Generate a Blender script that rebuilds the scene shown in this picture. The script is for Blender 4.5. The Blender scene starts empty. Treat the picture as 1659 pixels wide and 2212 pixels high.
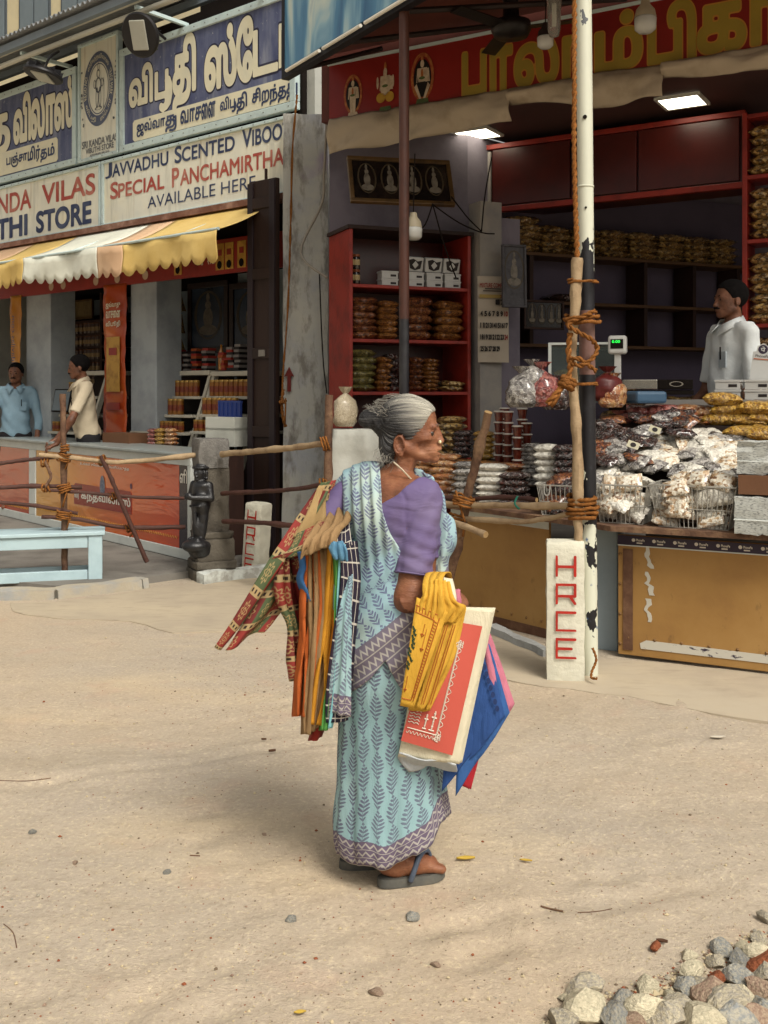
import bpy, bmesh, math, random
import numpy as np
from mathutils import Vector, Matrix, noise as mnoise
R = math.radians
rnd = random.Random(7)
scene = bpy.context.scene
COL = scene.collection
# ------------------------------------------------------------------ camera, sky, sun, exposure
F, CX, HY, CAMZ = 2200.0, 829.5, 850.0, 1.5      # focal length / centre / horizon in photo units, eye height in metres
cam_data = bpy.data.cameras.new('camera')
cam = bpy.data.objects.new('camera', cam_data); COL.objects.link(cam)
cam.location = (0, 0, CAMZ); cam.rotation_euler = (R(90), 0, 0)
cam_data.sensor_fit = 'VERTICAL'; cam_data.sensor_height = 36.0; cam_data.sensor_width = 27.0
cam_data.lens = F / 2212.0 * 36.0
cam_data.shift_y = -(1106.0 - HY) / 2212.0
cam_data.clip_start = 0.05; cam_data.clip_end = 2000
scene.camera = cam
SUN_EL, SUN_AZ = R(50), R(149)     # azimuth measured clockwise from +Y (into the picture); 90 = right
world = bpy.data.worlds.new('World'); scene.world = world; world.use_nodes = True
wn = world.node_tree; wn.nodes.clear()
sky = wn.nodes.new('ShaderNodeTexSky'); sky.sky_type = 'NISHITA'; sky.sun_disc = False
sky.sun_elevation = SUN_EL; sky.sun_rotation = SUN_AZ
sky.air_density = 1.0; sky.dust_density = 7.0; sky.ozone_density = 0.6; sky.altitude = 0
hs = wn.nodes.new('ShaderNodeHueSaturation'); hs.inputs['Saturation'].default_value = 0.12
hz = wn.nodes.new('ShaderNodeMix'); hz.data_type = 'RGBA'; hz.blend_type = 'MULTIPLY'; hz.inputs[0].default_value = 1.0; hz.inputs[7].default_value = (1.0, 0.965, 0.90, 1)
bgn = wn.nodes.new('ShaderNodeBackground'); bgn.inputs['Strength'].default_value = 0.12
wo = wn.nodes.new('ShaderNodeOutputWorld')
wn.links.new(sky.outputs[0], hs.inputs['Color']); wn.links.new(hs.outputs[0], hz.inputs[6]); wn.links.new(hz.outputs[2], bgn.inputs['Color'])
wn.links.new(bgn.outputs[0], wo.inputs['Surface'])
sun_data = bpy.data.lights.new('sun', 'SUN'); sun_data.energy = 2.0; sun_data.angle = R(20)
sun_data.color = (1.0, 0.94, 0.84)
sun = bpy.data.objects.new('sun', sun_data); COL.objects.link(sun)
sd = Vector((math.sin(SUN_AZ) * math.cos(SUN_EL), math.cos(SUN_AZ) * math.cos(SUN_EL), math.sin(SUN_EL)))
sun.rotation_euler = sd.to_track_quat('Z', 'Y').to_euler(); sun.location = (3, -3, 8)
vs = scene.view_settings
vs.view_transform = 'Standard'; vs.look = 'None'; vs.gamma = 1.0; vs.use_curve_mapping = False
vs.exposure = 0.25
scene.cycles.max_bounces = 6; scene.cycles.diffuse_bounces = 3; scene.cycles.glossy_bounces = 3
scene.cycles.transparent_max_bounces = 8; scene.cycles.transmission_bounces = 4
# ------------------------------------------------------------------ helpers
def P(x, y, d):
 """photo point at a known distance -> place in the scene (level camera)"""
 return Vector(((x - CX) / F * d, d, CAMZ - (y - HY) / F * d))
def G(x, y):
 """photo point on the ground"""
 return P(x, y, CAMZ * F / (y - HY))
class Frame:
 """upright working plane: local x runs along it, local y into depth, z up"""
 def __init__(s, x, d, ang):
  s.o = Vector(((x - CX) / F * d, d, 0)); s.a = R(ang)     # ang > 0: right end nearer
  s.u = Vector((math.cos(s.a), -math.sin(s.a), 0)); s.n = Vector((math.sin(s.a), math.cos(s.a), 0))
  s.rot = -s.a
 def w(s, u, n, z): return s.o + s.u * u + s.n * n + Vector((0, 0, z))
 def px(s, x, y, n=0.0):
  o = s.o + s.n * n; k = (x - CX) / F
  t = (k * o.y - o.x) / (s.u.x - k * s.u.y)
  d = o.y + s.u.y * t
  return t, CAMZ - (y - HY) / F * d
 def dep(s, x, n=0.0):
  t, _ = s.px(x, HY, n); return (s.o + s.n * n + s.u * t).y
def new_obj(name, data, parent=None, loc=(0, 0, 0), rot=(0, 0, 0)):
 o = bpy.data.objects.new(name, data); COL.objects.link(o)
 o.location = loc; o.rotation_euler = rot if hasattr(rot, '__len__') else (0, 0, rot)
 if parent: o.parent = parent
 return o
def tag(o, label=None, cat=None, group=None, kind=None):
 if label: o['label'] = label
 if cat: o['category'] = cat
 if group: o['group'] = group
 if kind: o['kind'] = kind
 return o
def thing(name, label, cat, loc=(0, 0, 0), rot=0, group=None):
 return tag(new_obj(name, None, None, loc, rot), label, cat, group)
def copy_tree(o, parent=None):
 c = o.copy(); COL.objects.link(c); c.parent = parent
 for ch in list(o.children): copy_tree(ch, c)
 return c
class MB:
 """collects shapes into one mesh"""
 def __init__(s): s.v = []; s.f = []; s.m = []; s.uv = None
 def add(s, v, f, m=0):
  b = len(s.v); s.v.extend([tuple(p) for p in v]); s.f.extend([tuple(i + b for i in q) for q in f]); s.m.extend([m] * len(f)); return s
 def box(s, x0, x1, y0, y1, z0, z1, m=0, M=None):
  v = [Vector(p) for p in ((x0,y0,z0),(x1,y0,z0),(x1,y1,z0),(x0,y1,z0),(x0,y0,z1),(x1,y0,z1),(x1,y1,z1),(x0,y1,z1))]
  if M: v = [M @ p for p in v]
  return s.add(v, [(3,2,1,0),(4,5,6,7),(0,1,5,4),(1,2,6,5),(2,3,7,6),(3,0,4,7)], m)
 def tube(s, pts, r, n=8, m=0, caps=True, twist=0.0, lump=0.0, seed=0):
  pts = [Vector(p) for p in pts]; N = len(pts)
  rr = list(r) if hasattr(r, '__len__') else [r] * N
  rg = random.Random(seed)
  t = (pts[1] - pts[0]).normalized()
  up = Vector((0, 0, 1)) if abs(t.z) < 0.9 else Vector((1, 0, 0))
  x = up.cross(t).normalized(); vs_ = [];
  for i in range(N):
   if i == 0: t = pts[1] - pts[0]
   elif i == N - 1: t = pts[-1] - pts[-2]
   else: t = pts[i + 1] - pts[i - 1]
   t.normalize(); x = (x - t * x.dot(t)); x.normalize(); y = t.cross(x)
   for k in range(n):
    a = 2 * math.pi * k / n + twist * i; q = rr[i] * (1 + (rg.uniform(-lump, lump) if lump else 0))
    vs_.append(pts[i] + x * (math.cos(a) * q) + y * (math.sin(a) * q))
  f = [(i*n+k, i*n+(k+1)%n, (i+1)*n+(k+1)%n, (i+1)*n+k) for i in range(N-1) for k in range(n)]
  if caps: f += [tuple(range(n-1, -1, -1)), tuple(range((N-1)*n, N*n))]
  return s.add(vs_, f, m)
 def cyl(s, p0, p1, r0, r1=None, n=16, m=0): return s.tube([p0, p1], [r0, r0 if r1 is None else r1], n, m)
 def lathe(s, prof, n=16, m=0, c=(0,0,0), M=None):
  vs_ = []; N = len(prof)
  for (r, z) in prof:
   for k in range(n):
    a = 2*math.pi*k/n; p = Vector((c[0]+r*math.cos(a), c[1]+r*math.sin(a), c[2]+z)); vs_.append(M @ p if M else p)
  f = [(i*n+k, i*n+(k+1)%n, (i+1)*n+(k+1)%n, (i+1)*n+k) for i in range(N-1) for k in range(n)]
  f += [tuple(range(n-1, -1, -1)), tuple(range((N-1)*n, N*n))]
  return s.add(vs_, f, m)
 def prism(s, poly, y0, y1, m=0):
  """polygon in x,z (counter-clockwise seen from -y) extruded along y"""
  n = len(poly); v = [(p[0], y0, p[1]) for p in poly] + [(p[0], y1, p[1]) for p in poly]
  f = [tuple(range(n)), tuple(range(2*n-1, n-1, -1))] + [(i, n+i, n+(i+1)%n, (i+1)%n) for i in range(n)]
  return s.add(v, f, m)
 def grid(s, fn, nu, nv, m=0, closed_u=False):
  """fn(i/nu, j/nv) -> point"""
  cu = nu if closed_u else nu + 1
  v = [fn(i / nu, j / nv) for j in range(nv + 1) for i in range(cu)]
  f = [(j*cu+i, j*cu+(i+1)%cu, (j+1)*cu+(i+1)%cu, (j+1)*cu+i) for j in range(nv) for i in range(nu)]
  return s.add(v, f, m)
 def mesh(s, name, mats, smooth=False):
  me = bpy.data.meshes.new(name); me.from_pydata(s.v, [], s.f)
  for m in (mats if isinstance(mats, (list, tuple)) else [mats]): me.materials.append(m)
  me.polygons.foreach_set('material_index', s.m)
  if smooth is True: me.polygons.foreach_set('use_smooth', [True] * len(me.polygons))
  me.update()
  if s.uv is not None:
   l = me.uv_layers.new(name='UVMap'); uvs = np.array(s.uv, dtype=np.float32)
   idx = np.empty(len(me.loops), dtype=np.int32); me.loops.foreach_get('vertex_index', idx)
   l.data.foreach_set('uv', uvs[idx].ravel())
  return me
 def build(s, name, mats, parent=None, loc=(0,0,0), rot=(0,0,0), smooth=False, bevel=0, solid=0, seg=2):
  me = s.mesh(name, mats, smooth is not False)
  o = new_obj(name, me, parent, loc, rot)
  if smooth == 'auto':
   for e in me.edges: pass
   me.set_sharp_from_angle(angle=R(40))
  if solid:
   md = o.modifiers.new('solid', 'SOLIDIFY'); md.thickness = solid; md.offset = 0
  if bevel:
   md = o.modifiers.new('bevel', 'BEVEL'); md.width = bevel; md.segments = seg; md.limit_method = 'ANGLE'; md.angle_limit = R(40)
  return o
def fbm(x, y, z=0.0, o=3):
 s, a = 0.0, 1.0
 for _ in range(o):
  s += a * mnoise.noise(Vector((x, y, z))); x *= 2.03; y *= 2.03; z *= 2.03; a *= 0.5
 return s
def spline(pts, k=6):
 pv = [Vector(p) for p in pts]; out = []
 for i in range(len(pv) - 1):
  a = pv[max(i-1, 0)]; b = pv[i]; c = pv[i+1]; d = pv[min(i+2, len(pv)-1)]
  for j in range(k):
   s = j / k; out.append(0.5 * ((2*b) + (c - a)*s + (2*a - 5*b + 4*c - d)*s*s + (-a + 3*b - 3*c + d)*s*s*s))
 return out + [pv[-1]]
# ------------------------------------------------------------------ material helpers
def lin(c):
 """#rrggbb or 0-255 triple -> linear"""
 if isinstance(c, str): c = [int(c[i:i+2], 16) for i in (1, 3, 5)] if c[0] == '#' else [int(c[i:i+2], 16) for i in (0, 2, 4)]
 r = []
 for v in c:
  v /= 255.0; r.append(v / 12.92 if v <= 0.04045 else ((v + 0.055) / 1.055) ** 2.4)
 return tuple(r) + (1.0,)
class E:
 """tiny expression -> Math nodes"""
 def __init__(s, nt, k): s.nt = nt; s.k = k
 def _op(s, op, *a):
  n = s.nt.nodes.new('ShaderNodeMath'); n.operation = op
  for i, v in enumerate((s,) + a):
   v = v.k if isinstance(v, E) else v
   if isinstance(v, (int, float)): n.inputs[i].default_value = v
   else: s.nt.links.new(v, n.inputs[i])
  return E(s.nt, n.outputs[0])
 def __add__(s, b): return s._op('ADD', b)
 __radd__ = __add__
 def __sub__(s, b): return s._op('SUBTRACT', b)
 def __rsub__(s, b): return s._op('MULTIPLY', -1.0)._op('ADD', b)
 def __mul__(s, b): return s._op('MULTIPLY', b)
 __rmul__ = __mul__
 def __truediv__(s, b): return s._op('DIVIDE', b)
 def abs(s): return s._op('ABSOLUTE')
 def sin(s): return s._op('SINE')
 def cos(s): return s._op('COSINE')
 def mod(s, b): return s._op('FLOORED_MODULO', b)
 def floor(s): return s._op('FLOOR')
 def fract(s): return s._op('FRACT')
 def sqrt(s): return s._op('SQRT')
 def min(s, b): return s._op('MINIMUM', b)
 def max(s, b): return s._op('MAXIMUM', b)
 def lt(s, b): return s._op('LESS_THAN', b)
 def gt(s, b): return s._op('GREATER_THAN', b)
 def clamp(s): return s._op('MAXIMUM', 0.0)._op('MINIMUM', 1.0)
 def step(s, e, w):
  """1 below e, 0 above, soft over w"""
  return ((s - e) * (-1.0 / w) + 0.5).clamp()
class Mat:
 def __init__(s, name, rough=0.7, spec=0.3, metal=0.0, coat=0.0):
  s.m = bpy.data.materials.new(name); s.m.use_nodes = True; s.nt = s.m.node_tree
  s.b = s.nt.nodes['Principled BSDF']; s.b.inputs['Roughness'].default_value = rough
  s.b.inputs['Specular IOR Level'].default_value = spec; s.b.inputs['Metallic'].default_value = metal
  if coat: s.b.inputs['Coat Weight'].default_value = coat; s.b.inputs['Coat Roughness'].default_value = 0.08
  s._co = None
 def n(s, t, **kw):
  n = s.nt.nodes.new(t)
  for k, v in kw.items(): setattr(n, k, v)
  return n
 def link(s, a, b): s.nt.links.new(a.k if isinstance(a, E) else a, b)
 def coord(s, kind='Object', scale=None):
  if s._co is None: s._co = s.n('ShaderNodeTexCoord')
  o = s._co.outputs[kind]
  if scale is not None:
   mp = s.n('ShaderNodeMapping'); mp.inputs['Scale'].default_value = scale if hasattr(scale, '__len__') else (scale,) * 3
   s.link(o, mp.inputs['Vector']); o = mp.outputs[0]
  return o
 def xyz(s, kind='Object'):
  sp = s.n('ShaderNodeSeparateXYZ'); s.link(s.coord(kind), sp.inputs[0]); return [E(s.nt, o) for o in sp.outputs]
 def noise(s, scale, detail=4, rough=0.55, kind='Object', stretch=None, dist=0.0, rand=False):
  n = s.n('ShaderNodeTexNoise'); n.inputs['Scale'].default_value = scale; n.inputs['Detail'].default_value = detail
  n.inputs['Roughness'].default_value = rough; n.inputs['Distortion'].default_value = dist
  v = s.coord(kind, stretch)
  if rand:
   oi = s.n('ShaderNodeObjectInfo'); va = s.n('ShaderNodeVectorMath'); va.operation = 'MULTIPLY_ADD'
   cb = s.n('ShaderNodeCombineXYZ')
   for i in range(3): s.link(oi.outputs['Random'], cb.inputs[i])
   s.link(cb.outputs[0], va.inputs[0]); va.inputs[1].default_value = (37, 19, 53); s.link(v, va.inputs[2]); v = va.outputs[0]
  s.link(v, n.inputs['Vector']); return E(s.nt, n.outputs['Fac'])
 def voro(s, scale, feature='F1', kind='Object', out='Distance', stretch=None, rand=1.0):
  n = s.n('ShaderNodeTexVoronoi'); n.feature = feature; n.inputs['Scale'].default_value = scale; n.inputs['Randomness'].default_value = rand
  s.link(s.coord(kind, stretch), n.inputs['Vector']); return E(s.nt, n.outputs[out])
 def objrand(s): return E(s.nt, s.n('ShaderNodeObjectInfo').outputs['Random'])
 def ramp(s, fac, stops, interp='LINEAR'):
  n = s.n('ShaderNodeValToRGB'); n.color_ramp.interpolation = interp
  el = n.color_ramp.elements
  while len(el) < len(stops): el.new(0.5)
  for e, (p, c) in zip(el, stops): e.position = p; e.color = lin(c) if isinstance(c, str) else tuple(c)
  s.link(fac, n.inputs[0]); return n.outputs[0]
 def rgb(s, c):
  n = s.n('ShaderNodeRGB'); n.outputs[0].default_value = lin(c) if isinstance(c, str) else tuple(c); return n.outputs[0]
 def mix(s, fac, a, b, mode='MIX'):
  n = s.n('ShaderNodeMix'); n.data_type = 'RGBA'; n.blend_type = mode
  for v, k in ((fac, 0), (a, 6), (b, 7)):
   if isinstance(v, E): s.link(v, n.inputs[k])
   elif isinstance(v, str): n.inputs[k].default_value = lin(v)
   elif isinstance(v, (int, float)): n.inputs[k].default_value = v
   elif isinstance(v, tuple): n.inputs[k].default_value = v
   else: s.link(v, n.inputs[k])
  return n.outputs[2]
 def color(s, c):
  if isinstance(c, str): s.b.inputs['Base Color'].default_value = lin(c)
  elif isinstance(c, tuple): s.b.inputs['Base Color'].default_value = c
  else: s.link(c, s.b.inputs['Base Color'])
  return s
 def rough(s, v): s.link(v, s.b.inputs['Roughness']); return s
 def bump(s, h, strength=0.3, dist=0.01):
  n = s.n('ShaderNodeBump'); n.inputs['Strength'].default_value = strength; n.inputs['Distance'].default_value = dist
  s.link(h, n.inputs['Height']); s.link(n.outputs[0], s.b.inputs['Normal']); return s
_mc = {}
def paint(name, c, c2=None, rough=0.6, spec=0.3, scale=3.0, amt=0.35, bump=0.15, bscale=40, metal=0.0, coat=0.0, stretch=None, rand=0.0, thr=(0.45, 0.7)):
 """coat of one colour with wear of a second colour in patches"""
 if name in _mc: return _mc[name]
 m = Mat(name, rough, spec, metal, coat)
 a = lin(c)
 c2l = lin(c2) if c2 else tuple(x * 0.6 for x in a[:3]) + (1,)
 nz = m.noise(scale, 5, 0.6, stretch=stretch, rand=True)
 col = m.mix(((nz - thr[0]) * (1 / (thr[1] - thr[0]))).clamp() * amt, a, c2l)
 if rand:
  hsn = m.n('ShaderNodeHueSaturation'); m.link(m.objrand() * rand + (1 - rand * 0.5), hsn.inputs['Value']); m.link(col, hsn.inputs['Color']); col = hsn.outputs[0]
 m.color(col)
 if bump: m.bump(m.noise(bscale, 4), bump, 0.01)
 _mc[name] = m.m
 return m.m
def glow(name, c, s):
 m = Mat(name); m.color(c); m.b.inputs['Emission Color'].default_value = lin(c); m.b.inputs['Emission Strength'].default_value = s; return m.m
# ------------------------------------------------------------------ lettering
def text_mesh(txt, bold=0.0, spacing=1.0, thick=0.0):
 cu = bpy.data.curves.new('t', 'FONT'); cu.body = txt; cu.offset = bold; cu.space_character = spacing; cu.extrude = thick; cu.resolution_u = 3
 o = bpy.data.objects.new('t', cu); COL.objects.link(o)
 dg = bpy.context.evaluated_depsgraph_get(); ev = o.evaluated_get(dg); me = ev.to_mesh()
 v = [tuple(x.co) for x in me.vertices]; f = [tuple(p.vertices) for p in me.polygons]
 ev.to_mesh_clear(); bpy.data.objects.remove(o); bpy.data.curves.remove(cu)
 return v, f
def text_into(mb, txt, x0, x1, z0, z1, y, m=0, bold=0.0, spacing=1.0, sub=None):
 """letters in the local x-z plane, facing -y, fitted to the box"""
 v, f = text_mesh(txt, bold, spacing)
 if not v: return
 xs = [p[0] for p in v]; ys = [p[1] for p in v]
 a, b, c, d = min(xs), max(xs), min(ys), max(ys)
 sx = (x1 - x0) / (b - a); sy = (z1 - z0) / (d - c)
 mb.add([(x0 + (p[0] - a) * sx, y, z0 + (p[1] - c) * sy) for p in v], f, m)
def lettering(name, txt, parent, mat_, x0, x1, z0, z1, y, bold=0.0, spacing=1.0):
 mb = MB(); text_into(mb, txt, x0, x1, z0, z1, y, 0, bold, spacing)
 return mb.build(name, mat_, parent)
# ------------------------------------------------------------------ distance-field bodies (surface nets)
class SDF:
 def __init__(s, xs, ys, zs):
  s.xs, s.ys, s.zs = [np.asarray(a, dtype=np.float32) for a in (xs, ys, zs)]
  s.d = np.full((len(xs), len(ys), len(zs)), 1.0, dtype=np.float32)
 def _win(s, lo, hi):
  sl = []
  for a, l, h in zip((s.xs, s.ys, s.zs), lo, hi):
   i0 = int(np.searchsorted(a, l)); i1 = int(np.searchsorted(a, h)); sl.append(slice(max(i0 - 1, 0), min(i1 + 1, len(a))))
  X = s.xs[sl[0]][:, None, None]; Y = s.ys[sl[1]][None, :, None]; Z = s.zs[sl[2]][None, None, :]
  return tuple(sl), X, Y, Z
 def _put(s, sl, q, k, op):
  a = s.d[sl]
  if op == 'sub':
   q = -q
   if k > 0: h = np.clip(0.5 - 0.5 * (a - q) / k, 0, 1); r = a + (q - a) * h + k * h * (1 - h)
   else: r = np.maximum(a, q)
  else:
   if k > 0: h = np.clip(0.5 + 0.5 * (a - q) / k, 0, 1); r = a * (1 - h) + q * h - k * h * (1 - h)
   else: r = np.minimum(a, q)
  s.d[sl] = r
 def ell(s, c, r, k=0.02, op='add', M=None):
  c = Vector(c); r = Vector(r) if hasattr(r, '__len__') else Vector((r, r, r)); m = max(r) + k + 0.03
  sl, X, Y, Z = s._win(c - Vector((m,)*3), c + Vector((m,)*3))
  X, Y, Z = X - c.x, Y - c.y, Z - c.z
  if M is not None:
   I = M.transposed(); X, Y, Z = [I[i][0]*X + I[i][1]*Y + I[i][2]*Z for i in range(3)]
  k0 = np.sqrt((X/r.x)**2 + (Y/r.y)**2 + (Z/r.z)**2); k1 = np.sqrt((X/r.x**2)**2 + (Y/r.y**2)**2 + (Z/r.z**2)**2)
  s._put(sl, k0 * (k0 - 1.0) / np.maximum(k1, 1e-6), k, op); return s
 def cone(s, a, b, ra, rb, k=0.02, op='add', flat=None):
  """capsule with two radii; flat=(axis vector, factor) squashes it across that axis"""
  a, b = Vector(a), Vector(b); m = max(ra, rb) * (1.0 if not flat else max(1, flat[1])) + k + 0.03
  lo = Vector([min(a[i], b[i]) - m for i in range(3)]); hi = Vector([max(a[i], b[i]) + m for i in range(3)])
  sl, X, Y, Z = s._win(lo, hi)
  px, py, pz = X - a.x, Y - a.y, Z - a.z; ba = b - a
  h = np.clip((px*ba.x + py*ba.y + pz*ba.z) / max(ba.dot(ba), 1e-9), 0, 1)
  qx, qy, qz = px - ba.x*h, py - ba.y*h, pz - ba.z*h
  if flat:
   ax, fa = Vector(flat[0]).normalized(), flat[1]
   t = (qx*ax.x + qy*ax.y + qz*ax.z) * (1.0 / fa - 1.0)
   qx, qy, qz = qx + ax.x*t, qy + ax.y*t, qz + ax.z*t
  s._put(sl, np.sqrt(qx*qx + qy*qy + qz*qz) - (ra + (rb - ra) * h), k, op); return s
 def chain(s, pts, rs, k=0.015, flat=None):
  for i in range(len(pts) - 1): s.cone(pts[i], pts[i+1], rs[i], rs[i+1], k, flat=flat)
  return s
 def grids(s): return s.xs[:, None, None], s.ys[None, :, None], s.zs[None, None, :]
 def mesh(s):
  d = s.d; ins = d < 0
  nx, ny, nz = d.shape
  cs = np.zeros((nx-1, ny-1, nz-1), dtype=np.int8)
  for i in (0, 1):
   for j in (0, 1):
    for k in (0, 1): cs += ins[i:nx-1+i, j:ny-1+j, k:nz-1+k]
  act = (cs > 0) & (cs < 8); idx = np.full(act.shape, -1, dtype=np.int64); ai = np.argwhere(act); idx[act] = np.arange(len(ai))
  acc = np.zeros((len(ai), 3)); cnt = np.zeros(len(ai)); I, J, K = ai.T
  co = [s.xs, s.ys, s.zs]
  for ax in range(3):
   o1, o2 = [a for a in range(3) if a != ax]
   for p in (0, 1):
    for q in (0, 1):
     off = [0, 0, 0]; off[o1] = p; off[o2] = q
     A = (I + off[0], J + off[1], K + off[2]); off2 = list(off); off2[ax] = 1; B = (I + off2[0], J + off2[1], K + off2[2])
     da, db = d[A], d[B]; cr = (da < 0) != (db < 0)
     t = np.where(cr, da / np.where(cr, da - db, 1), 0)
     for c in range(3): acc[:, c] += np.where(cr, co[c][A[c]] + t * (co[c][B[c]] - co[c][A[c]]), 0)
     cnt += cr
  V = acc / cnt[:, None]; Fs = []
  for ax in range(3):
   o1, o2 = [(1, 2), (2, 0), (0, 1)][ax]
   sa = [slice(None)] * 3; sb = [slice(None)] * 3; sa[ax] = slice(0, -1); sb[ax] = slice(1, None)
   e = np.argwhere(ins[tuple(sa)] != ins[tuple(sb)])
   ok = (e[:, o1] > 0) & (e[:, o2] > 0) & (e[:, o1] < d.shape[o1] - 1) & (e[:, o2] < d.shape[o2] - 1); e = e[ok]
   def cell(p, q):
    c = e.copy(); c[:, o1] -= p; c[:, o2] -= q; return idx[c[:, 0], c[:, 1], c[:, 2]]
   quad = np.stack([cell(1, 1), cell(0, 1), cell(0, 0), cell(1, 0)], 1)
   flip = ~ins[e[:, 0], e[:, 1], e[:, 2]]; quad[flip] = quad[flip][:, ::-1]; Fs.append(quad)
  return V, np.concatenate(Fs)
 def build(s, name, mats, parent=None, loc=(0,0,0), rot=(0,0,0), smooth_it=1, post=None, uvf=None, mat_f=None):
  V, Q = s.mesh()
  for _ in range(smooth_it):      # light Laplacian smoothing
   S = np.zeros_like(V); C = np.zeros(len(V))
   for a, b in ((0, 1), (1, 2), (2, 3), (3, 0)):
    np.add.at(S, Q[:, a], V[Q[:, b]]); np.add.at(S, Q[:, b], V[Q[:, a]]); np.add.at(C, Q[:, a], 1); np.add.at(C, Q[:, b], 1)
   V = V * 0.5 + 0.5 * S / np.maximum(C, 1)[:, None]
  if post is not None: V = post(V)
  me = bpy.data.meshes.new(name); me.from_pydata(V.tolist(), [], Q.tolist())
  for m in (mats if isinstance(mats, (list, tuple)) else [mats]): me.materials.append(m)
  if mat_f is not None:
   fc = V[Q].mean(1); me.polygons.foreach_set('material_index', mat_f(fc).astype(np.int32))
  me.polygons.foreach_set('use_smooth', [True] * len(me.polygons)); me.update()
  if uvf is not None:
   uv = uvf(V).astype(np.float32); l = me.uv_layers.new(name='UVMap'); ix = np.empty(len(me.loops), dtype=np.int32)
   me.loops.foreach_get('vertex_index', ix); l.data.foreach_set('uv', uv[ix].ravel())
  return new_obj(name, me, parent, loc, rot)
# ------------------------------------------------------------------ letters with clean outlines (winding fill + distance field)
def glyph_polys(txt, spacing=1.0):
 cu = bpy.data.curves.new('t', 'FONT'); cu.body = txt; cu.space_character = spacing
 o = bpy.data.objects.new('t', cu); COL.objects.link(o)
 dg = bpy.context.evaluated_depsgraph_get(); c = o.evaluated_get(dg).to_curve(dg)
 from mathutils.geometry import interpolate_bezier
 out = []
 for sp in c.splines:
  pts = []
  if sp.type == 'BEZIER':
   b = sp.bezier_points; n = len(b)
   for i in range(n):
    p, q = b[i], b[(i + 1) % n]
    straight = (p.handle_right - p.co).length < 1e-5 and (q.handle_left - q.co).length < 1e-5
    seg = [p.co, q.co] if straight else interpolate_bezier(p.co, p.handle_right, q.handle_left, q.co, 7)
    pts += [(v[0], v[1]) for v in seg[:-1]]
  else: pts = [(v.co[0], v.co[1]) for v in sp.points]
  if len(pts) > 2: out.append(np.array(pts))
 o.to_curve_clear() if False else None
 bpy.data.objects.remove(o); bpy.data.curves.remove(cu)
 return out
def glyph_field(polys, strokes, res, pad, box):
 x0, x1, y0, y1 = box
 xs = np.arange(x0 - pad, x1 + pad + 1 / res, 1 / res); ys = np.arange(y0 - pad, y1 + pad + 1 / res, 1 / res)
 wd = np.zeros((len(ys), len(xs) + 1), dtype=np.int32); dist = np.full((len(ys), len(xs)), pad, dtype=np.float32)
 def seg(ax, ay, bx, by, win):
  m = win; i0, i1 = np.searchsorted(xs, (min(ax, bx) - m, max(ax, bx) + m)); j0, j1 = np.searchsorted(ys, (min(ay, by) - m, max(ay, by) + m))
  X = xs[None, i0:i1] - ax; Y = ys[j0:j1, None] - ay; dx, dy = bx - ax, by - ay
  h = np.clip((X * dx + Y * dy) / max(dx*dx + dy*dy, 1e-12), 0, 1)
  return slice(j0, j1), slice(i0, i1), np.sqrt((X - dx*h)**2 + (Y - dy*h)**2)
 for p in polys:
  for (ax, ay), (bx, by) in zip(p, np.roll(p, -1, 0)):
   j, i, q = seg(ax, ay, bx, by, pad); dist[j, i] = np.minimum(dist[j, i], q)
   if ay == by: continue
   lo, hi, sg = (ay, by, 1) if ay < by else (by, ay, -1)
   r = np.nonzero((ys >= lo) & (ys < hi))[0]
   if len(r):
    xi = ax + (ys[r] - ay) / (by - ay) * (bx - ax); k = np.searchsorted(xs, xi)
    np.add.at(wd, (r, np.zeros_like(r)), sg); np.add.at(wd, (r, k), -sg)
 ins = np.cumsum(wd, 1)[:, :-1] != 0
 sd_ = np.where(ins, -dist, dist)
 for pts, w in strokes:
  for (ax, ay), (bx, by) in zip(pts[:-1], pts[1:]):
   j, i, q = seg(ax, ay, bx, by, pad + w); sd_[j, i] = np.minimum(sd_[j, i], q - w / 2)
 return xs, ys, sd_
def field_faces(xs, ys, d, lev):
 """marching squares, full cells merged along rows"""
 V = []; Fc = []; key = {}
 def vt(k, p):
  if k not in key: key[k] = len(V); V.append(p)
  return key[k]
 D = d - lev; H, W = D.shape; I = D < 0
 full = I[:-1, :-1] & I[1:, :-1] & I[:-1, 1:] & I[1:, 1:]
 some = (I[:-1, :-1] | I[1:, :-1] | I[:-1, 1:] | I[1:, 1:]) & ~full
 for j in range(H - 1):
  row = full[j]; c = 0
  nz = np.nonzero(row)[0]
  if len(nz):
   br = np.split(nz, np.nonzero(np.diff(nz) > 1)[0] + 1)
   for b in br:
    a, e = b[0], b[-1] + 1
    Fc.append((vt(('p', a, j), (xs[a], ys[j])), vt(('p', e, j), (xs[e], ys[j])), vt(('p', e, j+1), (xs[e], ys[j+1])), vt(('p', a, j+1), (xs[a], ys[j+1]))))
  for i in np.nonzero(some[j])[0]:
   co = [(i, j), (i+1, j), (i+1, j+1), (i, j+1)]; poly = []
   for q in range(4):
    (a, b), (c2, e) = co[q], co[(q+1) % 4]; da, db = D[b, a], D[e, c2]
    if da < 0: poly.append(vt(('p', a, b), (xs[a], ys[b])))
    if (da < 0) != (db < 0):
     t = da / (da - db); k = ('e',) + tuple(sorted(((a, b), (c2, e)))); poly.append(vt(k, (xs[a] + t * (xs[c2] - xs[a]), ys[b] + t * (ys[e] - ys[b]))))
   if len(poly) > 2: Fc.append(tuple(poly))
 return V, Fc
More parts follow.
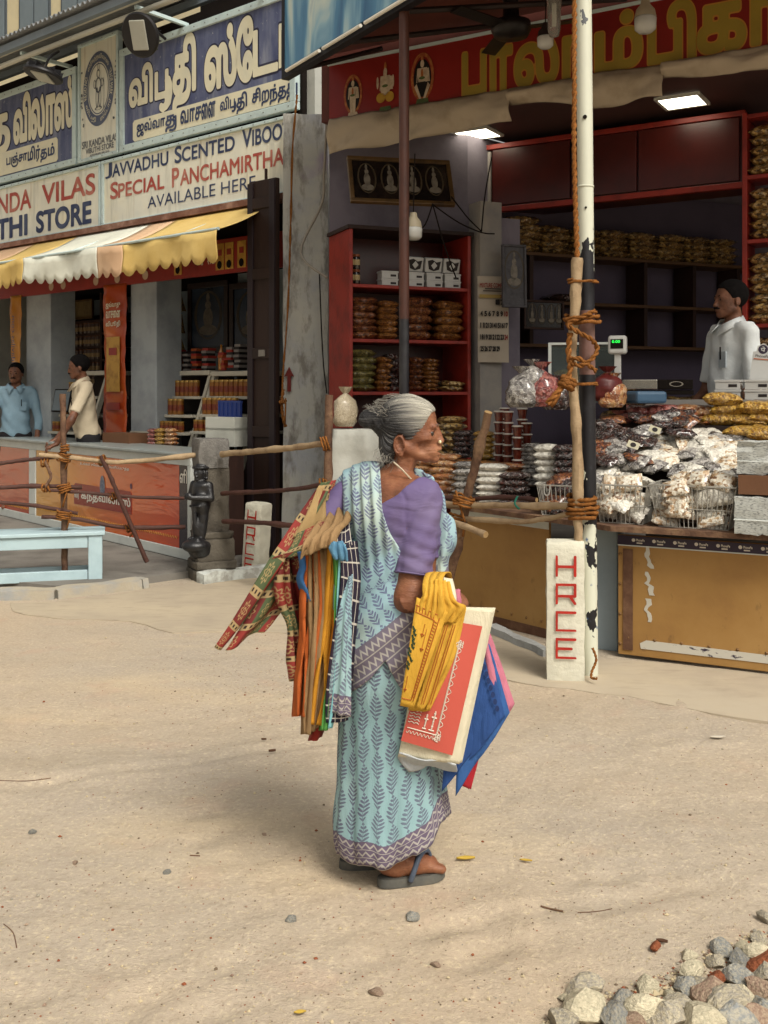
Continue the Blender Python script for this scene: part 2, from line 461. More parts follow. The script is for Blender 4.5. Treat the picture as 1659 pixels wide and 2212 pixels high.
def letters(mb, txt, x0, x1, z0, z1, y, m=0, bold=0.0, strokes=(), outline=(), res=44, spacing=1.0, skew=None, box=None):
 """letters on the plane y facing -y, fitted to x0..x1, z0..z1; skew=(a,b): vertical shift grows from a to b along x"""
 P_ = glyph_polys(txt, spacing) if txt else []
 allp = [p for p in P_] + [np.array(s_[0]) for s_ in strokes]
 if not allp: return
 A = np.concatenate(allp); bx = box or (A[:, 0].min(), A[:, 0].max(), A[:, 1].min(), A[:, 1].max())
 pad = 0.05 + max([bold] + [bold + o[0] for o in outline])
 xs, ys, d = glyph_field(P_, strokes, res, pad, (A[:, 0].min(), A[:, 0].max(), A[:, 1].min(), A[:, 1].max()))
 sx = (x1 - x0) / (bx[1] - bx[0]); sz = (z1 - z0) / (bx[3] - bx[2])
 for lev, mm, yy in [(bold, m, y)] + [(bold + o[0], o[1], y + o[2]) for o in outline]:
  V, Fc = field_faces(xs, ys, d, lev)
  mb.add([(x0 + (p[0] - bx[0]) * sx, yy, z0 + (p[1] - bx[2]) * sz) for p in V], Fc, mm)
def arc(cx, cy, rx, ry, a0, a1, n=10): return [(cx + rx * math.cos(R(a0 + (a1 - a0) * i / n)), cy + ry * math.sin(R(a0 + (a1 - a0) * i / n))) for i in range(n + 1)]
# ------------------------------------------------------------------ ground
def ground_material():
 m = Mat('sandy_ground', 0.95, 0.15)
 a = m.noise(0.55, 5, 0.55); b = m.noise(3.0, 6, 0.65); c = m.noise(60, 3, 0.7); d = m.noise(240, 2, 0.6)
 base = m.ramp(a, [(0.28, '#a0968a'), (0.45, '#ada08e'), (0.6, '#b3a28c'), (0.75, '#a29888')])
 base = m.mix(((b - 0.5) * 3.0).clamp() * 0.45, base, '#a89880')
 base = m.mix(((c - 0.54) * 6.0).clamp() * 0.45, base, '#dccba8')
 base = m.mix(((0.44 - c) * 6.0).clamp() * 0.42, base, '#83745e')
 v = m.voro(55); sp = m.voro(55, out='Color')
 spk = m.n('ShaderNodeSeparateColor'); m.link(sp, spk.inputs[0]); rr = E(m.nt, spk.outputs[0])
 gr = ((m.noise(1.7, 4, 0.6) - 0.47) * 6).clamp(); base = m.mix(v.lt(0.16) * rr.gt(0.86) * 0.45 * gr, base, '#d8ccb0'); base = m.mix(v.lt(0.15) * rr.lt(0.08) * 0.5 * gr, base, '#7a6c58')
 tr = m.noise(1.1, 5, 0.6, stretch=(0.35, 1.5, 1), dist=0.6); base = m.mix(((tr - 0.52) * 5).clamp() * 0.35, base, '#8f8472'); base = m.mix(((0.44 - tr) * 6).clamp() * 0.30, base, '#d2bd98')
 mo = m.noise(17, 5, 0.65); base = m.mix(((mo - 0.54) * 6).clamp() * 0.28, base, '#8b7d68'); pk = m.noise(2.6, 4, 0.6); base = m.mix(((pk - 0.58) * 6).clamp() * 0.30, base, '#b8927a')
 ft = m.noise(9, 4, 0.6); m.color(base); m.bump(c * 0.45 + d * 0.3 + b * 1.5 + ft * 1.1, 0.75, 0.014)
 return m.m
M_ground = ground_material()
_fr = random.Random(5); FEET = []
for _ in range(90):
 p = G(_fr.uniform(-60, 1720), 1380 + 840 * _fr.random() ** 0.9); a = _fr.uniform(0, 6.3); FEET.append((p.x, p.y, math.cos(a), math.sin(a), _fr.uniform(0.003, 0.008)))
FEET += [(G(x0 + 60 * k, y0 - 9 * k + _fr.uniform(-6, 6)).x, G(x0 + 60 * k, y0 - 9 * k).y, 0.9, 0.4, 0.006) for x0, y0 in ((40, 1700), (900, 2010)) for k in range(12)]
def ground_z(x, y):
 """gentle unevenness of the trodden sand with footprints, level by the shops"""
 if y > 9 or y < -2: return 0.0
 k = min(1.0, max(0.0, (6.2 - y) / 1.5)); z = 0.014 * fbm(x * 0.8, y * 0.8) + 0.008 * fbm(x * 3.1, y * 3.1, 3)
 for fx, fy, c, s, d in FEET:
  dx, dy = x - fx, y - fy
  if abs(dx) < 0.25 and abs(dy) < 0.25:
   u = (dx * c + dy * s) / 0.12; v = (dy * c - dx * s) / 0.05; q = u * u + v * v
   z += d * (-math.exp(-q * 1.2) + 0.45 * math.exp(-((math.sqrt(q) - 1.5) ** 2) * 6))
 return k * z
def make_ground():
 xs = [-300, -60, -14] + [-5 + 0.15 * i for i in range(20)] + [-2 + 0.032 * i for i in range(126)] + [2.05 + 0.15 * i for i in range(20)] + [14, 60, 300]
 ys = [-60, -6] + [1.4 + 0.032 * i for i in range(150)] + [6.3, 6.6, 7.2, 9, 14, 40, 300]
 g = MB(); W = len(xs)
 g.v = [(x, y, ground_z(x, y)) for y in ys for x in xs]
 g.f = [(j*W+i, j*W+i+1, (j+1)*W+i+1, (j+1)*W+i) for j in range(len(ys)-1) for i in range(W-1)]; g.m = [0] * len(g.f)
 tag(g.build('ground', M_ground, smooth=True), 'pale sandy trodden ground of the street', None, None, 'structure')
make_ground()
M_conc = Mat('apron_concrete', 0.9, 0.2)
_a = M_conc.noise(1.6, 6, 0.6); _c = M_conc.noise(90, 3, 0.7); _e = M_conc.noise(5, 5, 0.6, stretch=(1, 3, 1))
_b = M_conc.ramp(_a, [(0.3, '#9b8f7e'), (0.5, '#a99c87'), (0.7, '#b3a58d')])
_b = M_conc.mix(((_e - 0.52) * 5).clamp() * 0.45, _b, '#8b806f')
_b = M_conc.mix(((_c - 0.6) * 5).clamp() * 0.35, _b, '#c9bda4')
_x, _y, _z = M_conc.xyz(); _d = M_conc.noise(2.2, 6, 0.65)
_b = M_conc.mix(((5.9 - _y - (_x.abs()) * 0.25) * 0.9 + (_d - 0.5) * 4.5).clamp(), _b, '#aca08c')
M_conc.color(_b).bump(_c * 0.4 + _e, 0.3, 0.006); M_conc = M_conc.m
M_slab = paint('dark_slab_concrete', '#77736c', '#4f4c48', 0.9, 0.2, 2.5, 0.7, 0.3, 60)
def sheet(name, poly_px, z, th, mat_, label, jitter=0.03, cut=0.12):
 """flat slab outlined by ground points, edges broken unevenly"""
 pts = [G(x, y) for x, y in poly_px]; out = []
 rg = random.Random(len(name))
 for a, b in zip(pts, pts[1:] + pts[:1]):
  n = max(1, int((b - a).length / cut)); nrm = Vector((-(b - a).y, (b - a).x, 0)).normalized()
  for i in range(n):
   p = a.lerp(b, i / n); q = jitter * (mnoise.noise(p * 3.1) + 0.7 * mnoise.noise(p * 11))
   p = p + nrm * q * (1 if n > 1 else 0); out.append(p)
 mb = MB(); n = len(out)
 v = [(p.x, p.y, z + 0.0) for p in out] + [(p.x, p.y, z - th) for p in out]
 mb.add(v, [tuple(range(n - 1, -1, -1)) if False else tuple(range(n))] + [(i, n + i, n + (i+1) % n, (i+1) % n) for i in range(n)])
 o = mb.build(name, mat_);
 bm = bmesh.new(); bm.from_mesh(o.data); bmesh.ops.recalc_face_normals(bm, faces=bm.faces); bm.to_mesh(o.data); bm.free()
 return tag(o, label, None, None, 'structure')
sheet('concrete_apron', [(20, 1306), (118, 1302), (250, 1284), (395, 1262), (520, 1236), (640, 1224), (900, 1222), (1050, 1330), (1190, 1425), (1340, 1425), (1500, 1440), (1900, 1480), (1900, 1620), (1659, 1560), (1480, 1530), (1290, 1500), (1120, 1478), (960, 1440), (700, 1378), (520, 1362), (380, 1368), (280, 1344), (120, 1338), (30, 1322)], 0.006, 0.06, M_conc, 'worn grey concrete apron in front of the shops', 0.05)
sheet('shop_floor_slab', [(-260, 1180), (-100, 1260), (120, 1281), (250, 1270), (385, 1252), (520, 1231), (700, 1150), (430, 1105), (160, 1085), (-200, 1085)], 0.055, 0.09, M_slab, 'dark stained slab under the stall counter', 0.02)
def wedge_kerb(name, pts, w, h, mat_, label):
 mb = MB(); mb.tube([], 0) if False else None
 pv = [Vector((p.x, p.y, 0)) for p in pts]
 for i, (a, b) in enumerate(zip(pv, pv[1:])):
  t = (b - a).normalized(); n = Vector((-t.y, t.x, 0)); ln = (b - a).length; k = max(2, int(ln / 0.09))
  prof = [(-w/2, -0.02), (-w/2*0.9, h*0.92), (w/2*0.85, h), (w/2, -0.02)]
  def fn(u, v, a=a, t=t, n=n, ln=ln):
   j = min(3, int(round(v * 3))); p = a + t * (u * ln); o, z = prof[j]
   return p + n * (o + 0.02 * fbm(p.x*5, p.y*5, j)) + Vector((0, 0, z + (0.02 * fbm(p.x*7, p.y*7, j*2.) if j in (1, 2) else 0)))
  b0 = len(mb.v); mb.grid(fn, k, 3); e = [b0 + j * (k + 1) for j in range(4)]; mb.f += [tuple(e), tuple(i + k for i in e[::-1])]; mb.m += [0, 0]
 return tag(mb.build(name, mat_, smooth='auto'), label, None, None, 'structure')
M_kerb = paint('old_kerb_stone', '#a39a88', '#8a8f92', 0.9, 0.2, 6, 0.8, 0.5, 30)
wedge_kerb('kerb', [G(-60, 1296), G(120, 1292), G(300, 1270), G(312, 1268)], 0.12, 0.075, M_kerb, 'chipped stone kerb under the blue bench')
M_kerbw = paint('whitewashed_kerb', '#c4c8c2', '#8c8a82', 0.85, 0.2, 9, 0.9, 0.5, 30, thr=(0.4, 0.6))
wedge_kerb('kerb.001', [G(432, 1262), G(500, 1252), G(600, 1243)], 0.11, 0.09, M_kerbw, 'short whitewashed kerb beside the stone guardian pillar')
wedge_kerb('kerb.002', [G(1062, 1366), G(1120, 1392), G(1184, 1420)], 0.07, 0.05, paint('grey_kerb', '#a8aaa8', '#7d7a74', 0.9, 0.2, 8, 0.7, 0.4, 30), 'thin grey kerb along the ochre stall panel')
# ------------------------------------------------------------------ left shop: sign wall, awning, interior
LF = Frame(525, 9.9, 40)
M_wallL = paint('pale_plaster', '#a9aaa2', '#7f7f7a', 0.85, 0.2, 2.5, 0.6, 0.2, 25)
M_alu = paint('pale_blue_painted_frame', '#b9cac8', '#8b9ca2', 0.55, 0.35, 9, 0.5, 0.15, 30, thr=(0.5, 0.75))
M_dark = paint('dark_interior', '#1a1512', '#0e0b0a', 0.9, 0.1)
M_brownwood = paint('brown_shelf_wood', '#33201a', '#1c120e', 0.6, 0.3, 8, 0.6, 0.2, 30, stretch=(1, 1, 0.2))
M_white = paint('white_paint', '#c9c9bd', '#97968c', 0.5, 0.35, 5, 0.4, 0.12, 30)
def lshop():
 t = thing('shop_building', 'long shop with blue painted sign boards above its open front', 'building', LF.o, LF.rot)
 def part(nm, mt, *bx, bevel=0):
  mb = MB()
  for b in bx: mb.box(*b)
  return mb.build(nm, mt, t, bevel=bevel)
 part('back_wall', paint('back_wall_blue', '#7d8a92', '#5a636a', 0.85), (-6.2, 1.2, 2.35, 2.45, 0, 3.2))
 part('side_wall', M_wallL, (-6.3, -6.2, -0.1, 2.45, 0, 3.2))
 part('side_wall', M_wallL, (0.75, 0.85, 0.12, 2.45, 0, 5.2))
 part('ceiling', M_dark, (-6.2, 0.75, 0.06, 2.35, 2.92, 3.0))
 part('floor', M_slab, (-6.2, 0.75, 0.35, 2.35, 0.0, 0.12))
 part('side_wing', M_wallL, (-14, -6.4, 0.1, 0.7, 0, 5.42))
 part('front_beam', M_dark, (-6.39, 0.75, 0.06, 0.3, 3.0, 5.4))
 part('upper_floor_wall', M_dark, (-2.2, 0.75, 1.3, 1.4, 5.4, 7.0))
 part('sunshade_slab', M_dark, (-6.4, 0.75, 0.3, 1.4, 5.25, 5.33))
 for (a, b) in ((-3.936, -3.40), (-1.83, -1.38)):
  part('pillar', paint('grey_pillar_plaster', '#9da3a6', '#7c8287', 0.8, 0.2, 3, 0.7, 0.25, 20), (a, b, 0.02, 0.36, 0.05, 2.95), bevel=0.01)
 return t
lshop()
M_blue = Mat('faded_blue_sign_paint', 0.55, 0.35)
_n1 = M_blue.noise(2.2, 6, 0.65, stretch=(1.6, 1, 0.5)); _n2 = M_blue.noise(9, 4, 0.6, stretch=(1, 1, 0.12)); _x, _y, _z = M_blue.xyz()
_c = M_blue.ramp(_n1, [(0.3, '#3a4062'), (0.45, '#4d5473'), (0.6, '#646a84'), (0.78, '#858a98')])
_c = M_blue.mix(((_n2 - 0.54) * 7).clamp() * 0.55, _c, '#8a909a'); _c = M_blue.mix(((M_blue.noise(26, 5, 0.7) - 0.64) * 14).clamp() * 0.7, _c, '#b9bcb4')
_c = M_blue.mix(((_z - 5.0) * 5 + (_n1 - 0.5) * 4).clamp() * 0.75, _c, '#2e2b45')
M_blue.color(_c).bump(_n2, 0.1, 0.004); M_blue = M_blue.m
M_cream = paint('cream_sign_letters', '#d8d3b8', '#bcbdb0', 0.6, 0.3, 4, 0.5, 0.0)
M_creamboard = Mat('cream_sign_board', 0.6, 0.3)
_n1 = M_creamboard.noise(1.8, 5, 0.6); _n2 = M_creamboard.noise(7, 5, 0.7, stretch=(1, 1, 0.1))
_c = M_creamboard.ramp(_n1, [(0.3, '#ced0c4'), (0.5, '#d9d8c8'), (0.7, '#dcd7c0')])
_c = M_creamboard.mix(((_n2 - 0.53) * 6).clamp() * 0.6, _c, '#a6a79c'); _c = M_creamboard.mix(((M_creamboard.noise(4, 5, 0.7, stretch=(2.5, 1, 0.12)) - 0.6) * 8).clamp() * 0.5, _c, '#9a8262')
M_creamboard.color(_c); M_creamboard = M_creamboard.m
M_navyink = paint('navy_letter_paint', '#2f3a58', '#5b6378', 0.6, 0.3, 5, 0.7, 0.0)
M_redink = paint('faded_red_letter_paint', '#a04a40', '#b98674', 0.6, 0.3, 4, 0.9, 0.0)
M_greyink = paint('grey_letter_paint', '#5c5f66', '#85857e', 0.6, 0.3, 5, 0.7, 0.0)
M_shadowline = paint('letter_shadow_line', '#2a2a40', '#4b4c5c', 0.6, 0.3, 5, 0.5, 0.0)
C1 = 0.388
def s1(x, y): return LF.px(x * C1, y * C1)
def sign_base(label, u0, u1, z0, z1, panel, fr=0.075, depth=0.06):
 t = thing('sign_board', label, 'sign', LF.w((u0 + u1) / 2, 0, z0), LF.rot); w = (u1 - u0) / 2; h = z1 - z0
 mb = MB(); mb.box(-w + fr, w - fr, 0.012, 0.05, fr, h - fr); mb.build('panel', panel, t)
 for b in ((-w, w, 0, fr), (-w, w, h - fr, h)): MB().box(b[0], b[1], -0.01, depth, b[2], b[3]).build('frame_rail', M_alu, t, bevel=0.006)
 for b in ((-w, -w + fr), (w - fr, w)): MB().box(b[0], b[1], -0.008, depth, fr, h - fr).build('frame_rail', M_alu, t, bevel=0.006)
 sc = MB(); k = int(2 * w / 0.16)
 for i in range(k):
  for z in (fr / 2, h - fr / 2): sc.cyl((-w + (i + .5) * 2 * w / k, -0.014, z), (-w + (i + .5) * 2 * w / k, -0.008, z), 0.006, n=6)
 sc.build('screws', paint('screw_steel', '#6a6a66', rough=0.4), t)['kind'] = 'stuff'
 return t, (u0 + u1) / 2, z0
def uu_tail(x, w=0.09): return [([(x, 0.05), (x, -0.12), (x - 0.05, -0.22), (x - 0.18, -0.26), (x - 0.28, -0.22)], w), ([(x, 0.34), (x + 0.10, 0.33), (x + 0.17, 0.22), (x + 0.18, 0.02), (x + 0.12, -0.14), (x - 0.02, -0.22)], w)]
DU = [([(0.70, 0.40), (0.86, 0.42), (0.86, -0.12), (0.80, -0.27), (0.60, -0.33), (0.40, -0.30)], 0.085)]
def word(t, oc, txt, sx0, sx1, y, mat_, top, bot, bold=0.03, strokes=(), outline=None, nm='lettering', res=44, spacing=1.0, ink2=None):
 """word on the sign between photo columns sx0..sx1; top/bot are heights on the board"""
 t0, z0 = oc
 a = s1(sx0, 500)[0] - t0; b = s1(sx1, 500)[0] - t0; mb = MB()
 letters(mb, txt, a, b, bot - z0, top - z0, y, 0, bold, strokes, [(outline, 1, 0.003)] if outline else (), res, spacing)
 return mb.build(nm, [mat_, ink2 or M_shadowline], t)
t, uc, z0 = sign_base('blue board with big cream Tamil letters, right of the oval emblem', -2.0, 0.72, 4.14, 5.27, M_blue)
oc = (uc, z0)
word(t, oc, 'விப', 718, 945, 0.008, M_cream, 5.02, 4.50, 0.045, uu_tail(1.95, 0.10), 0.03)
word(t, oc, 'தி', 962, 1082, 0.008, M_cream, 5.17, 4.41, 0.05, (), 0.03)
word(t, oc, 'ஸ்', 1140, 1308, 0.008, M_cream, 5.12, 4.56, 0.05, (), 0.03)
word(t, oc, 'ே', 1316, 1400, 0.008, M_cream, 5.13, 4.55, 0.05, (), 0.03)
word(t, oc, 'ட', 1408, 1540, 0.008, M_cream, 4.98, 4.56, 0.02, (), 0.03)
word(t, oc, 'ா', 1548, 1640, 0.008, M_cream, 4.98, 4.56, 0.0, (), 0.03)
a = s1(738, 700)[0] - uc
mb = MB(); mb.prism([(a + 0.03, 4.225 - z0), (1.30, 4.225 - z0), (1.30, 4.455 - z0), (a + 0.03, 4.455 - z0), (a, 4.43 - z0), (a, 4.25 - z0)], 0.004, 0.013); mb.build('cream_strip', M_cream, t)
for txt, x0, x1, tp, bt, st in (('ஜவ்வா', 762, 918, 4.43, 4.265, ()), ('த', 922, 978, 4.40, 4.24, DU), ('வாச', 1005, 1118, 4.41, 4.28, ()), ('ைன', 1122, 1198, 4.42, 4.27, ()),
        ('விப', 1226, 1312, 4.43, 4.27, uu_tail(1.95)), ('தி', 1318, 1374, 4.43, 4.235, ()), ('சிற', 1404, 1498, 4.43, 4.25, ()), ('ந்த', 1502, 1592, 4.42, 4.24, ()), ('த', 1596, 1652, 4.39, 4.24, DU)):
 word(t, oc, txt, x0, x1, 0.0, M_navyink, tp, bt, 0.03, st, None, res=30)
t, uc, z0 = sign_base('narrow cream board with oval emblem of a standing deity', -2.80, -2.025, 4.14, 5.50, M_creamboard, 0.04); oc = (uc, z0)
cz = 4.93 - z0
def ring(mb, cx, cz, r0, r1, q0, q1, y, m=0, n=40):
 v = [(cx + r * math.cos(2*math.pi*i/n), y, cz + q * math.sin(2*math.pi*i/n)) for (r, q) in ((r0, q0), (r1, q1)) for i in range(n)]
 mb.add(v, [(i, (i+1) % n, n + (i+1) % n, n + i) for i in range(n)], m)
def disc(mb, cx, cz, r, q, y, m=0, n=24, a0=0):
 mb.add([(cx + r * math.cos(2*math.pi*i/n + a0), y, cz + q * math.sin(2*math.pi*i/n + a0)) for i in range(n)], [tuple(range(n))], m)
mb = MB(); ring(mb, 0, cz, 0.21, 0.295, 0.30, 0.42, 0.008); ring(mb, 0, cz, 0.185, 0.195, 0.275, 0.287, 0.008); mb.build('emblem_ring', paint('emblem_grey_blue', '#555d72', '#777c86', 0.6), t)
mb = MB()
for cx, dz, r, q in ((0, 0.17, 0.035, 0.05), (0, 0.245, 0.02, 0.05), (0, 0.04, 0.06, 0.09), (-0.07, 0.06, 0.025, 0.05), (0.07, 0.06, 0.025, 0.05), (-0.025, -0.1, 0.026, 0.12), (0.03, -0.1, 0.024, 0.12), (0, -0.22, 0.07, 0.02), (0.10, -0.07, 0.012, 0.18)):
 ring(mb, cx, cz + dz, r * 0.68, r, q * 0.78, q, 0.007, 0, 18)
for k in range(26):
 sx = rnd.choice((-1, 1)); zz = rnd.uniform(-0.42, 0.28); disc(mb, sx * (0.315 + 0.02 * rnd.random() + max(0, -zz - 0.25) * -0.3), cz + zz, 0.008 + 0.012 * rnd.random(), 0.014, 0.007, 0, 6)
o = mb.build('deity_drawing', M_greyink, t); o['kind'] = 'stuff'
for i, (txt, a0, a1) in enumerate((('ஸ்ேடார்', -80, -25), ('விபதி', -155, -100), ('REGD.NO.', 195, 150), ('TRADE MARK', 30, -18), ('ஸ்ரீகந்தவிலாஸ்', 140, 40))):
 mb = MB(); chars = list(txt) if txt.isascii() else None
 v, f = text_mesh(txt, 0.0); xs_ = [p[0] for p in v]; zs_ = [p[1] for p in v]; a, b, c, d = min(xs_), max(xs_), min(zs_), max(zs_)
 low = i < 2
 vv = []
 for p in v:
  k = (p[0] - a) / (b - a); h = (p[1] - c) / (d - c); an = R(a0 + (a1 - a0) * k); hh = (1 - h) if low else h
  vv.append((math.cos(an) * (0.225 + 0.055 * hh), 0.004, cz + math.sin(an) * (0.32 + 0.075 * hh)))
 mb.add(vv, f); mb.build('lettering', M_cream, t)
for txt, x0, x1, y0_, y1_, ink in (('SRI KANDA VILAS', 455, 648, 4.375, 4.295, M_greyink), ('VIBUTHI STORE', 475, 630, 4.285, 4.225, M_greyink), ('ADIVARAM, PALANI.', 498, 606, 4.21, 4.18, M_greyink)):
 word(t, oc, txt, x0, x1, 0.006, ink, y0_, y1_, 0.02, (), None, res=24)
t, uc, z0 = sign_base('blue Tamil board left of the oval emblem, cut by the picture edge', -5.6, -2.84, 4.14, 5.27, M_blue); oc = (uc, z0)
word(t, oc, 'த', -70, 46, 0.008, M_cream, 4.98, 4.42, 0.05, (), 0.03)
word(t, oc, 'வி', 74, 165, 0.008, M_cream, 5.15, 4.60, 0.05, (), 0.03)
word(t, oc, 'லா', 170, 300, 0.008, M_cream, 5.05, 4.60, 0.05, (), 0.03)
word(t, oc, 'ஸ்', 302, 402, 0.008, M_cream, 5.16, 4.62, 0.05, (), 0.03)
b = s1(318, 800)[0] - uc
mb = MB(); mb.prism([(-1.3, 4.235 - z0), (b - 0.03, 4.235 - z0), (b, 4.26 - z0), (b, 4.49 - z0), (b - 0.03, 4.52 - z0), (-1.3, 4.52 - z0)], 0.004, 0.013); mb.build('cream_strip', M_cream, t)
for txt, x0, x1, tp, bt, st in (('பஞ்சா', 36, 150, 4.47, 4.30, ()), ('மிர்', 155, 222, 4.49, 4.29, ()), ('தம்', 226, 302, 4.46, 4.27, ())):
 word(t, oc, txt, x0, x1, 0.0, M_navyink, tp, bt, 0.03, st, None, res=30)
t, uc, z0 = sign_base('long cream board lettered for scented powder, above the yellow awning', -2.34, 0.72, 3.36, 4.10, M_creamboard, 0.035); oc = (uc, z0)
def caps(t, oc, big, small, x0, x1, xm, bot, top, ink, bold=0.02):
 word(t, oc, big, x0, xm, 0.008, ink, top, bot, bold, (), None, res=30)
 word(t, oc, small, xm + (x1 - x0) * 0.012, x1, 0.008, ink, bot + (top - bot) * 0.84, bot, bold, (), None, res=30)
caps(t, oc, 'J', 'AVVADHU', 585, 932, 618, 3.895, 4.06, M_navyink); caps(t, oc, 'S', 'CENTED', 970, 1302, 1006, 3.89, 4.06, M_navyink); caps(t, oc, 'V', 'IBOOTHI', 1345, 1680, 1398, 3.89, 4.07, M_navyink)
caps(t, oc, 'S', 'PECIAL', 612, 910, 652, 3.655, 3.835, M_redink); caps(t, oc, 'P', 'ANCHAMIRTHAM', 955, 1640, 992, 3.65, 3.84, M_redink)
word(t, oc, 'AVAILABLE HERE', 818, 1420, 0.008, M_navyink, 3.60, 3.475, 0.0, (), None, res=30)
t, uc, z0 = sign_base('cream board with red and navy capitals at the left edge', -5.6, -2.36, 3.36, 4.10, M_creamboard, 0.035); oc = (uc, z0)
word(t, oc, 'KANDA', -120, 168, 0.008, M_redink, 3.985, 3.755, 0.02, (), None); word(t, oc, 'VILAS', 232, 524, 0.008, M_redink, 3.99, 3.76, 0.02, (), None)
word(t, oc, 'VIBUTHI', -240, 146, 0.008, M_navyink, 3.68, 3.44, 0.035, (), None); word(t, oc, 'STORE', 200, 502, 0.008, M_navyink, 3.68, 3.44, 0.035, (), None)
tag(MB().box(-5.6, 0.7, -0.14, 0.0, 3.285, 3.345).build('awning_beam', paint('rusty_steel', '#6d4a3c', '#a08070', 0.7, 0.3, 6, 0.8), None, LF.o, (0, 0, LF.rot)), 'rusty steel beam that carries the striped awning', 'beam')
M_yel = paint('yellow_awning_cloth', '#cfb370', '#b8964c', 0.7, 0.2, 2.5, 0.6, 0.3, 6); M_awhite = paint('white_awning_cloth', '#d6d7c8', '#a9aa9f', 0.7, 0.2, 2.5, 0.5, 0.3, 6); M_peach = paint('faded_peach_awning_cloth', '#c9a684', '#d2b698', 0.7, 0.2, 3, 0.6, 0.3, 6)
def awning():
 t = thing('awning', 'striped yellow, white and peach awning with a scalloped edge', 'awning', LF.o, LF.rot)
 e = [-5.6, -4.9, -4.2, -2.75, LF.px(C1*0 + 148*0.3676, 560, -.75)[0], LF.px(575*0.3676, 560, -.75)[0], LF.px(725*0.3676, 560, -.75)[0], 0.50]
 e = [-5.6, -4.3, -3.55, e[4], e[5], e[6], 0.50]; ms = [M_awhite, M_peach, M_yel, M_awhite, M_peach, M_yel]
 for a, b, mt in zip(e, e[1:], ms):
  mb = MB()
  def top(u, v, a=a, b=b):
   x = a + (b - a) * u; y = -0.06 - 0.69 * v; sag = 0.035 * math.sin(math.pi * v) + 0.012 * math.sin(x * 5.3) * v
   return (x, y, 3.30 - 0.34 * v - sag)
  mb.grid(top, max(2, int((b - a) / 0.12)), 6)
  n = max(2, int(round((b - a) / 0.025)))
  vt = []; fs = []
  for i in range(n + 1):
   x = a + (b - a) * i / n; yo = -0.75 - 0.02 * math.sin(x * 4.1) - 0.012 * math.sin(x * 11)
   sc = abs(math.sin(math.pi * x / 0.175)) ** 0.7
   zb = 2.70 + 0.015 * math.sin(x * 1.7) - 0.075 * sc + 0.03
   for j in range(5): vt.append((x, yo + 0.01 * math.sin(j * 1.1 + x * 7), 2.952 - 0.012 * math.sin(x*5.3) - (2.952 - zb) * j / 4))
  for i in range(n):
   for j in range(4): fs.append((i*5+j, i*5+j+1, (i+1)*5+j+1, (i+1)*5+j))
  mb.add(vt, fs); mb.build('cloth_band', mt, t, smooth=True, solid=0.004)
 mb = MB(); mb.tube([(-5.6, -0.74, 2.96), (0.5, -0.74, 2.96)], 0.014, 8); mb.build('front_rod', M_alu, t)
 for u in (-3.9, -1.9, -0.1): MB().tube([(u, -0.1, 3.22), (u, -0.74, 2.95)], 0.012, 6).build('awning_arm', M_alu, t)
awning()
M_redflex = paint('red_flex_banner', '#8e2a22', '#5f1714', 0.35, 0.5, 3, 0.6, 0.15, 8); M_gold = paint('gold_print', '#b98d3c', '#8a5c22', 0.4, 0.4, 12, 0.8, 0.0)
t = thing('fascia_banner', 'red printed banner above the counter, under the striped awning', 'banner', LF.o, LF.rot)
MB().box(-5.6, 0.7, -0.03, 0.0, 2.68, 3.02).build('panel', M_redflex, t)
for k, (u, txt) in enumerate(((-0.62, '800g'), (-0.42, '₹90/-'))):
 mb = MB()
 letters(mb, txt, u - 0.065, u + 0.065, 2.79, 2.86, -0.036, 0, 0.02, res=24); mb.build('lettering', M_cream, t)
for u in (-0.30, -0.16, -0.95, 0.02):
 o = MB().box(u - 0.06, u + 0.06, -0.038, -0.032, 2.72, 2.98).build('pack_print', M_gold, t); MB().box(u - 0.03, u + 0.03, -0.042, -0.038, 2.86, 2.92).build('label_print', M_redflex, o); mb = MB(); disc(mb, u, 2.77, 0.035, 0.04, -0.041); mb.build('dark_print', M_dark, o)
for u in (-3.3, -3.05, -2.4, -2.0, -1.5): mb = MB(); disc(mb, u, 2.76, 0.05, 0.05, -0.034); mb.build('medal_print', paint('pale_print', '#c0a58a', rough=0.4), t)
def pillar_banner(u0, u1, y, z0, z1, mt, label):
 t = thing('pillar_banner', label, 'banner', LF.w((u0+u1)/2, y, z0), LF.rot); w = (u1-u0)/2; mb = MB()
 def fn(a, b): return (-w + 2*w*a, -0.012 - 0.012 * abs(math.sin(b * 23 + a * 2)) - 0.01 * math.sin(b * 9 + a * 3), (z1-z0) * b)
 mb.grid(fn, 6, 46); mb.build('sheet', mt, t, smooth=True, solid=0.003); return t
M_orangeflex = paint('glossy_orange_flex', '#a8431f', '#c06a26', 0.22, 0.5, 2.0, 0.9, 0.1, 6)
M_yellowflex = paint('glossy_yellow_flex', '#b3772a', '#c79238', 0.22, 0.5, 2.0, 0.8, 0.1, 6)
t = pillar_banner(-2.235, -1.832, -0.02, 0.9, 2.70, M_orangeflex, 'tall crinkled red-orange banner on the pillar behind the cream-shirted man')
for txt, z in (('ஜவ்வாது', 1.53), ('வாசைன', 1.43), ('விபூதி', 1.32)):
 mb = MB(); letters(mb, txt, -0.13, 0.13, z, z + 0.075, -0.045, 0, 0.02, res=24); mb.build('lettering', M_cream, t)
MB().box(-0.12, 0.12, -0.046, -0.04, 0.62, 1.22).build('pack_print', M_gold, t); MB().box(-0.07, 0.07, -0.05, -0.046, 1.02, 1.10).build('label_print', M_redflex, t)
MB().box(-0.12, 0.12, -0.046, -0.04, 0.42, 0.50).build('red_strip_print', M_redflex, t)
t = pillar_banner(-4.17, -3.94, -0.03, 0.9, 2.70, M_yellowflex, 'narrow glossy yellow banner with upright web address')
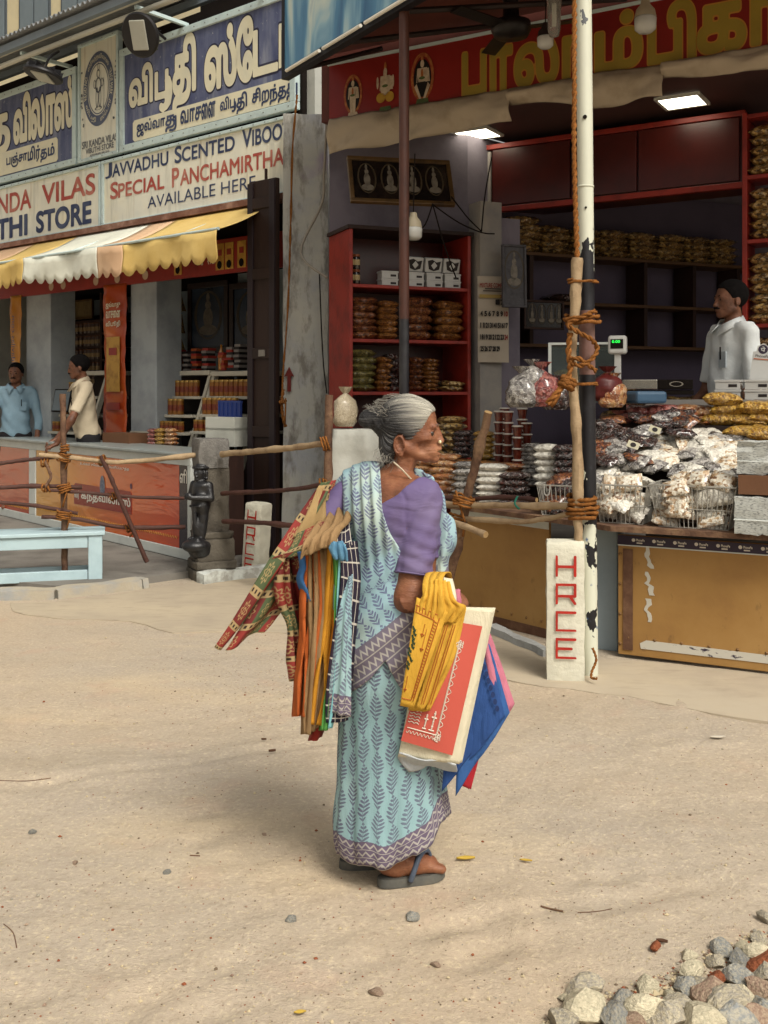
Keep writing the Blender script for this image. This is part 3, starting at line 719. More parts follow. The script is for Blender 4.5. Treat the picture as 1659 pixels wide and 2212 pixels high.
v, f = text_mesh('www.srikandavilas.com', 0.0); mx = max(p[0] for p in v)
mb = MB(); mb.add([(-0.04 + (p[1]) * 0.12, -0.05, 0.4 + p[0] / mx * 1.15) for p in v], f); mb.build('lettering', M_navyink, t)
t = thing('folding_door', 'tall dark brown folded wooden door between the two shops', 'door', P(568, 1212, 9.35) * 1.0, -R(40)); t.location.z = 0
M_dkdoor = paint('dark_brown_door', '#2b1c16', '#170f0c', 0.55, 0.3, 5, 0.7, 0.25, 20, stretch=(1, 1, 0.15))
hh = 1.5 + (850 - 388) / 2200 * 9.35
MB().box(-0.19, 0.17, 0.0, 0.05, 0.05, hh).build('leaf', M_dkdoor, t, bevel=0.006)
for z in (0.4, 1.1, 1.82, 2.55, 3.2): MB().box(-0.185, 0.165, -0.02, 0.0, z, z + 0.10).build('rail', M_dkdoor, t, bevel=0.004)
for u in (-0.19, 0.10): MB().box(u, u + 0.07, -0.022, 0.0, 0.06, hh - 0.02).build('stile', paint('door_edge_brown', '#241a1d', '#140d0c', 0.5, 0.35), t, bevel=0.004)
MB().box(0.01, 0.03, 0.01, 0.03, hh, hh + 0.1).build('hinge_pin', M_dkdoor, t)
MB().box(-0.03, 0.05, -0.03, -0.02, 1.84, 1.90).build('latch', paint('latch_steel', '#77726a', rough=0.4), t)
# ------------------------------------------------------------------ right shop: structure, sign, canopy, cabinets
RF = Frame(715, 8.9, 31)            # plane of the red sign
KF = Frame(755, 8.3, -22)           # front of the red cabinet
BF = Frame(1120, 9.3, -24)          # shelf with rows of packets
M_lilac = paint('stained_lilac_plaster', '#76707a', '#5a5560', 0.85, 0.2, 2.2, 0.8, 0.25, 18)
M_redlam = paint('dark_red_laminate', '#45120d', '#2e0c0a', 0.3, 0.5, 4, 0.6, 0.05)
M_redwood = paint('red_painted_wood', '#8a2518', '#55140e', 0.45, 0.4, 6, 0.7, 0.15, 30)
M_soffit = paint('brown_soffit_sheet', '#5b2f26', '#3c1f1a', 0.6, 0.3, 1.5, 0.7, 0.1, 10)
def rshop():
 t = thing('shop_building', 'open-fronted snack shop under a red Tamil sign', 'building', RF.o, RF.rot)
 def loc(v): v = v - RF.o; return (v.dot(RF.u), v.dot(RF.n))
 zt = 3.86
 cols = [(712, 9.15), (1010, 9.25), (1118, 9.75), (1640, 10.95), (1900, 10.6), (2500, 7.2)]
 pts = [loc(P(x, HY, d)) for x, d in cols]
 for k, (a, b) in enumerate(zip(pts, pts[1:])):
  A, B = Vector((a[0], a[1], 0)), Vector((b[0], b[1], 0)); n = Vector(((B - A).y, -(B - A).x, 0)).normalized() * -0.08
  mb = MB(); mb.add([A, B, B + n, A + n] + [p + Vector((0, 0, zt)) for p in (A, B, B + n, A + n)], [(3,2,1,0),(4,5,6,7),(0,1,5,4),(1,2,6,5),(2,3,7,6),(3,0,4,7)])
  mb.build('wall', M_lilac, t)
 fl = [loc(P(x, HY, d)) for x, d in ((715, 8.9), (1060, 7.2), (1190, 6.35), (1340, 6.1), (1659, 5.75), (2500, 5.2))]
 poly = fl + pts[::-1]
 def slab(nm, z0, z1, mt):
  n = len(poly); mb = MB(); mb.add([(p[0], p[1], z0) for p in poly] + [(p[0], p[1], z1) for p in poly], [tuple(range(n))[::-1], tuple(range(n, 2*n))] + [(i, (i+1) % n, n+(i+1) % n, n+i) for i in range(n)])
  o = mb.build(nm, mt, t); bm = bmesh.new(); bm.from_mesh(o.data); bmesh.ops.recalc_face_normals(bm, faces=bm.faces); bm.to_mesh(o.data); bm.free()
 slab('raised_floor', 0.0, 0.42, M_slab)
 cl = [(0.0, 0.08), (5.2, 0.08)]; poly2 = cl + [p for p in pts[::-1]]
 poly = poly2; slab('ceiling', 3.87, 3.95, paint('dark_ceiling_board', '#4a3430', '#33221f', 0.5, 0.4, 1.2, 0.5, 0.0))
 MB().box(-0.1, 5.2, 0.0, 0.08, 3.88, 4.5).build('front_beam', M_soffit, t)
 return t
rshop()
def column():
 t = thing('plaster_column', 'stained peeling plaster column with a small red arrow', 'column', P(660, 1207, 9.25), 0); t.location.z = 0
 m = Mat('peeling_plaster', 0.9, 0.2); x, y, z = m.xyz()
 a = m.noise(1.6, 6, 0.65); b = m.noise(5, 6, 0.65, stretch=(1, 1, 0.4)); c = m.noise(30, 4)
 base = m.ramp(a, [(0.3, '#8e929a'), (0.5, '#a0a09a'), (0.7, '#aba89c')])
 base = m.mix((b * 9 - 4.5).clamp() * 0.8, base, '#6a655d'); base = m.mix((m.noise(3.3, 6, 0.7, stretch=(1, 1, 0.25)) * 10 - 5.3).clamp() * 0.7, base, '#55514c'); base = m.mix((m.noise(7, 5, 0.7) * 14 - 9.0).clamp() * z.lt(1.1), base, '#5c4a3a')
 base = m.mix(((1.0 - z) * 0.9 + (a - 0.5) * 3).clamp() * 0.5, base, '#b3afa0')
 base = m.mix((m.noise(2.4, 3, 0.5) * 6 - 3.7).clamp() * z.gt(2.2), base, '#8d8295')
 m.color(base).bump(b * 1.4 + c * 0.3, 0.5, 0.02)
 hz = 1.5 + (850 - 245) / 2200 * 9.25
 mb = MB(); nz = 30
 def sec(k, j, wob=0.012):
  z_ = hz * j / nz; q = [(-0.205, 0), (0.2, 0.02), (0.2, 0.5), (-0.205, 0.45)][k]
  gx = 0.035 * max(0, 0.6 - z_) * (1 if k in (1, 2) else -1)
  return (q[0] + gx + wob * fbm(z_ * 3, k * 3.3), q[1] - abs(gx) * (1 if k < 2 else -1) + wob * fbm(z_ * 3 + 9, k * 2.2), z_)
 for j in range(nz + 1):
  for k in range(4):
   a_, b_ = sec(k, j), sec((k + 1) % 4, j)
   for s in range(4):
    f_ = s / 4; mb.v.append(tuple(a_[i] + (b_[i] - a_[i]) * f_ + (0.008 * fbm(z_ := a_[2] * 5 + s, k + f_ * 3, i * 5) if s else 0) for i in range(3)))
 for j in range(nz):
  for k in range(16): mb.f.append((j*16+k, j*16+(k+1) % 16, (j+1)*16+(k+1) % 16, (j+1)*16+k)); mb.m.append(0)
 mb.f.append(tuple(range(nz*16, nz*16+16))); mb.m.append(0)
 mb.build('shaft', m.m, t, smooth='auto')
 zz = lambda y: 1.5 - (y - 850) / 2200 * 9.22
 xx = lambda x: (x - 660) / 2200 * 9.22
 mb = MB(); mb.prism([(xx(621), zz(846)), (xx(629), zz(846)), (xx(629), zz(812)), (xx(636), zz(814)), (xx(625), zz(792)), (xx(614), zz(814)), (xx(621), zz(812))], -0.03, -0.022); mb.build('painted_arrow', paint('dark_red_paint', '#5f1a14', rough=0.7), t)
column()
t = thing('shop_sign', 'long red sign with golden Tamil letters and three deities', 'sign', RF.o, RF.rot)
MB().box(0, 5.0, -0.03, -0.002, 3.86, 4.35).build('panel', paint('red_sign_flex', '#7d1d16', '#5c1310', 0.4, 0.4, 1.2, 0.6, 0.05, 5), t)
MB().box(-0.01, 5.0, -0.045, 0.0, 4.351, 4.375).build('frame_rail', M_alu, t)
M_olive = paint('golden_letter_print', '#8f7a2c', '#7a6624', 0.45, 0.4, 3, 0.5, 0.0); M_goldline = paint('gold_outline_print', '#b07a34', rough=0.45, amt=0.2, bump=0)
def rword(txt, x0, x1, z0, z1, strokes=()):
 a = RF.px(x0, 150)[0]; b = RF.px(x1, 150)[0]; mb = MB(); letters(mb, txt, a, b, z0, z1, -0.036, 0, 0.035, strokes, [(0.02, 1, 0.002)]); mb.build('lettering', [M_olive, M_goldline], t)
rword('பா', 1005, 1108, 3.90, 4.22); rword('லா', 1118, 1278, 3.90, 4.22); rword('ம்', 1293, 1386, 3.91, 4.31); rword('பி', 1406, 1502, 3.905, 4.31); rword('கா', 1512, 1704, 3.915, 4.225)
M_skin_print = paint('cream_print', '#b9a890', '#8a7560', 0.5, 0.3, 20, 0.7, 0.0); M_arch = paint('copper_print', '#8d4a2a', '#b07a40', 0.5, 0.3, 30, 0.8, 0.0); M_blackp = paint('black_print', '#14110f', rough=0.5, amt=0); M_greenp = paint('green_print', '#4c5a34', '#2e3a2a', 0.5, 0.3, 20, 0.6, 0.0); M_yelp = paint('yellow_print', '#a8842e', '#8a6424', 0.5, 0.3, 20, 0.6, 0.0)
def deity(u, z0, h, seat, arch):
 mb = MB(); y = -0.034; w = h * 0.42
 if arch:
  ring(mb, u, z0 + h * 0.55, w * 0.48, w * 0.62, h * 0.40, h * 0.47, y - 0.001, 1, 28)
  disc(mb, u, z0 + h * 0.5, w * 0.47, h * 0.40, y, 2, 28)
 zz = lambda k: z0 + h * k
 disc(mb, u, zz(0.80), w * 0.10, h * 0.075, y - 0.003, 0); disc(mb, u, zz(0.90), w * 0.07, h * 0.09, y - 0.002, 1)
 mb.prism([(u - w*0.20, zz(.45)), (u + w*0.20, zz(.45)), (u + w*0.26, zz(.72)), (u - w*0.26, zz(.72))], y - 0.004, y - 0.002, 0)
 disc(mb, u, zz(0.60), w * 0.07, h * 0.10, y - 0.006, 1)
 for s in (-1, 1):
  mb.prism([(u + s*w*0.24 - 0.012, zz(.44)), (u + s*w*0.34 + 0.012, zz(.44)), (u + s*w*0.28 + 0.012, zz(.70)), (u + s*w*0.22 - 0.008, zz(.70))], y - 0.004, y - 0.002, 0)
  if seat == 'cross': disc(mb, u + s * w * 0.24, zz(0.30), w * 0.24, h * 0.10, y - 0.005, 4); disc(mb, u + s*w*0.42, zz(0.6), w*0.06, h*0.12, y - 0.003, 0)
  elif seat == 'knees': mb.prism([(u + s*w*0.05, zz(.12)), (u + s*w*0.16, zz(.12)), (u + s*w*0.42, zz(.36)), (u + s*w*0.30, zz(.42))], y - 0.005, y - 0.003, 0)
  else: mb.prism([(u + s*w*0.09 - .012, zz(.12)), (u + s*w*0.09 + .012, zz(.12)), (u + s*w*0.10 + .016, zz(.46)), (u + s*w*0.10 - .016, zz(.46))], y - 0.005, y - 0.003, 0)
 if seat == 'cross': mb.prism([(u - .012, zz(.36)), (u + .02, zz(.36)), (u + .016, zz(.78)), (u - .016, zz(.78))], y - 0.008, y - 0.006, 0); disc(mb, u, zz(0.46), w * 0.26, h * 0.12, y - 0.005, 0)
 disc(mb, u, zz(0.52), w * 0.16, h * 0.03, y - 0.0085, 3)
 mb.prism([(u - w*0.36, z0), (u + w*0.36, z0), (u + w*0.28, zz(.12)), (u - w*0.28, zz(.12))], y - 0.003, y - 0.001, 3 if seat != 'stand' else 0)
 mb.build('deity_print', [M_skin_print, M_arch, M_blackp, M_greenp, M_yelp], t)
deity(0.25, 3.87, 0.36, 'stand', True); deity(0.575, 3.865, 0.43, 'cross', False); deity(0.93, 3.88, 0.42, 'knees', True)
M_canvas = paint('dirty_beige_canvas', '#ab9d88', '#75664f', 0.9, 0.15, 2.4, 0.7, 0.35, 14, thr=(0.5, 0.72))
def canvas(u0, u1, d0, d1, label, seed):
 t_ = thing('rolled_canvas', label, 'canvas', RF.o, RF.rot); mb = MB()
 def fn(a, b):
  u = u0 + (u1 - u0) * a; dr = (d0 + (d1 - d0) * a); f_ = fbm(u * 2.3, b * 1.2, seed)
  sag = -0.04 * math.sin(a * math.pi)
  y = -0.055 - 0.05 * math.sin(b * math.pi) - 0.035 * f_ - 0.03 * math.sin(u * 9 + b * 5 + seed) * b
  return (u, y, 3.885 - dr * b + 0.012 * math.sin(u * 7) * b + sag * b * 0.4 + 0.015 * f_)
 mb.grid(fn, 60, 14); mb.build('cloth', M_canvas, t_, smooth=True, solid=0.006)
canvas(0.02, 1.74, 0.31, 0.25, 'dirty beige canvas below the deities on the red sign', 1); canvas(1.72, 2.93, 0.12, 0.27, 'middle piece of beige canvas behind the white pole', 2); canvas(2.92, 5.0, 0.11, 0.20, 'beige canvas at the right end of the red sign', 3)
UF = Frame(620, 8.3, 58.3)
t = thing('canopy', 'brown canopy sheet over the snack shop front', 'canopy', (0, 0, 0), 0)
zc = 4.36
q = [UF.w(0.02, 0.0, 4.10), UF.w(1.85, 0.0, 4.10), UF.w(3.2, 0, 4.15), RF.w(5.2, -2.3, 4.2), RF.w(5.2, -0.05, 4.44), RF.w(-0.1, -0.05, 4.44)]
mb = MB(); mb.add([tuple(p) for p in q] + [(p.x, p.y, p.z + 0.06) for p in q], [(0, 1, 2, 5), (2, 3, 4, 5), (6, 11, 8, 7), (8, 11, 10, 9)] + [(i, 6 + i, 6 + (i+1) % 6, (i+1) % 6) for i in range(6)])
o = mb.build('roof_sheet', M_soffit, t); bm = bmesh.new(); bm.from_mesh(o.data); bmesh.ops.triangulate(bm, faces=bm.faces); bmesh.ops.recalc_face_normals(bm, faces=bm.faces); bm.to_mesh(o.data); bm.free()
for k, u in enumerate((0.3, 1.0, 1.7)):
 a, b = UF.w(u, 0.02, 4.075), RF.w(u * 1.5 + 0.1, -0.06, 4.40); MB().tube([a, b], 0.022, 6).build('rafter', paint('dark_steel', '#241a17', '#3a2a24', 0.6), t)
t = thing('banner_board', 'pale blue printed banner board on the canopy edge', 'banner', UF.o, UF.rot)
m = Mat('blue_white_print', 0.35, 0.45); _x, _y, _z = m.xyz()
_n = m.noise(0.9, 4, 0.5, stretch=(2.0, 1, 0.45), dist=1.6)
m.color(m.ramp(_n, [(0.30, '#2f5f86'), (0.42, '#4f83a5'), (0.50, '#8fb4c2'), (0.56, '#c3cfc4'), (0.66, '#5c8fae'), (0.75, '#3b6a92')]))
MB().box(0, 3.2, -0.02, 0.015, 4.14, 5.6).build('print', m.m, t)
for b in ((-0.03, 0.0, 4.06, 5.6), (0, 3.2, 4.06, 4.12)): MB().box(b[0], b[1], -0.035, 0.03, b[2], b[3]).build('frame_rail', paint('black_frame_steel', '#17151a', rough=0.5), t)
for k in range(5):
 a = 0.10 + k * 0.62
 o = MB().tube([(a, -0.055, 4.095), (a + 0.56, -0.055, 4.095)], 0.014, 8).build('tube_light', paint('unlit_tube_glass', '#e6e3d6', '#d2cfc2', 0.25, 0.5, bump=0), None, UF.o, (0, 0, UF.rot), smooth='auto')
 tag(o, 'white tube light under the blue banner, ' + ('lowest and farthest', 'second up', 'third up', 'fourth up', 'nearest')[k] + ' of the row', 'light', 'tube lights under the blue banner')
 MB().box(a + 0.005, a + 0.03, -0.07, -0.035, 4.07, 4.12).build('holder', M_dark, o) if False else None
M_led = glow('lit_led_panel', '#fff6dc', 6.0)
def ledp(x, y, label):
 d = F * (3.872 - CAMZ) / (HY - y); p = P(x, y, d)
 t_ = thing('ceiling_light', label, 'light', (p.x, p.y, 3.845), RF.rot, 'square led panels in the shop ceiling')
 MB().box(-0.155, 0.155, -0.155, 0.155, 0.004, 0.02).build('diffuser', M_led, t_)
 mb = MB()
 for b in ((-0.18, 0.18, -0.18, -0.155), (-0.18, 0.18, 0.155, 0.18), (-0.18, -0.155, -0.155, 0.155), (0.155, 0.18, -0.155, 0.155)): mb.box(b[0], b[1], b[2], b[3], 0.0, 0.022)
 mb.build('frame', M_white, t_)
ledp(1032, 285, 'lit square ceiling light left of the white pole'); ledp(1474, 215, 'lit square ceiling light right of the white pole')
t = thing('loft_cupboard', 'dark red glossy loft cupboard under the shop ceiling', 'cupboard', RF.w(0, 1.2, 0), RF.rot)
MB().box(0.82, 3.24, 0.03, 0.6, 3.22, 3.80).build('carcass', M_redlam, t)
e = [0.76, 0.98, 1.75, 2.35, 3.2]
for a, b in zip(e[1:], e[2:]): MB().box(a + 0.01, b - 0.01, 0.0, 0.028, 3.235, 3.75).build('door', M_redlam, t, bevel=0.004)
MB().box(0.80, 0.97, 0.0, 0.028, 3.235, 3.74).build('white_panel', paint('grey_white_panel', '#97918c', '#7b7570', 0.6), t)
for b in ((0.74, 3.24, -0.02, 0.04, 3.17, 3.218), (0.74, 3.24, -0.015, 0.03, 3.755, 3.80), (0.74, 0.795, -0.012, 0.6, 3.22, 3.754)): MB().box(*b).build('frame_rail', M_redwood, t, bevel=0.004)
t = thing('shelf_cabinet', 'tall open red cabinet stacked with snack packets and white tubs', 'cabinet', KF.o, KF.rot)
W, Dp = 1.105, 0.52
zt = KF.px(755, 493)[1]
for b in ((0, 0.03, 0, Dp), (W - 0.03, W, 0, Dp)): MB().box(b[0], b[1], 0, Dp, 0.42, zt).build('side_panel', M_redwood, t, bevel=0.004)
MB().box(0.03, W - 0.03, Dp - 0.02, Dp, 0.42, zt).build('back_panel', M_redlam, t)
KSH = [KF.px(755, y)[1] for y in (846, 731, 612)]
for z in KSH + [1.0]: MB().box(0.03, W - 0.03, 0.004, Dp - 0.02, z - 0.028, z).build('shelf', M_redwood, t, bevel=0.003)
MB().box(-0.02, W + 0.02, -0.02, Dp, zt, zt + 0.03).build('top', paint('dark_wood_top', '#2a1a15', '#171010', 0.6), t)
def framed(name, label, loc, rot, w, h, tilt, mt_frame, mt_in, fw=0.03, extra=None):
 t_ = thing(name, label, 'picture', loc, (-tilt, 0, rot));
 MB().box(-w/2 + fw, w/2 - fw, 0.005, 0.02, fw, h - fw).build('picture_print', mt_in, t_)
 for b in ((-w/2, w/2, 0, fw), (-w/2, w/2, h - fw, h), (-w/2, -w/2 + fw, fw, h - fw), (w/2 - fw, w/2, fw, h - fw)): MB().box(b[0], b[1], -0.012, 0.03, b[2], b[3]).build('frame_rail', mt_frame, t_, bevel=0.005)
 if extra: extra(t_)
 return t_
M_goldfr = paint('dull_gold_frame', '#5c4526', '#2c1f14', 0.35, 0.5, 10, 0.7, 0.1, metal=0.3)
M_darkpic = paint('dark_picture', '#120f0d', '#2a2019', 0.2, 0.5, 12, 0.7, 0.0)
M_figure = paint('dim_silver_figures', '#6d6558', '#3c342a', 0.45, 0.4, 25, 0.8, 0.0)
def figures(xs, z0, h, w):
 def f(t_):
  for x in xs:
   mb = MB(); y = 0.003
   ring(mb, x, z0 + h * 0.55, w * 0.38, w * 0.46, h * 0.42, h * 0.46, y, 1, 20)
   disc(mb, x, z0 + h * 0.74, w * 0.10, h * 0.08, y - 0.001, 0, 10); disc(mb, x, z0 + h * 0.5, w * 0.16, h * 0.20, y - 0.001, 0, 12)
   disc(mb, x, z0 + h * 0.27, w * 0.30, h * 0.10, y - 0.001, 0, 12); disc(mb, x, z0 + h * 0.88, w * 0.06, h * 0.09, y - 0.001, 0, 8)
   mb.build('figure_print', [M_figure, paint('dim_arch', '#3f3526', rough=0.4)], t_)
 return f
a = P(872, 440, 8.15)
framed('framed_picture', 'long dark framed picture of deities hung above the red cabinet', a, R(12), 0.86, 0.44, R(24), M_goldfr, M_darkpic, 0.035, figures((-0.28, -0.09, 0.1, 0.28), 0.06, 0.32, 0.17))
d0 = 8.72
p = P(1066, HY, d0); t = thing('shop_post', 'grey-white square post behind the calendar', 'post', (p.x, p.y, 0.42), R(24))
MB().box(-0.13, 0.08, 0.0, 0.2, 0.0, 2.72).build('shaft', paint('dirty_white_post', '#8f8a82', '#6b6a70', 0.8, 0.2, 3, 0.7, 0.2, 15), t)
MB().box(0.082, 0.30, 0.06, 0.3, 0.0, 2.6).build('lilac_side', M_lilac, t)
p = P(1064, 783, d0 - 0.04); w = 70 / 2200 * d0; h = 185 / 2200 * d0
t = thing('wall_calendar', 'paper wall calendar with red heading hung on the post', 'calendar', p, R(14))
def cal(a, b): return (-w/2 + w * a, -0.012 - 0.012 * math.sin(a * 3.1) * (1 - b) - 0.01 * (1 - b), h * b)
mb = MB(); mb.grid(cal, 6, 12); mb.build('sheet', paint('calendar_paper', '#a59a8a', '#8f8474', 0.7, 0.2, 4, 0.5, 0.0), t, smooth=True)
mb = MB(); letters(mb, 'MIXTURE COMPANY', -w*0.46, w*0.46, h*0.865, h*0.915, -0.04, 0, 0.03, res=24); mb.build('lettering', paint('calendar_red', '#7a2a22', rough=0.7, amt=0), t)
for a, b in ((h*0.82, 0.85), (h*0.845, 0.7)): MB().box(-w*0.42 * b, w*0.42 * b, -0.0385, -0.0375, a, a + 0.008).build('small_print', paint('calendar_black', '#1e1a18', rough=0.7, amt=0), t)
MB().box(-w*0.47, w*0.47, -0.037, -0.036, h*0.745, h*0.785).build('yellow_strip', paint('calendar_yellow', '#9a8248', rough=0.7), t)
mb = MB(); letters(mb, '2024', w*0.2, w*0.42, h*0.75, h*0.78, -0.039, 0, 0.03, res=24); mb.build('lettering', _mc['calendar_red'], t)
day = 1
for r_ in range(5):
 for c_ in range(7):
  if (r_ == 0 and c_ < 4) or day > 29: continue
  x = -w*0.44 + c_ * w * 0.13; z = h * 0.67 - r_ * h * 0.135
  mb = MB(); letters(mb, str(day), x, x + w * (0.07 if day < 10 else 0.10), z, z + h * 0.055, -0.039, 0, 0.05, res=16)
  mb.build('date_number', _mc['calendar_red'] if day in (10, 24) and c_ == 6 else _mc['calendar_black'], t); day += 1
p = P(1112, 664, 8.55)
framed('carved_plaque', 'grey relief plaque of a deity beside the calendar', p, R(14), 0.215, 0.53, R(2), paint('grey_relief', '#4b4a4e', '#302e30', 0.6, 0.3, 14, 0.7, 0.6, 40), _mc['grey_relief'], 0.02, figures((0,), 0.12, 0.36, 0.2))
t = thing('wall_shelf', 'long wooden wall shelf along the lilac back wall', 'shelf', BF.o, BF.rot)
M_shelfedge = paint('shelf_edge_wood', '#5a4028', '#3a2818', 0.6, 0.3, 10, 0.6, 0.2, 30, stretch=(0.3, 1, 1))
zS1 = BF.px(1120, 542)[1]; zS2 = BF.px(1144, 648)[1]; zS3 = BF.px(1144, 742)[1]
for z in (zS1, zS2, zS3): MB().box(-0.1, 3.0, 0, 0.32, z - 0.03, z).build('board', M_shelfedge, t, bevel=0.004)
for u in (0.15, 1.45, 2.05, 2.62): MB().box(u - 0.02, u + 0.02, 0.015, 0.3, zS3, zS1 - 0.031).build('divider', M_brownwood, t)
MB().box(-0.1, 3.0, 0.33, 0.36, 1.0, 3.5).build('back_panel', paint('lilac_back_panel', '#5a5262', '#474150', 0.8), t)
p = P(1603, HY, 7.7); t = thing('packet_rack', 'tall red rack of banana chip packets at the right edge', 'rack', (p.x, p.y, 0.42), RF.rot)
MB().box(0, 0.035, 0, 0.3, 0, 3.2).build('upright', M_redwood, t, bevel=0.004); MB().box(0.70, 0.735, 0, 0.3, 0, 3.2).build('upright', M_redwood, t, bevel=0.004)
RACKF = Frame(1603, 7.7, 31); RSH = [RACKF.px(1620, y)[1] for y in (862, 700, 517, 378, 246)]
for z in RSH: MB().box(0.036, 0.699, 0.003, 0.3, z - 0.45, z - 0.42).build('shelf', M_redwood, t, bevel=0.003)
p = P(1175, 712, 9.05); framed('framed_picture', 'dark row of small silver figures behind the calendar', p, R(24), 0.42, 0.26, 0.0, M_brownwood, M_darkpic, 0.02, figures((-0.12, -0.02, 0.08, 0.16), 0.03, 0.2, 0.1))
p = P(873, HY, 6.85); t = thing('steel_post', 'slim brown and black steel post behind the old woman', 'post', (p.x, p.y, 0), 0)
MB().tube([(0, 0, 0), (0, 0, 2.0)], 0.033, 16).build('lower_tube', paint('black_pole_paint', '#1d1c20', '#3a3a3c', 0.4, 0.5, 8, 0.6, 0.05), t, smooth='auto'); MB().tube([(0, 0, 2.0), (0, 0, 4.12)], 0.0345, 16).build('upper_tube', paint('brown_pole_paint', '#4c2d23', '#33201a', 0.5, 0.4, 8, 0.6, 0.05), t, smooth='auto')
def bulb(label, x, y, d, s, lit=False, cap='#a39880'):
 p_ = P(x, y, d); t_ = thing('light_bulb', label, 'bulb', p_, 0)
 MB().lathe([(0.0, -0.5*s), (0.22*s, -0.48*s), (0.34*s, -0.38*s), (0.36*s, -0.05*s), (0.34*s, 0.0)], 16).build('glass', paint('milky_bulb_glass', '#b4b4ae', '#9a9a94', 0.25, 0.5, bump=0), t_, smooth=True)
 MB().lathe([(0.35*s, 0.0), (0.30*s, 0.25*s), (0.16*s, 0.42*s), (0.13*s, 0.6*s), (0.0, 0.62*s)], 16).build('cap', paint('bulb_cap_' + cap[1:], cap, None, 0.5), t_, smooth='auto')
 MB().tube([(0, 0, 0.6*s), (0.01, 0, 0.6*s + 0.4)], 0.004, 5).build('wire', M_dark, t_)
bulb('milky bulb with beige cap beside the slim post', 893, 492, 6.9, 0.17); bulb('milky bulb hanging left of the white pole, before the sign', 1178, 80, 7.0, 0.16, cap='#2a2320'); bulb('round milky lamp before the golden sign letters', 1394, 38, 6.6, 0.2)
p = P(1104, 40, 7.3); t = thing('ceiling_fan', 'dark fan motor hanging under the canopy', 'fan', p, 0)
MB().lathe([(0.0, -0.14), (0.12, -0.13), (0.145, -0.08), (0.14, -0.03), (0.06, 0.0), (0.055, 0.12), (0.075, 0.16), (0.07, 0.3), (0.0, 0.32)], 20).build('motor', paint('fan_black', '#17120f', rough=0.4), t, smooth=True)
for k in range(3): MB().box(0.12, 0.56, -0.055, 0.055, -0.075, -0.069, M=Matrix.Rotation(R(100 + 120 * k), 4, 'Z') @ Matrix.Rotation(R(8), 4, 'X')).build('blade', paint('fan_black', '#17120f'), t)
p = P(1197, 30, 6.4); t = thing('glass_lamp', 'clear glass tube lamp hanging beside the roped pole', 'lamp', p, 0)
mg = Mat('clear_lamp_glass', 0.05, 0.5); mg.color('#d8d4c8'); mg.b.inputs['Transmission Weight'].default_value = 0.85; mg.b.inputs['IOR'].default_value = 1.2
MB().lathe([(0, -0.15), (0.03, -0.14), (0.04, -0.1), (0.045, 0.05), (0.05, 0.12), (0.03, 0.16), (0, 0.17)], 14).build('glass', mg.m, t, smooth=True)
MB().lathe([(0.012, -0.08), (0.012, 0.06), (0.0, 0.07)], 8).build('filament_mount', M_white, t)
def cable(label, pts, r=0.006, mt=None, name='cable'):
 pv = [P(*q) for q in pts]; out = []
 for i in range(len(pv) - 1):
  a = pv[max(i-1, 0)]; b = pv[i]; c = pv[i+1]; d = pv[min(i+2, len(pv)-1)]
  for k in range(6):
   s = k / 6; out.append(0.5 * ((2*b) + (c - a)*s + (2*a - 5*b + 4*c - d)*s*s + (-a + 3*b - 3*c + d)*s*s*s))
 out.append(pv[-1]); mb = MB(); mb.tube(out, r, 5); return tag(mb.build(name, mt or M_dark, smooth=True), label, 'cable')
cable('dark cable hanging down the edge of the plaster column', [(690, 590, 9.1), (694, 700, 9.1), (699, 790, 9.1), (706, 850, 9.1)]); cable('dark cable fanning from the framed picture to the bulb', [(935, 440, 8.0), (915, 490, 7.9), (880, 500, 7.6)])
cable('dark cable drooping from picture towards the post', [(935, 442, 8.1), (990, 480, 8.3), (1040, 502, 8.5), (1068, 505, 8.6)]); cable('thin cable from the picture corner to the calendar post', [(975, 425, 8.1), (1010, 470, 8.4), (1040, 500, 8.6)]); cable('black cable hanging over the white tubs in the cabinet', [(935, 442, 8.1), (960, 530, 8.15), (985, 600, 8.2)])
cable('dark cable in front of the loft cupboard side', [(1062, 340, 8.7), (1048, 420, 8.6), (1040, 500, 8.6)]); cable('pale conduit slanting down the shop side', [(707, 245, 9.1), (700, 370, 9.1), (695, 440, 9.1), (650, 545, 9.1), (707, 600, 8.8)], 0.012, paint('old_conduit', '#8a8378', '#6a645c', 0.7))
# ------------------------------------------------------------------ fence, bench, stone pillar, marker posts, counters
def fd(x):
 if x <= 450: return 8.0 + (x - 137) / 313 * 0.3
 A = P(450, HY, 8.3); B = P(1265, HY, 5.42); k = (x - CX) / F
 t = (k * A.y - A.x) / ((B.x - A.x) - k * (B.y - A.y)); return A.y + (B.y - A.y) * t
M_bark = Mat('weathered_branch', 0.85, 0.2); _n = M_bark.noise(9, 5, 0.6, stretch=(1, 1, 1)); _m = M_bark.noise(40, 4, 0.6)
M_bark.color(M_bark.mix(((_m - 0.5) * 4).clamp() * 0.6, M_bark.ramp(_n, [(0.32, '#4a362c'), (0.5, '#6b5140'), (0.66, '#80664e')]), '#33251e')).bump(_m + _n, 0.6, 0.01); M_bark = M_bark.m
M_palebark = paint('bleached_branch', '#a08a6c', '#6d5640', 0.8, 0.2, 7, 0.8, 0.5, 40); M_reddark = paint('reddish_branch', '#4a2f27', '#35201b', 0.7, 0.3, 8, 0.7, 0.5, 40)
M_coir = paint('coir_rope', '#8a5a2e', '#5e3a1c', 0.95, 0.1, 60, 0.8, 0.6, 220, rand=0.3)
M_cut = paint('cut_wood_end', '#a98b60', '#7a5e40', 0.8, 0.2, 20)
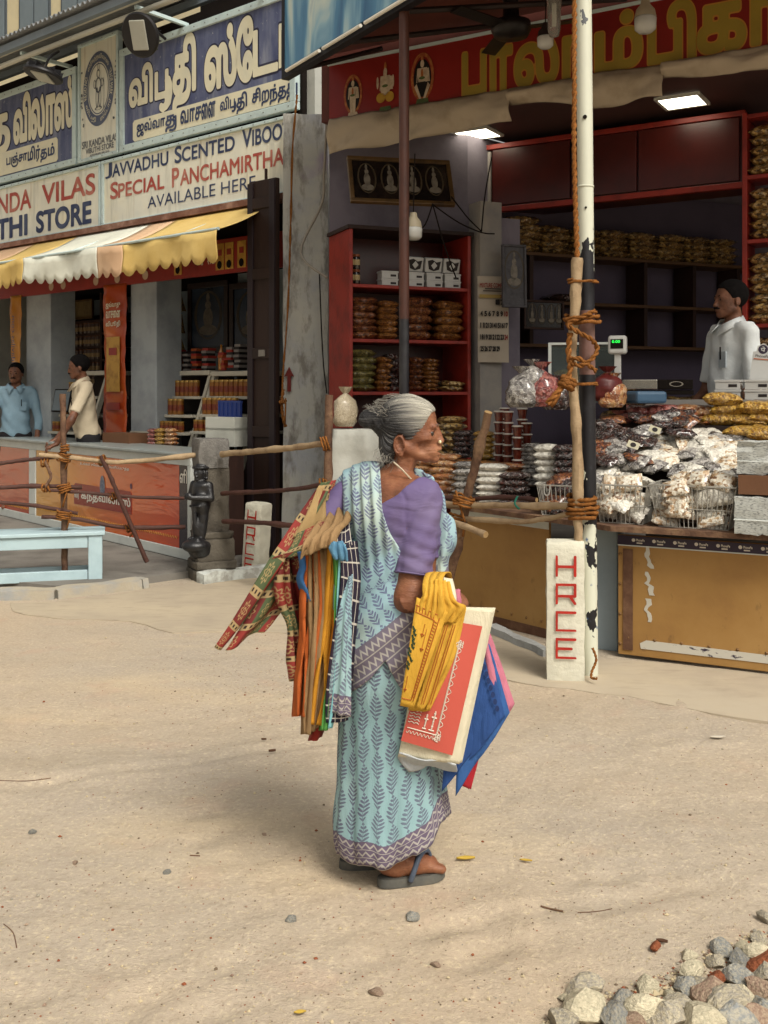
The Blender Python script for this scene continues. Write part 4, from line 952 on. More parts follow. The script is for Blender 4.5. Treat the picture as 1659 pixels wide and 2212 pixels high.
def stick(label, pts, r0, r1=None, mt=None, name='fence_rail', cat='pole', group='bound pole fence', off=0.0, knots=3, seed=None):
 r1 = r0 if r1 is None else r1
 pv = [P(q[0], q[1], (q[2] if len(q) > 2 else fd(q[0])) + off) for q in pts]; sp = spline(pv, 7); n = len(sp); rg = random.Random(seed or int(pts[0][0] * 7 + pts[0][1]))
 sp = [p + Vector((rg.uniform(-1, 1), rg.uniform(-1, 1), rg.uniform(-1, 1))) * r0 * 0.12 for p in sp]
 kn = [rg.random() for _ in range(knots)]
 rr = [(r0 + (r1 - r0) * i / (n-1)) * (1 + rg.uniform(-.05, .05) + sum(0.22 * math.exp(-((i/(n-1) - k) * 26) ** 2) for k in kn)) for i in range(n)]
 base = sp[0]; mb = MB(); mb.tube([p - base for p in sp], rr, 10, 0, True, 0.0, 0.05, 3)
 o = mb.build(name, [mt or M_bark, M_cut], None, base, smooth='auto'); o.data.polygons[-1].material_index = 1; o.data.polygons[-2].material_index = 1
 return tag(o, label, cat, group)
stick('upright fence branch rising above the shop counter', [(140, 1268), (139, 1140), (137, 1000), (136, 850)], 0.026, 0.022, M_bark, 'fence_post', 'post')
stick('topmost fence branch left of the upright, leaving the picture', [(-60, 1006), (0, 1001), (60, 993), (118, 988)], 0.016, 0.015, M_reddark, off=0.02)
stick('middle fence branch left of the upright, pale cut end', [(-60, 1052), (0, 1053), (80, 1050), (177, 1053)], 0.017, 0.016, M_reddark, off=-0.02)
stick('lowest left fence branch with peeled tip', [(-60, 1078), (0, 1085), (80, 1093), (168, 1109)], 0.016, 0.014, M_reddark, off=-0.02)
stick('long bleached top rail from the upright to the stone pillar', [(84, 983), (150, 988), (240, 998), (330, 993), (432, 982)], 0.017, 0.02, M_palebark, off=-0.05)
stick('thin middle rail running to the guardian figure', [(100, 1058), (180, 1064), (280, 1073), (398, 1076)], 0.012, 0.014, M_reddark, off=-0.04)
stick('low rail that runs to the feet of the guardian figure', [(90, 1116), (170, 1122), (270, 1139), (400, 1138)], 0.016, 0.016, M_reddark, off=-0.03)
stick('slanting forked branch hanging across the orange counter', [(217, 985), (232, 1015), (245, 1045), (268, 1100), (318, 1214)], 0.014, 0.019, M_reddark, off=-0.1)
stick('short crooked twig tied between the left rails', [(97, 996), (104, 1012), (110, 1030), (104, 1042), (98, 1052)], 0.012, 0.01, M_bark, off=-0.06)
stick('pale top rail from the stone pillar towards the plaster column', [(480, 981), (560, 974), (640, 966), (706, 957)], 0.024, 0.022, M_palebark, off=0.0)
stick('middle dark rail between stone pillar and white sack', [(480, 1066), (560, 1062), (630, 1057), (704, 1046)], 0.017, 0.017, M_reddark)
stick('lowest dark rail crossing the far painted marker post', [(482, 1126), (560, 1129), (640, 1136), (720, 1140)], 0.019, 0.019, M_reddark)
stick('sawn wooden stake standing before the red cabinet', [(708, 1190), (709, 1020), (711, 854)], 0.028, 0.028, M_bark, 'fence_post', 'post')
stick('dark thin rail behind the pale one, beside the woman', [(905, 1070), (1010, 1078), (1090, 1074), (1160, 1080)], 0.015, 0.013, M_reddark, off=0.06)
stick('thick pale rail tied to the roped pole', [(900, 1086), (1000, 1091), (1120, 1092), (1262, 1094)], 0.019, 0.018, M_palebark, off=0.0)
stick('two-tone lower rail tied to the roped pole', [(960, 1118), (1040, 1123), (1120, 1127), (1180, 1120), (1245, 1107)], 0.015, 0.015, M_palebark, off=0.0)
stick('short sawn pole end poking out beside the woman', [(940, 1118), (990, 1132), (1049, 1155)], 0.019, 0.019, M_palebark, off=-0.12)
stick('dark split stake leaning before the snack counter', [(1056, 890), (1030, 990), (1008, 1080)], 0.024, 0.028, M_bark, 'fence_post', 'post', off=0.05)
stick('rough stake foot slanting down behind the woman', [(1012, 1078), (995, 1150), (968, 1262)], 0.022, 0.03, M_bark, 'fence_post', 'post', off=0.03)
stick('gnarled branch lashed to the white pole', [(1250, 1180, 5.36), (1248, 1080, 5.36), (1247, 960, 5.36), (1240, 860, 5.36), (1236, 760, 5.36), (1243, 650, 5.36), (1248, 556, 5.36)], 0.023, 0.026, M_palebark, 'branch', 'branch', None, knots=6)
def wrap(label, c, ax, ra, rb, turns, pitch, r=0.008, tail=None, seed=0):
 """a lashing: coils round the axis ax at c"""
 rg = random.Random(seed); c = Vector(c); ax = Vector(ax).normalized(); e1 = ax.cross(Vector((0.2, 1, 0.1))).normalized(); e2 = ax.cross(e1)
 pts = []
 for i in range(int(turns * 12) + 1):
  a = i / 12 * 2 * math.pi; w_ = rg.uniform(-.12, .12)
  pts.append(e1 * (ra * (1 + w_) * math.cos(a)) + e2 * (rb * (1 + w_) * math.sin(a)) + ax * (pitch * (i / (turns * 12) - 0.5) + rg.uniform(-.004, .004)) )
 if tail: pts += [Vector(q) for q in tail]
 mb = MB(); mb.tube(spline(pts, 2), r, 6, 0, True, 0.5, 0.22, seed); return tag(mb.build('rope', M_coir, None, c, smooth=True), label, 'rope', 'coir rope lashings')
for lab, x, y, rr, ax, tn, tl in (
 ('rope lashing on the upright branch at the bleached rail', 138, 988, 0.05, (0.25, 0, 1), 3.5, (0.02, -0.03, -0.09)), ('rope knot on the upright just above the bleached rail', 140, 968, 0.032, (0, 0, 1), 3, None),
 ('rope lashing on the upright at the middle rails', 139, 1055, 0.05, (-0.2, 0, 1), 3.5, (0.0, -0.04, -0.14)), ('rope lashing on the upright at the lowest rails', 138, 1112, 0.055, (0.25, 0, 1), 3.5, (0.03, -0.02, -0.1)),
 ('rope round the bleached rail where the forked branch hangs', 221, 994, 0.036, (1, 0, 0.3), 3.5, (0.05, -0.03, -0.07)), ('small rope tie where the forked branch meets the thin rail', 246, 1072, 0.03, (1, 0, .2), 2.5, None),
 ('small rope tie where the forked branch meets the low rail', 281, 1140, 0.032, (1, 0, .2), 2.5, (0.0, -0.02, -0.07)), ('rope tie at the end of the pale rail on the sawn stake', 704, 958, 0.045, (1, 0, 0.2), 3, None),
 ('rope tie on the sawn stake above the woman\'s sleeve', 702, 1046, 0.04, (1, 0, 0.2), 3, None), ('rope round the rails at the leaning stake', 1003, 1082, 0.06, (0.3, 0, 1), 4, (0.0, -0.04, -0.12)), ('rope lashing below the rails on the rough stake', 985, 1122, 0.045, (0.4, 0, 1), 3.5, (0.04, -0.03, -0.1)),
 ('rope tie on the short crooked twig', 98, 1000, 0.03, (1, 0, 0), 2.5, None), ('rope twist at the foot of the crooked twig', 100, 1054, 0.03, (1, 0, 0), 2.5, None)):
 wrap(lab, P(x, y, fd(x) - 0.03), ax, rr, rr * 0.85, tn, 0.06, 0.0075, [tl] if tl else None, int(x + y))
pz = lambda y: 1.5 - (y - 850) / 2200 * 5.4
PB = P(1275, HY, 5.42)
for lab, y, ra, tn, pt in (('heavy rope lashing where the thick rail meets the pole', 1095, 0.072, 5, 0.12), ('upper loose rope tie round pole and branch', 608, 0.075, 2.2, 0.02), ('rope turns binding the branch to the taped pole', 690, 0.085, 2, 0.05), ('thin twine tie round pole and branch below the tape', 830, 0.075, 1.6, 0.012)):
 wrap(lab, P(1258, y, 5.38), (0, 0, 1), ra, ra * 0.75, tn, pt, 0.011 if 'heavy' in lab or 'turns' in lab else 0.006, None, y)
def rope2(label, pts, r=0.011, seed=0):
 """two strands twisted together"""
 sp = spline([P(*q) for q in pts], 10); base = sp[0]; mb = MB()
 for s in (0, math.pi):
  ln = 0; out = []
  for i, p in enumerate(sp):
   if i: ln += (sp[i] - sp[i-1]).length
   t = (sp[min(i+1, len(sp)-1)] - sp[max(i-1, 0)]).normalized(); e1 = t.cross(Vector((0.1, 1, 0.05))).normalized(); e2 = t.cross(e1); a = ln / (r * 7) * 2 * math.pi + s
   out.append(p - base + e1 * (r * .6 * math.cos(a)) + e2 * (r * .6 * math.sin(a)))
  mb.tube(out, r * 0.72, 5, 0, True, 0, 0.2, seed)
 return tag(mb.build('rope', M_coir, None, base, smooth=True), label, 'rope')
rope2('long coir rope hanging beside the white pole from above', [(1240, -40, 5.36), (1241, 40, 5.36), (1240, 120, 5.36), (1241, 200, 5.36), (1240, 280, 5.36), (1241, 360, 5.36), (1243, 440, 5.36), (1246, 520, 5.36), (1247, 560, 5.36)], 0.012)
rope2('rope spiralling down round branch and taped pole', [(1287, 672, 5.33), (1262, 682, 5.30), (1228, 700, 5.31), (1245, 715, 5.29), (1275, 732, 5.29), (1290, 752, 5.33), (1282, 772, 5.30), (1255, 790, 5.29), (1232, 780, 5.31), (1250, 775, 5.29), (1288, 802, 5.31)], 0.011)
rope2('rope end knotted to the branch and trailing over the packets', [(1232, 720, 5.32), (1228, 760, 5.32), (1232, 800, 5.31), (1222, 826, 5.29), (1212, 838, 5.27), (1195, 858, 5.25), (1182, 872, 5.25)], 0.013)
wrap('big frayed rope knot beside the pole', P(1226, 828, 5.28), (0.5, 0.2, 1), 0.035, 0.03, 4, 0.05, 0.012, [(-0.05, -0.02, -0.06), (-0.09, -0.02, -0.12)], 5)
rope2('loose rope tail curled at the foot of the pole', [(1280, 1400, 5.33), (1288, 1425, 5.31), (1279, 1450, 5.28), (1278, 1464, 5.25), (1290, 1466, 5.22)], 0.006)
rope2('bundle of coir rope hung on the plaster column', [(612, 842, 9.15), (609, 870, 9.12), (611, 900, 9.12), (617, 922, 9.12)], 0.012); rope2('long rusty cord hanging down the plaster column', [(642, 205, 9.15), (632, 320, 9.15), (628, 480, 9.16), (622, 660, 9.16), (612, 800, 9.16), (610, 850, 9.14)], 0.009)
wrap('loops of coir rope on the plaster column', P(611, 868, 9.12), (1, 0, 0.1), 0.012, 0.06, 3, 0.05, 0.008, [(0.02, -0.02, -0.2)], 3)
rope2('green twine knotted on the thick pale rail', [(1118, 1072, 5.75), (1112, 1088, 5.72), (1122, 1100, 5.72)], 0.005).data.materials[0] = paint('green_twine', '#1f6a58', rough=0.7)
mp = Mat('chipped_pole_paint', 0.45, 0.4); _x, _y, _z = mp.xyz(); a = mp.noise(9, 4, 0.6, stretch=(1, 1, 0.5)); b = mp.noise(22, 3, 0.6); c = mp.noise(3, 4, 0.6)
white = mp.mix(((c - 0.5) * 3).clamp() * 0.4, '#c5c6b4', '#a9aa9c'); black = mp.mix(((b - 0.55) * 4).clamp() * 0.5, '#17161a', '#3b3d42')
up = ((_z - 2.18) * 6 + (a - 0.5) * 9).clamp().gt(0.5); lo = ((0.86 - _z) * 3.0 + (a - 0.52) * 9 - _x * 9).clamp().gt(0.5)
chips = (a * 12 - 8.1).clamp().gt(0.3)
col = mp.mix(up.max(lo), black, white); col = mp.mix(chips * _z.gt(2.18), col, '#5b5d60')
tape = _z.gt(1.60) * _z.lt(1.94); col = mp.mix(tape, col, mp.mix(((b - 0.5) * 4).clamp() * 0.5, '#6e5048', '#8f7468'))
col = mp.mix((0.75 - _z).gt(0) * (b * 9 - 5.6).clamp() * _z.gt(0.25), col, '#2d4f7c')
mp.color(col).bump(up * 0.4 + lo * 0.4 + tape * 0.3 + b * 0.1, 0.4, 0.004)
t = thing('steel_pole', 'white pole with chipped black lower half and rope lashings', 'pole', (PB.x, PB.y, 0), 0)
lean = -0.045
MB().tube([(lean * k / 12 * 1.0, 0, 4.6 * k / 12) for k in range(13)], 0.042, 20).build('shaft', mp.m, t, smooth='auto')
for y in (363, 672): pass
zc = pz(402); MB().lathe([(0.043, -0.006), (0.0455, -0.003), (0.0455, 0.003), (0.043, 0.006)], 20, 0, (lean * zc / 4.6, 0, zc)).build('collar', mp.m, t, smooth=True)
for y in (255, 450): MB().cyl((lean * pz(y) / 4.6 - 0.008, -0.047, pz(y)), (lean * pz(y) / 4.6 - 0.008, -0.040, pz(y)), 0.011 if y == 255 else 0.006, n=10).build('bolt_hole', M_dark, t)
M_marker = paint('whitewashed_stone', '#c9c6b4', '#a9a698', 0.85, 0.2, 5, 0.5, 0.7, 24); M_redpaint = paint('red_marker_paint', '#a8281c', '#83231b', 0.7, 0.3, 9, 0.6, 0.3, 60)
HRCE = {'H': [((0, 1), (0, 0)), ((1, 1), (1, 0)), ((0, .48), (1, .48))], 'R': [((0, 0), (0, 1)), ((0, 1), (1, 1)), ((1, 1), (1, .38)), ((1, .38), (0, .38)), ((.72, .38), (1, -.02))],
  'C': [((1, 1), (0, 1)), ((0, 1), (0, 0)), ((0, 0), (1, 0))], 'E': [((1, 1), (0, 1)), ((0, 1), (0, 0)), ((0, 0), (1, 0)), ((0, .5), (.8, .5))]}
def marker(label, p, rot, w, d, h, lean_, letters_z, lw, mat2=None):
 t_ = thing('marker_post', label, 'post', (p.x, p.y, 0), (0, lean_, rot)); mb = MB(); n = 14
 def ringp(j):
  z = -0.02 + (h + 0.02) * j / n; out = []
  for k in range(20):
   s = k / 5; e = int(s); f_ = s - e; q = [(-w/2, 0), (w/2, 0), (w/2, d), (-w/2, d)]; a, b = q[e], q[(e+1) % 4]
   x, y = a[0] + (b[0]-a[0])*f_, a[1] + (b[1]-a[1])*f_; nz = 0.006 * fbm(x * 14, z * 14, y * 14 + p.x)
   ed = 0.006 if f_ == 0 else 0
   out.append((x * (1 - ed * 2) + nz * (1 if x > 0 else -1) * (0.6 if f_ == 0 else 1), y + (ed if y == 0 else -ed if y == d else 0) + nz * 0.6, z + (0.008 * fbm(x * 9, y * 9) if j == n else 0)))
  return out
 rings = [ringp(j) for j in range(n + 1)]
 mb.v = [q for r_ in rings for q in r_]; mb.f = [(j*20+k, j*20+(k+1) % 20, (j+1)*20+(k+1) % 20, (j+1)*20+k) for j in range(n) for k in range(20)]; mb.m = [0] * len(mb.f)
 top = [(x * 0.96, y + (0.008 if y < d/2 else -0.008), z + 0.012) for x, y, z in rings[-1]]; b0 = len(mb.v); mb.v += top
 mb.f += [(n*20+k, n*20+(k+1) % 20, b0+(k+1) % 20, b0+k) for k in range(20)] + [tuple(range(b0, b0+20))]; mb.m += [0] * 21
 mb.build('stone', M_marker, t_, smooth='auto')
 for ch, (z0, z1) in zip('HRCE', letters_z):
  st = [([a, b], 0.15) for a, b in HRCE[ch]]; m2 = MB(); letters(m2, '', -lw/2, lw/2, z0, z1, -0.012, 0, 0.0, st, res=30, box=(0, 1, 0, 1)); m2.build('painted_letter', M_redpaint, t_)
g0 = G(1222, 1473)
zz = lambda y: 1.5 - (y - 850) / 2200 * 5.3
marker('white stone marker with red letters beside the roped pole', g0, R(-7), 0.195, 0.12, 0.715, 0, [(zz(1243), zz(1202)), (zz(1302), zz(1262)), (zz(1361), zz(1322)), (zz(1420), zz(1380))], 0.095)
g1 = P(548, 1238, 8.55); s_ = 8.5 / 2200
marker('smaller leaning white marker with red letters by the shop column', P(538, 1238, 8.5), R(-32), 0.175, 0.15, 0.57, R(4.5), [(0.42, 0.525), (0.285, 0.385), (0.16, 0.25), (0.03, 0.125)], 0.085)
t = thing('bench', 'pale blue painted wooden bench cut by the left edge', 'bench', P(221, 1266, 7.95), R(15)); t.location.z = 0
M_bblue = paint('pale_blue_bench_paint', '#a9bfc4', '#8aa0a8', 0.55, 0.35, 4, 0.5, 0.15, 30)
MB().box(-1.5, 0.02, -0.02, 0.34, 0.395, 0.425).build('seat', M_bblue, t, bevel=0.006); MB().box(-1.5, -0.11, 0.0, 0.035, 0.30, 0.392).build('front_apron', M_bblue, t, bevel=0.005); MB().box(-1.5, -0.11, 0.275, 0.31, 0.30, 0.392).build('rear_apron', M_bblue, t, bevel=0.005)
for x in (-0.105, -1.45):
 for y in (-0.005, 0.24): MB().box(x, x + 0.105, y, y + 0.08, 0.0, 0.393).build('leg', M_bblue, t, bevel=0.005)
MB().box(-1.5, -0.11, 0.01, 0.045, 0.045, 0.125).build('front_stretcher', M_bblue, t, bevel=0.005); MB().box(-1.5, -0.11, 0.26, 0.295, 0.06, 0.12).build('rear_stretcher', M_bblue, t, bevel=0.005)
MB().box(-0.09, -0.03, 0.08, 0.235, 0.06, 0.11).build('side_stretcher', M_bblue, t, bevel=0.005)
CF = Frame(404, 8.8, 49)
t = thing('shop_counter', 'white framed counter with glossy orange printed panels', 'counter', CF.o, CF.rot)
c5 = lambda x, y: CF.px(x * .388, 914.9 + y * .388)
M_cframe = paint('counter_white_frame', '#c4c8c2', '#a1a6a4', 0.45, 0.4, 5, 0.4, 0.1, 20)
ua, ub, uc_ = c5(160, 400)[0], c5(195, 400)[0], c5(990, 400)[0]; ur = c5(1060, 400)[0]
MB().box(-4.6, ur, -0.04, 0.55, 0.955, 0.985).build('counter_top', paint('grey_worktop', '#8f9694', '#6d7474', 0.3, 0.5, 5, 0.6, 0.05), t, bevel=0.008)
MB().box(-4.6, ur, 0, 0.04, 0.875, 0.953).build('top_rail', M_cframe, t, bevel=0.004); MB().box(-4.6, ur, 0, 0.04, 0.06, 0.145).build('bottom_rail', M_cframe, t, bevel=0.004)
for a, b in ((ua, ub), (uc_ + 0.16, ur)): MB().box(a, b, 0.001, 0.04, 0.147, 0.873).build('stile', M_cframe, t, bevel=0.004)
MB().box(ur - 0.05, ur - 0.01, 0.045, 0.55, 0.06, 0.953).build('end_panel', M_brownwood, t)
MB().box(-4.6, ur - 0.06, 0.5, 0.55, 0.06, 0.953).build('rear_panel', M_cframe, t)
for u in (-2.4, -1.2, ur - 0.1): MB().box(u - 0.02, u + 0.02, 0.05, 0.09, 0.055, 0.06 + 0.2).build('foot', M_cframe, t)
def flex(name, stops, sx):
 m = Mat(name, 0.07, 0.6, coat=0.5); x, y, z = m.xyz(); w = m.noise(1.6, 3, 0.5, stretch=(0.8, 1, 2.6), dist=0.8); w2 = m.noise(3.4, 2, 0.5, stretch=(1, 1, 2))
 g = ((x - sx[0]) * (1 / (sx[1] - sx[0]))).clamp() + (w2 - 0.5) * 0.10
 m.color(m.ramp(g, stops)); m.bump(w, 0.5, 0.05); return m.m
M_flex1 = flex('red_orange_flex_print', [(0, '#a8401f'), (0.5, '#bb4a22'), (1, '#b0431f')], (-3.5, ua)); M_flex2 = flex('yellow_orange_flex_print', [(0, '#c29040'), (0.28, '#bd7820'), (0.55, '#bd5a1a'), (1, '#b83c14')], (ub, uc_))
MB().box(-4.6, ua - 0.002, 0.012, 0.03, 0.147, 0.873).build('printed_panel', M_flex1, t); MB().box(ub + 0.002, uc_, 0.012, 0.03, 0.147, 0.873).build('printed_panel', M_flex2, t)
MB().box(uc_ + 0.004, uc_ + 0.158, 0.012, 0.03, 0.147, 0.873).build('dark_print_strip', paint('dark_blue_print', '#1d1d2c', '#2c2c40', 0.2, 0.5), t)
r0 = c5(408, 480); r1 = c5(728, 480); za, zb = 0.36, 0.575
MB().prism([(r0[0], za), (r1[0], za), (r1[0], zb - 0.02), (r1[0] - 0.03, zb), (r0[0] + 0.03, zb), (r0[0], zb - 0.02)], 0.008, 0.0125).build('red_print_plate', paint('dark_red_print', '#7d1612', '#64100e', 0.15, 0.5), t)
mb = MB(); letters(mb, 'ஸ்ரீ', r0[0] + 0.02, r0[0] + 0.13, za + 0.05, zb - 0.07, 0.005, 0, 0.03, res=30); mb.build('lettering', paint('white_print', '#cfc8bc', rough=0.3, amt=0.2, bump=0), t); mb = MB(); letters(mb, 'கந்தவிலாஸ்', r0[0] + 0.18, r1[0] - 0.02, za + 0.04, zb - 0.06, 0.005, 0, 0.03, res=30); mb.build('lettering', paint('white_print', '#cfc8bc', rough=0.3, amt=0.2, bump=0), t)
mb = MB(); letters(mb, 'உங்கள் சேவைக்கு ெவளிப்படுத்த', r0[0] + 0.15, r1[0] - 0.05, 0.765, 0.80, 0.008, 0, 0.02, res=20); mb.build('lettering', _mc['white_print'], t)
mb = MB(); letters(mb, '®', r1[0] - 0.03, r1[0] + 0.01, 0.60, 0.65, 0.008, 0, 0.02, res=20); mb.build('lettering', M_navyink, t)
mb = MB(); ring(mb, c5(566, 380)[0], 0.58, 0.0, 0.055, 0.0, 0.11, 0.006, 0, 24); mb.build('emblem_print', paint('blue_emblem_print', '#3c4a66', '#8f98a0', 0.3, 0.4, 40, 0.8, 0), t)
for a, b, zq in ((ua - 0.9, ua, 0.20), (ub + 0.02, uc_ - 0.02, 0.235)):
 mb = MB(); n = int((b - a) / 0.022); mb.tube([(a + (b - a) * i / n, 0.010, zq + (0.012 if i % 2 else -0.012)) for i in range(n + 1)], 0.0022, 4); mb.build('zigzag_print', M_gold, t)
mb = MB(); letters(mb, 'ளி', uc_ + 0.02, uc_ + 0.14, 0.72, 0.84, 0.008, 0, 0.02, res=24); mb.build('lettering', _mc['white_print'], t)
M_granite = paint('dark_granite', '#5a544a', '#38332d', 0.8, 0.3, 6, 0.8, 0.7, 60); M_topstone = paint('worn_grey_granite', '#74716c', '#4a4844', 0.85, 0.3, 20, 0.8, 0.8, 70); M_blackstone = paint('oiled_black_stone', '#1b1b1d', '#2d2c2b', 0.35, 0.5, 14, 0.6, 0.5, 50)
pp = P(458, 1243, 8.3); t = thing('carved_pillar', 'dark stone pillar carved with a standing guardian figure', 'statue', (pp.x, pp.y, 0), R(24))
k = 8.3 / 2200
def stone(nm, w, d, z0, z1, mt, y0=0.0, x0=0.0, j=0.010, n=7):
 mb = MB(); W_ = []
 for a in range(n + 1):
  z = z0 + (z1 - z0) * a / n
  for s in range(24):
   q = s / 6; e = int(q); f_ = q - e; cs = [(-w/2, -d/2), (w/2, -d/2), (w/2, d/2), (-w/2, d/2)]; A, B = cs[e], cs[(e+1) % 4]
   x, y = A[0] + (B[0]-A[0])*f_, A[1] + (B[1]-A[1])*f_; ch = 0.93 if f_ == 0 else 1.0; ch *= 0.97 if a in (0, n) else 1
   nn = j * fbm(x * 9 + z0, y * 9, z * 9); W_.append((x0 + x * ch + nn, y0 + y * ch + j * fbm(y * 9, z * 9 + 5, x * 9), z + (0.3 * nn)))
 mb.v = W_; mb.f = [(a*24+s, a*24+(s+1) % 24, (a+1)*24+(s+1) % 24, (a+1)*24+s) for a in range(n) for s in range(24)] + [tuple(range(n*24, n*24+24))]; mb.m = [0] * len(mb.f)
 return mb.build(nm, mt, t, smooth='auto')
zs = lambda y: 1.5 - (914.9 + y * .388 - 850) * k
stone('base_block', 0.36, 0.34, -0.02, 0.085, M_granite); stone('base_block', 0.35, 0.33, 0.09, 0.155, M_granite, j=0.014); stone('base_block', 0.32, 0.31, 0.157, 0.33, M_granite); stone('moulding', 0.30, 0.29, 0.332, 0.385, M_granite, j=0.02); stone('shaft', 0.225, 0.225, 0.386, 0.905, M_granite, 0, 0.01, 0.008, 12); stone('capital_block', 0.265, 0.25, 0.9, 1.135, M_topstone, 0, -0.015, 0.012)
def guardian():
 lin_ = lambda a, b, s: np.arange(a, b, s)
 S = SDF(lin_(-0.30, 0.16, 0.0065), lin_(-0.30, 0.12, 0.0065), lin_(0.17, 0.96, 0.0065))
 f = Vector((-0.86, -0.5, 0)); sd_ = Vector((0.5, -0.86, 0)); b0 = Vector((-0.115, -0.085, 0))
 def q(u, v, z): return b0 + f * u + sd_ * v + Vector((0, 0, z))
 S.ell(q(0.05, 0, 0.285), (0.115, 0.105, 0.055), 0.02); S.ell(q(0.0, 0, 0.235), (0.095, 0.09, 0.07), 0.03); S.cone(q(-0.04, 0, 0.19), q(-0.02, 0, 0.27), 0.055, 0.075, 0.03)
 for s in (-1, 1):
  S.cone(q(0.015, s*0.035, 0.37), q(0.005, s*0.038, 0.50), 0.032, 0.036, 0.012); S.cone(q(0.005, s*0.038, 0.5), q(0.0, s*0.036, 0.62), 0.036, 0.050, 0.015)
  S.cone(q(-0.0, s*0.036, 0.335), q(0.075, s*0.045, 0.335), 0.022, 0.018, 0.01)                 # feet
  S.cone(q(-0.01, s*0.085, 0.765), q(0.0, s*0.115, 0.665), 0.034, 0.028, 0.02); S.cone(q(0.0, s*0.115, 0.665), q(0.125, s*0.03, 0.675), 0.027, 0.02, 0.012); S.ell(q(0.135, s*0.012, 0.685), (0.022, 0.018, 0.03), 0.01)
  S.ell(q(-0.01, s*0.06, 0.86), (0.012, 0.01, 0.03), 0.008); S.ell(q(-0.01, s*0.058, 0.822), (0.013, 0.012, 0.013), 0.004)   # ears, ear rings
 S.ell(q(0.02, 0, 0.42), (0.055, 0.05, 0.09), 0.02); S.ell(q(0.0, 0, 0.60), (0.062, 0.085, 0.06), 0.03); S.ell(q(0.005, 0, 0.71), (0.062, 0.085, 0.09), 0.03); S.ell(q(-0.005, 0, 0.765), (0.05, 0.095, 0.035), 0.03)
 S.cone(q(0, 0, 0.78), q(0.0, 0, 0.83), 0.034, 0.032, 0.02); S.ell(q(0.008, 0, 0.862), (0.052, 0.046, 0.06), 0.015); S.ell(q(0.06, 0, 0.855), (0.012, 0.01, 0.018), 0.008); S.ell(q(0.05, 0, 0.835), (0.012, 0.026, 0.007), 0.006); S.ell(q(0.04, 0, 0.815), (0.02, 0.02, 0.014), 0.01)
 S.ell(q(-0.005, 0, 0.905), (0.074, 0.066, 0.017), 0.008); S.ell(q(-0.012, 0, 0.922), (0.05, 0.048, 0.024), 0.01)
 S.cone(q(0.066, -0.05, 0.60), q(0.066, 0.05, 0.60), 0.012, 0.012, 0.008); S.cone(q(0.07, 0, 0.59), q(0.058, 0, 0.44), 0.016, 0.022, 0.012)     # sash
 return S.build('guardian_figure', M_blackstone, t, smooth_it=1)
guardian()
# ------------------------------------------------------------------ snack packets and other goods
def snack(name, stops, scale=90, rough=0.35, coat=0.7, crinkle=0.6, sheen=None):
 m = Mat(name, rough, 0.5, coat=coat); m.b.inputs['Coat Roughness'].default_value = 0.12
 v = m.voro(scale, out='Color'); sp = m.n('ShaderNodeSeparateColor'); m.link(v, sp.inputs[0]); n = m.noise(scale * 0.35, 3, 0.6, rand=True)
 f = E(m.nt, sp.outputs[0]) * 0.6 + n * 0.4 + (m.objrand() - 0.5) * 0.12
 col = m.ramp(f, stops)
 cr = m.noise(26, 3, 0.6, dist=2.0, rand=True)
 if sheen: col = m.mix(((cr - 0.54) * 9).clamp() * sheen[1], col, sheen[0])
 m.color(col); m.bump(cr + m.voro(scale * 0.8) * 0.25, crinkle, 0.03); return m.m
S_mix = snack('red_brown_mixture', [(0.25, '#2a140c'), (0.45, '#5c2c18'), (0.6, '#7c4524'), (0.8, '#9a6a3e')]); S_orange = snack('orange_brown_mixture', [(0.25, '#4a2812'), (0.5, '#7c4c20'), (0.75, '#a8743a')]); S_green = snack('green_gram_mixture', [(0.25, '#33301a'), (0.5, '#5a5428'), (0.75, '#8a7c44')], 140)
S_chips = snack('banana_chips', [(0.25, '#2e1d0e'), (0.42, '#7a5626'), (0.6, '#b08a48'), (0.85, '#d4b87c')], 42, sheen=('#dccfb0', 0.5)); S_dark = snack('dark_sweet', [(0.25, '#160d0b'), (0.5, '#2e1712'), (0.8, '#4f2a20')], 70, 0.25, 0.9, 0.9, ('#b9b4b0', 0.5))
S_white = snack('white_puffed_rice', [(0.2, '#a49e92'), (0.45, '#cbc7bb'), (0.7, '#dedacd'), (0.9, '#e4dfd0')], 70, 0.35, 0.6, 0.5, ('#e8e5da', 0.5)); S_silver = snack('clear_wrap_pale', [(0.2, '#55504c'), (0.5, '#8f8a86'), (0.8, '#c4bfb6')], 40, 0.25, 0.9, 1.0, ('#d8d6d0', 0.7))
S_peach = snack('orange_wrap', [(0.2, '#7c3d1a'), (0.5, '#ab6a34'), (0.8, '#c79a66')], 40, 0.3, 0.9, 0.9, ('#dcd0bc', 0.75)); S_yellow = snack('yellow_crisps', [(0.2, '#6e4a14'), (0.5, '#a57a24'), (0.8, '#c09a44')], 80, 0.35, 0.8, 0.7, ('#d4c48c', 0.25)); S_pink = snack('pink_sweets', [(0.2, '#5e211c'), (0.5, '#94403a'), (0.8, '#b87468')], 45, 0.3, 0.9, 0.8, ('#cfb0aa', 0.45)); S_popm = snack('white_and_orange_rings', [(0.2, '#6b4a2c'), (0.35, '#b89a74'), (0.5, '#d4ccba'), (0.85, '#e2dccb')], 60, 0.35, 0.6, 0.5, ('#e8e5da', 0.4))
_pk = {}
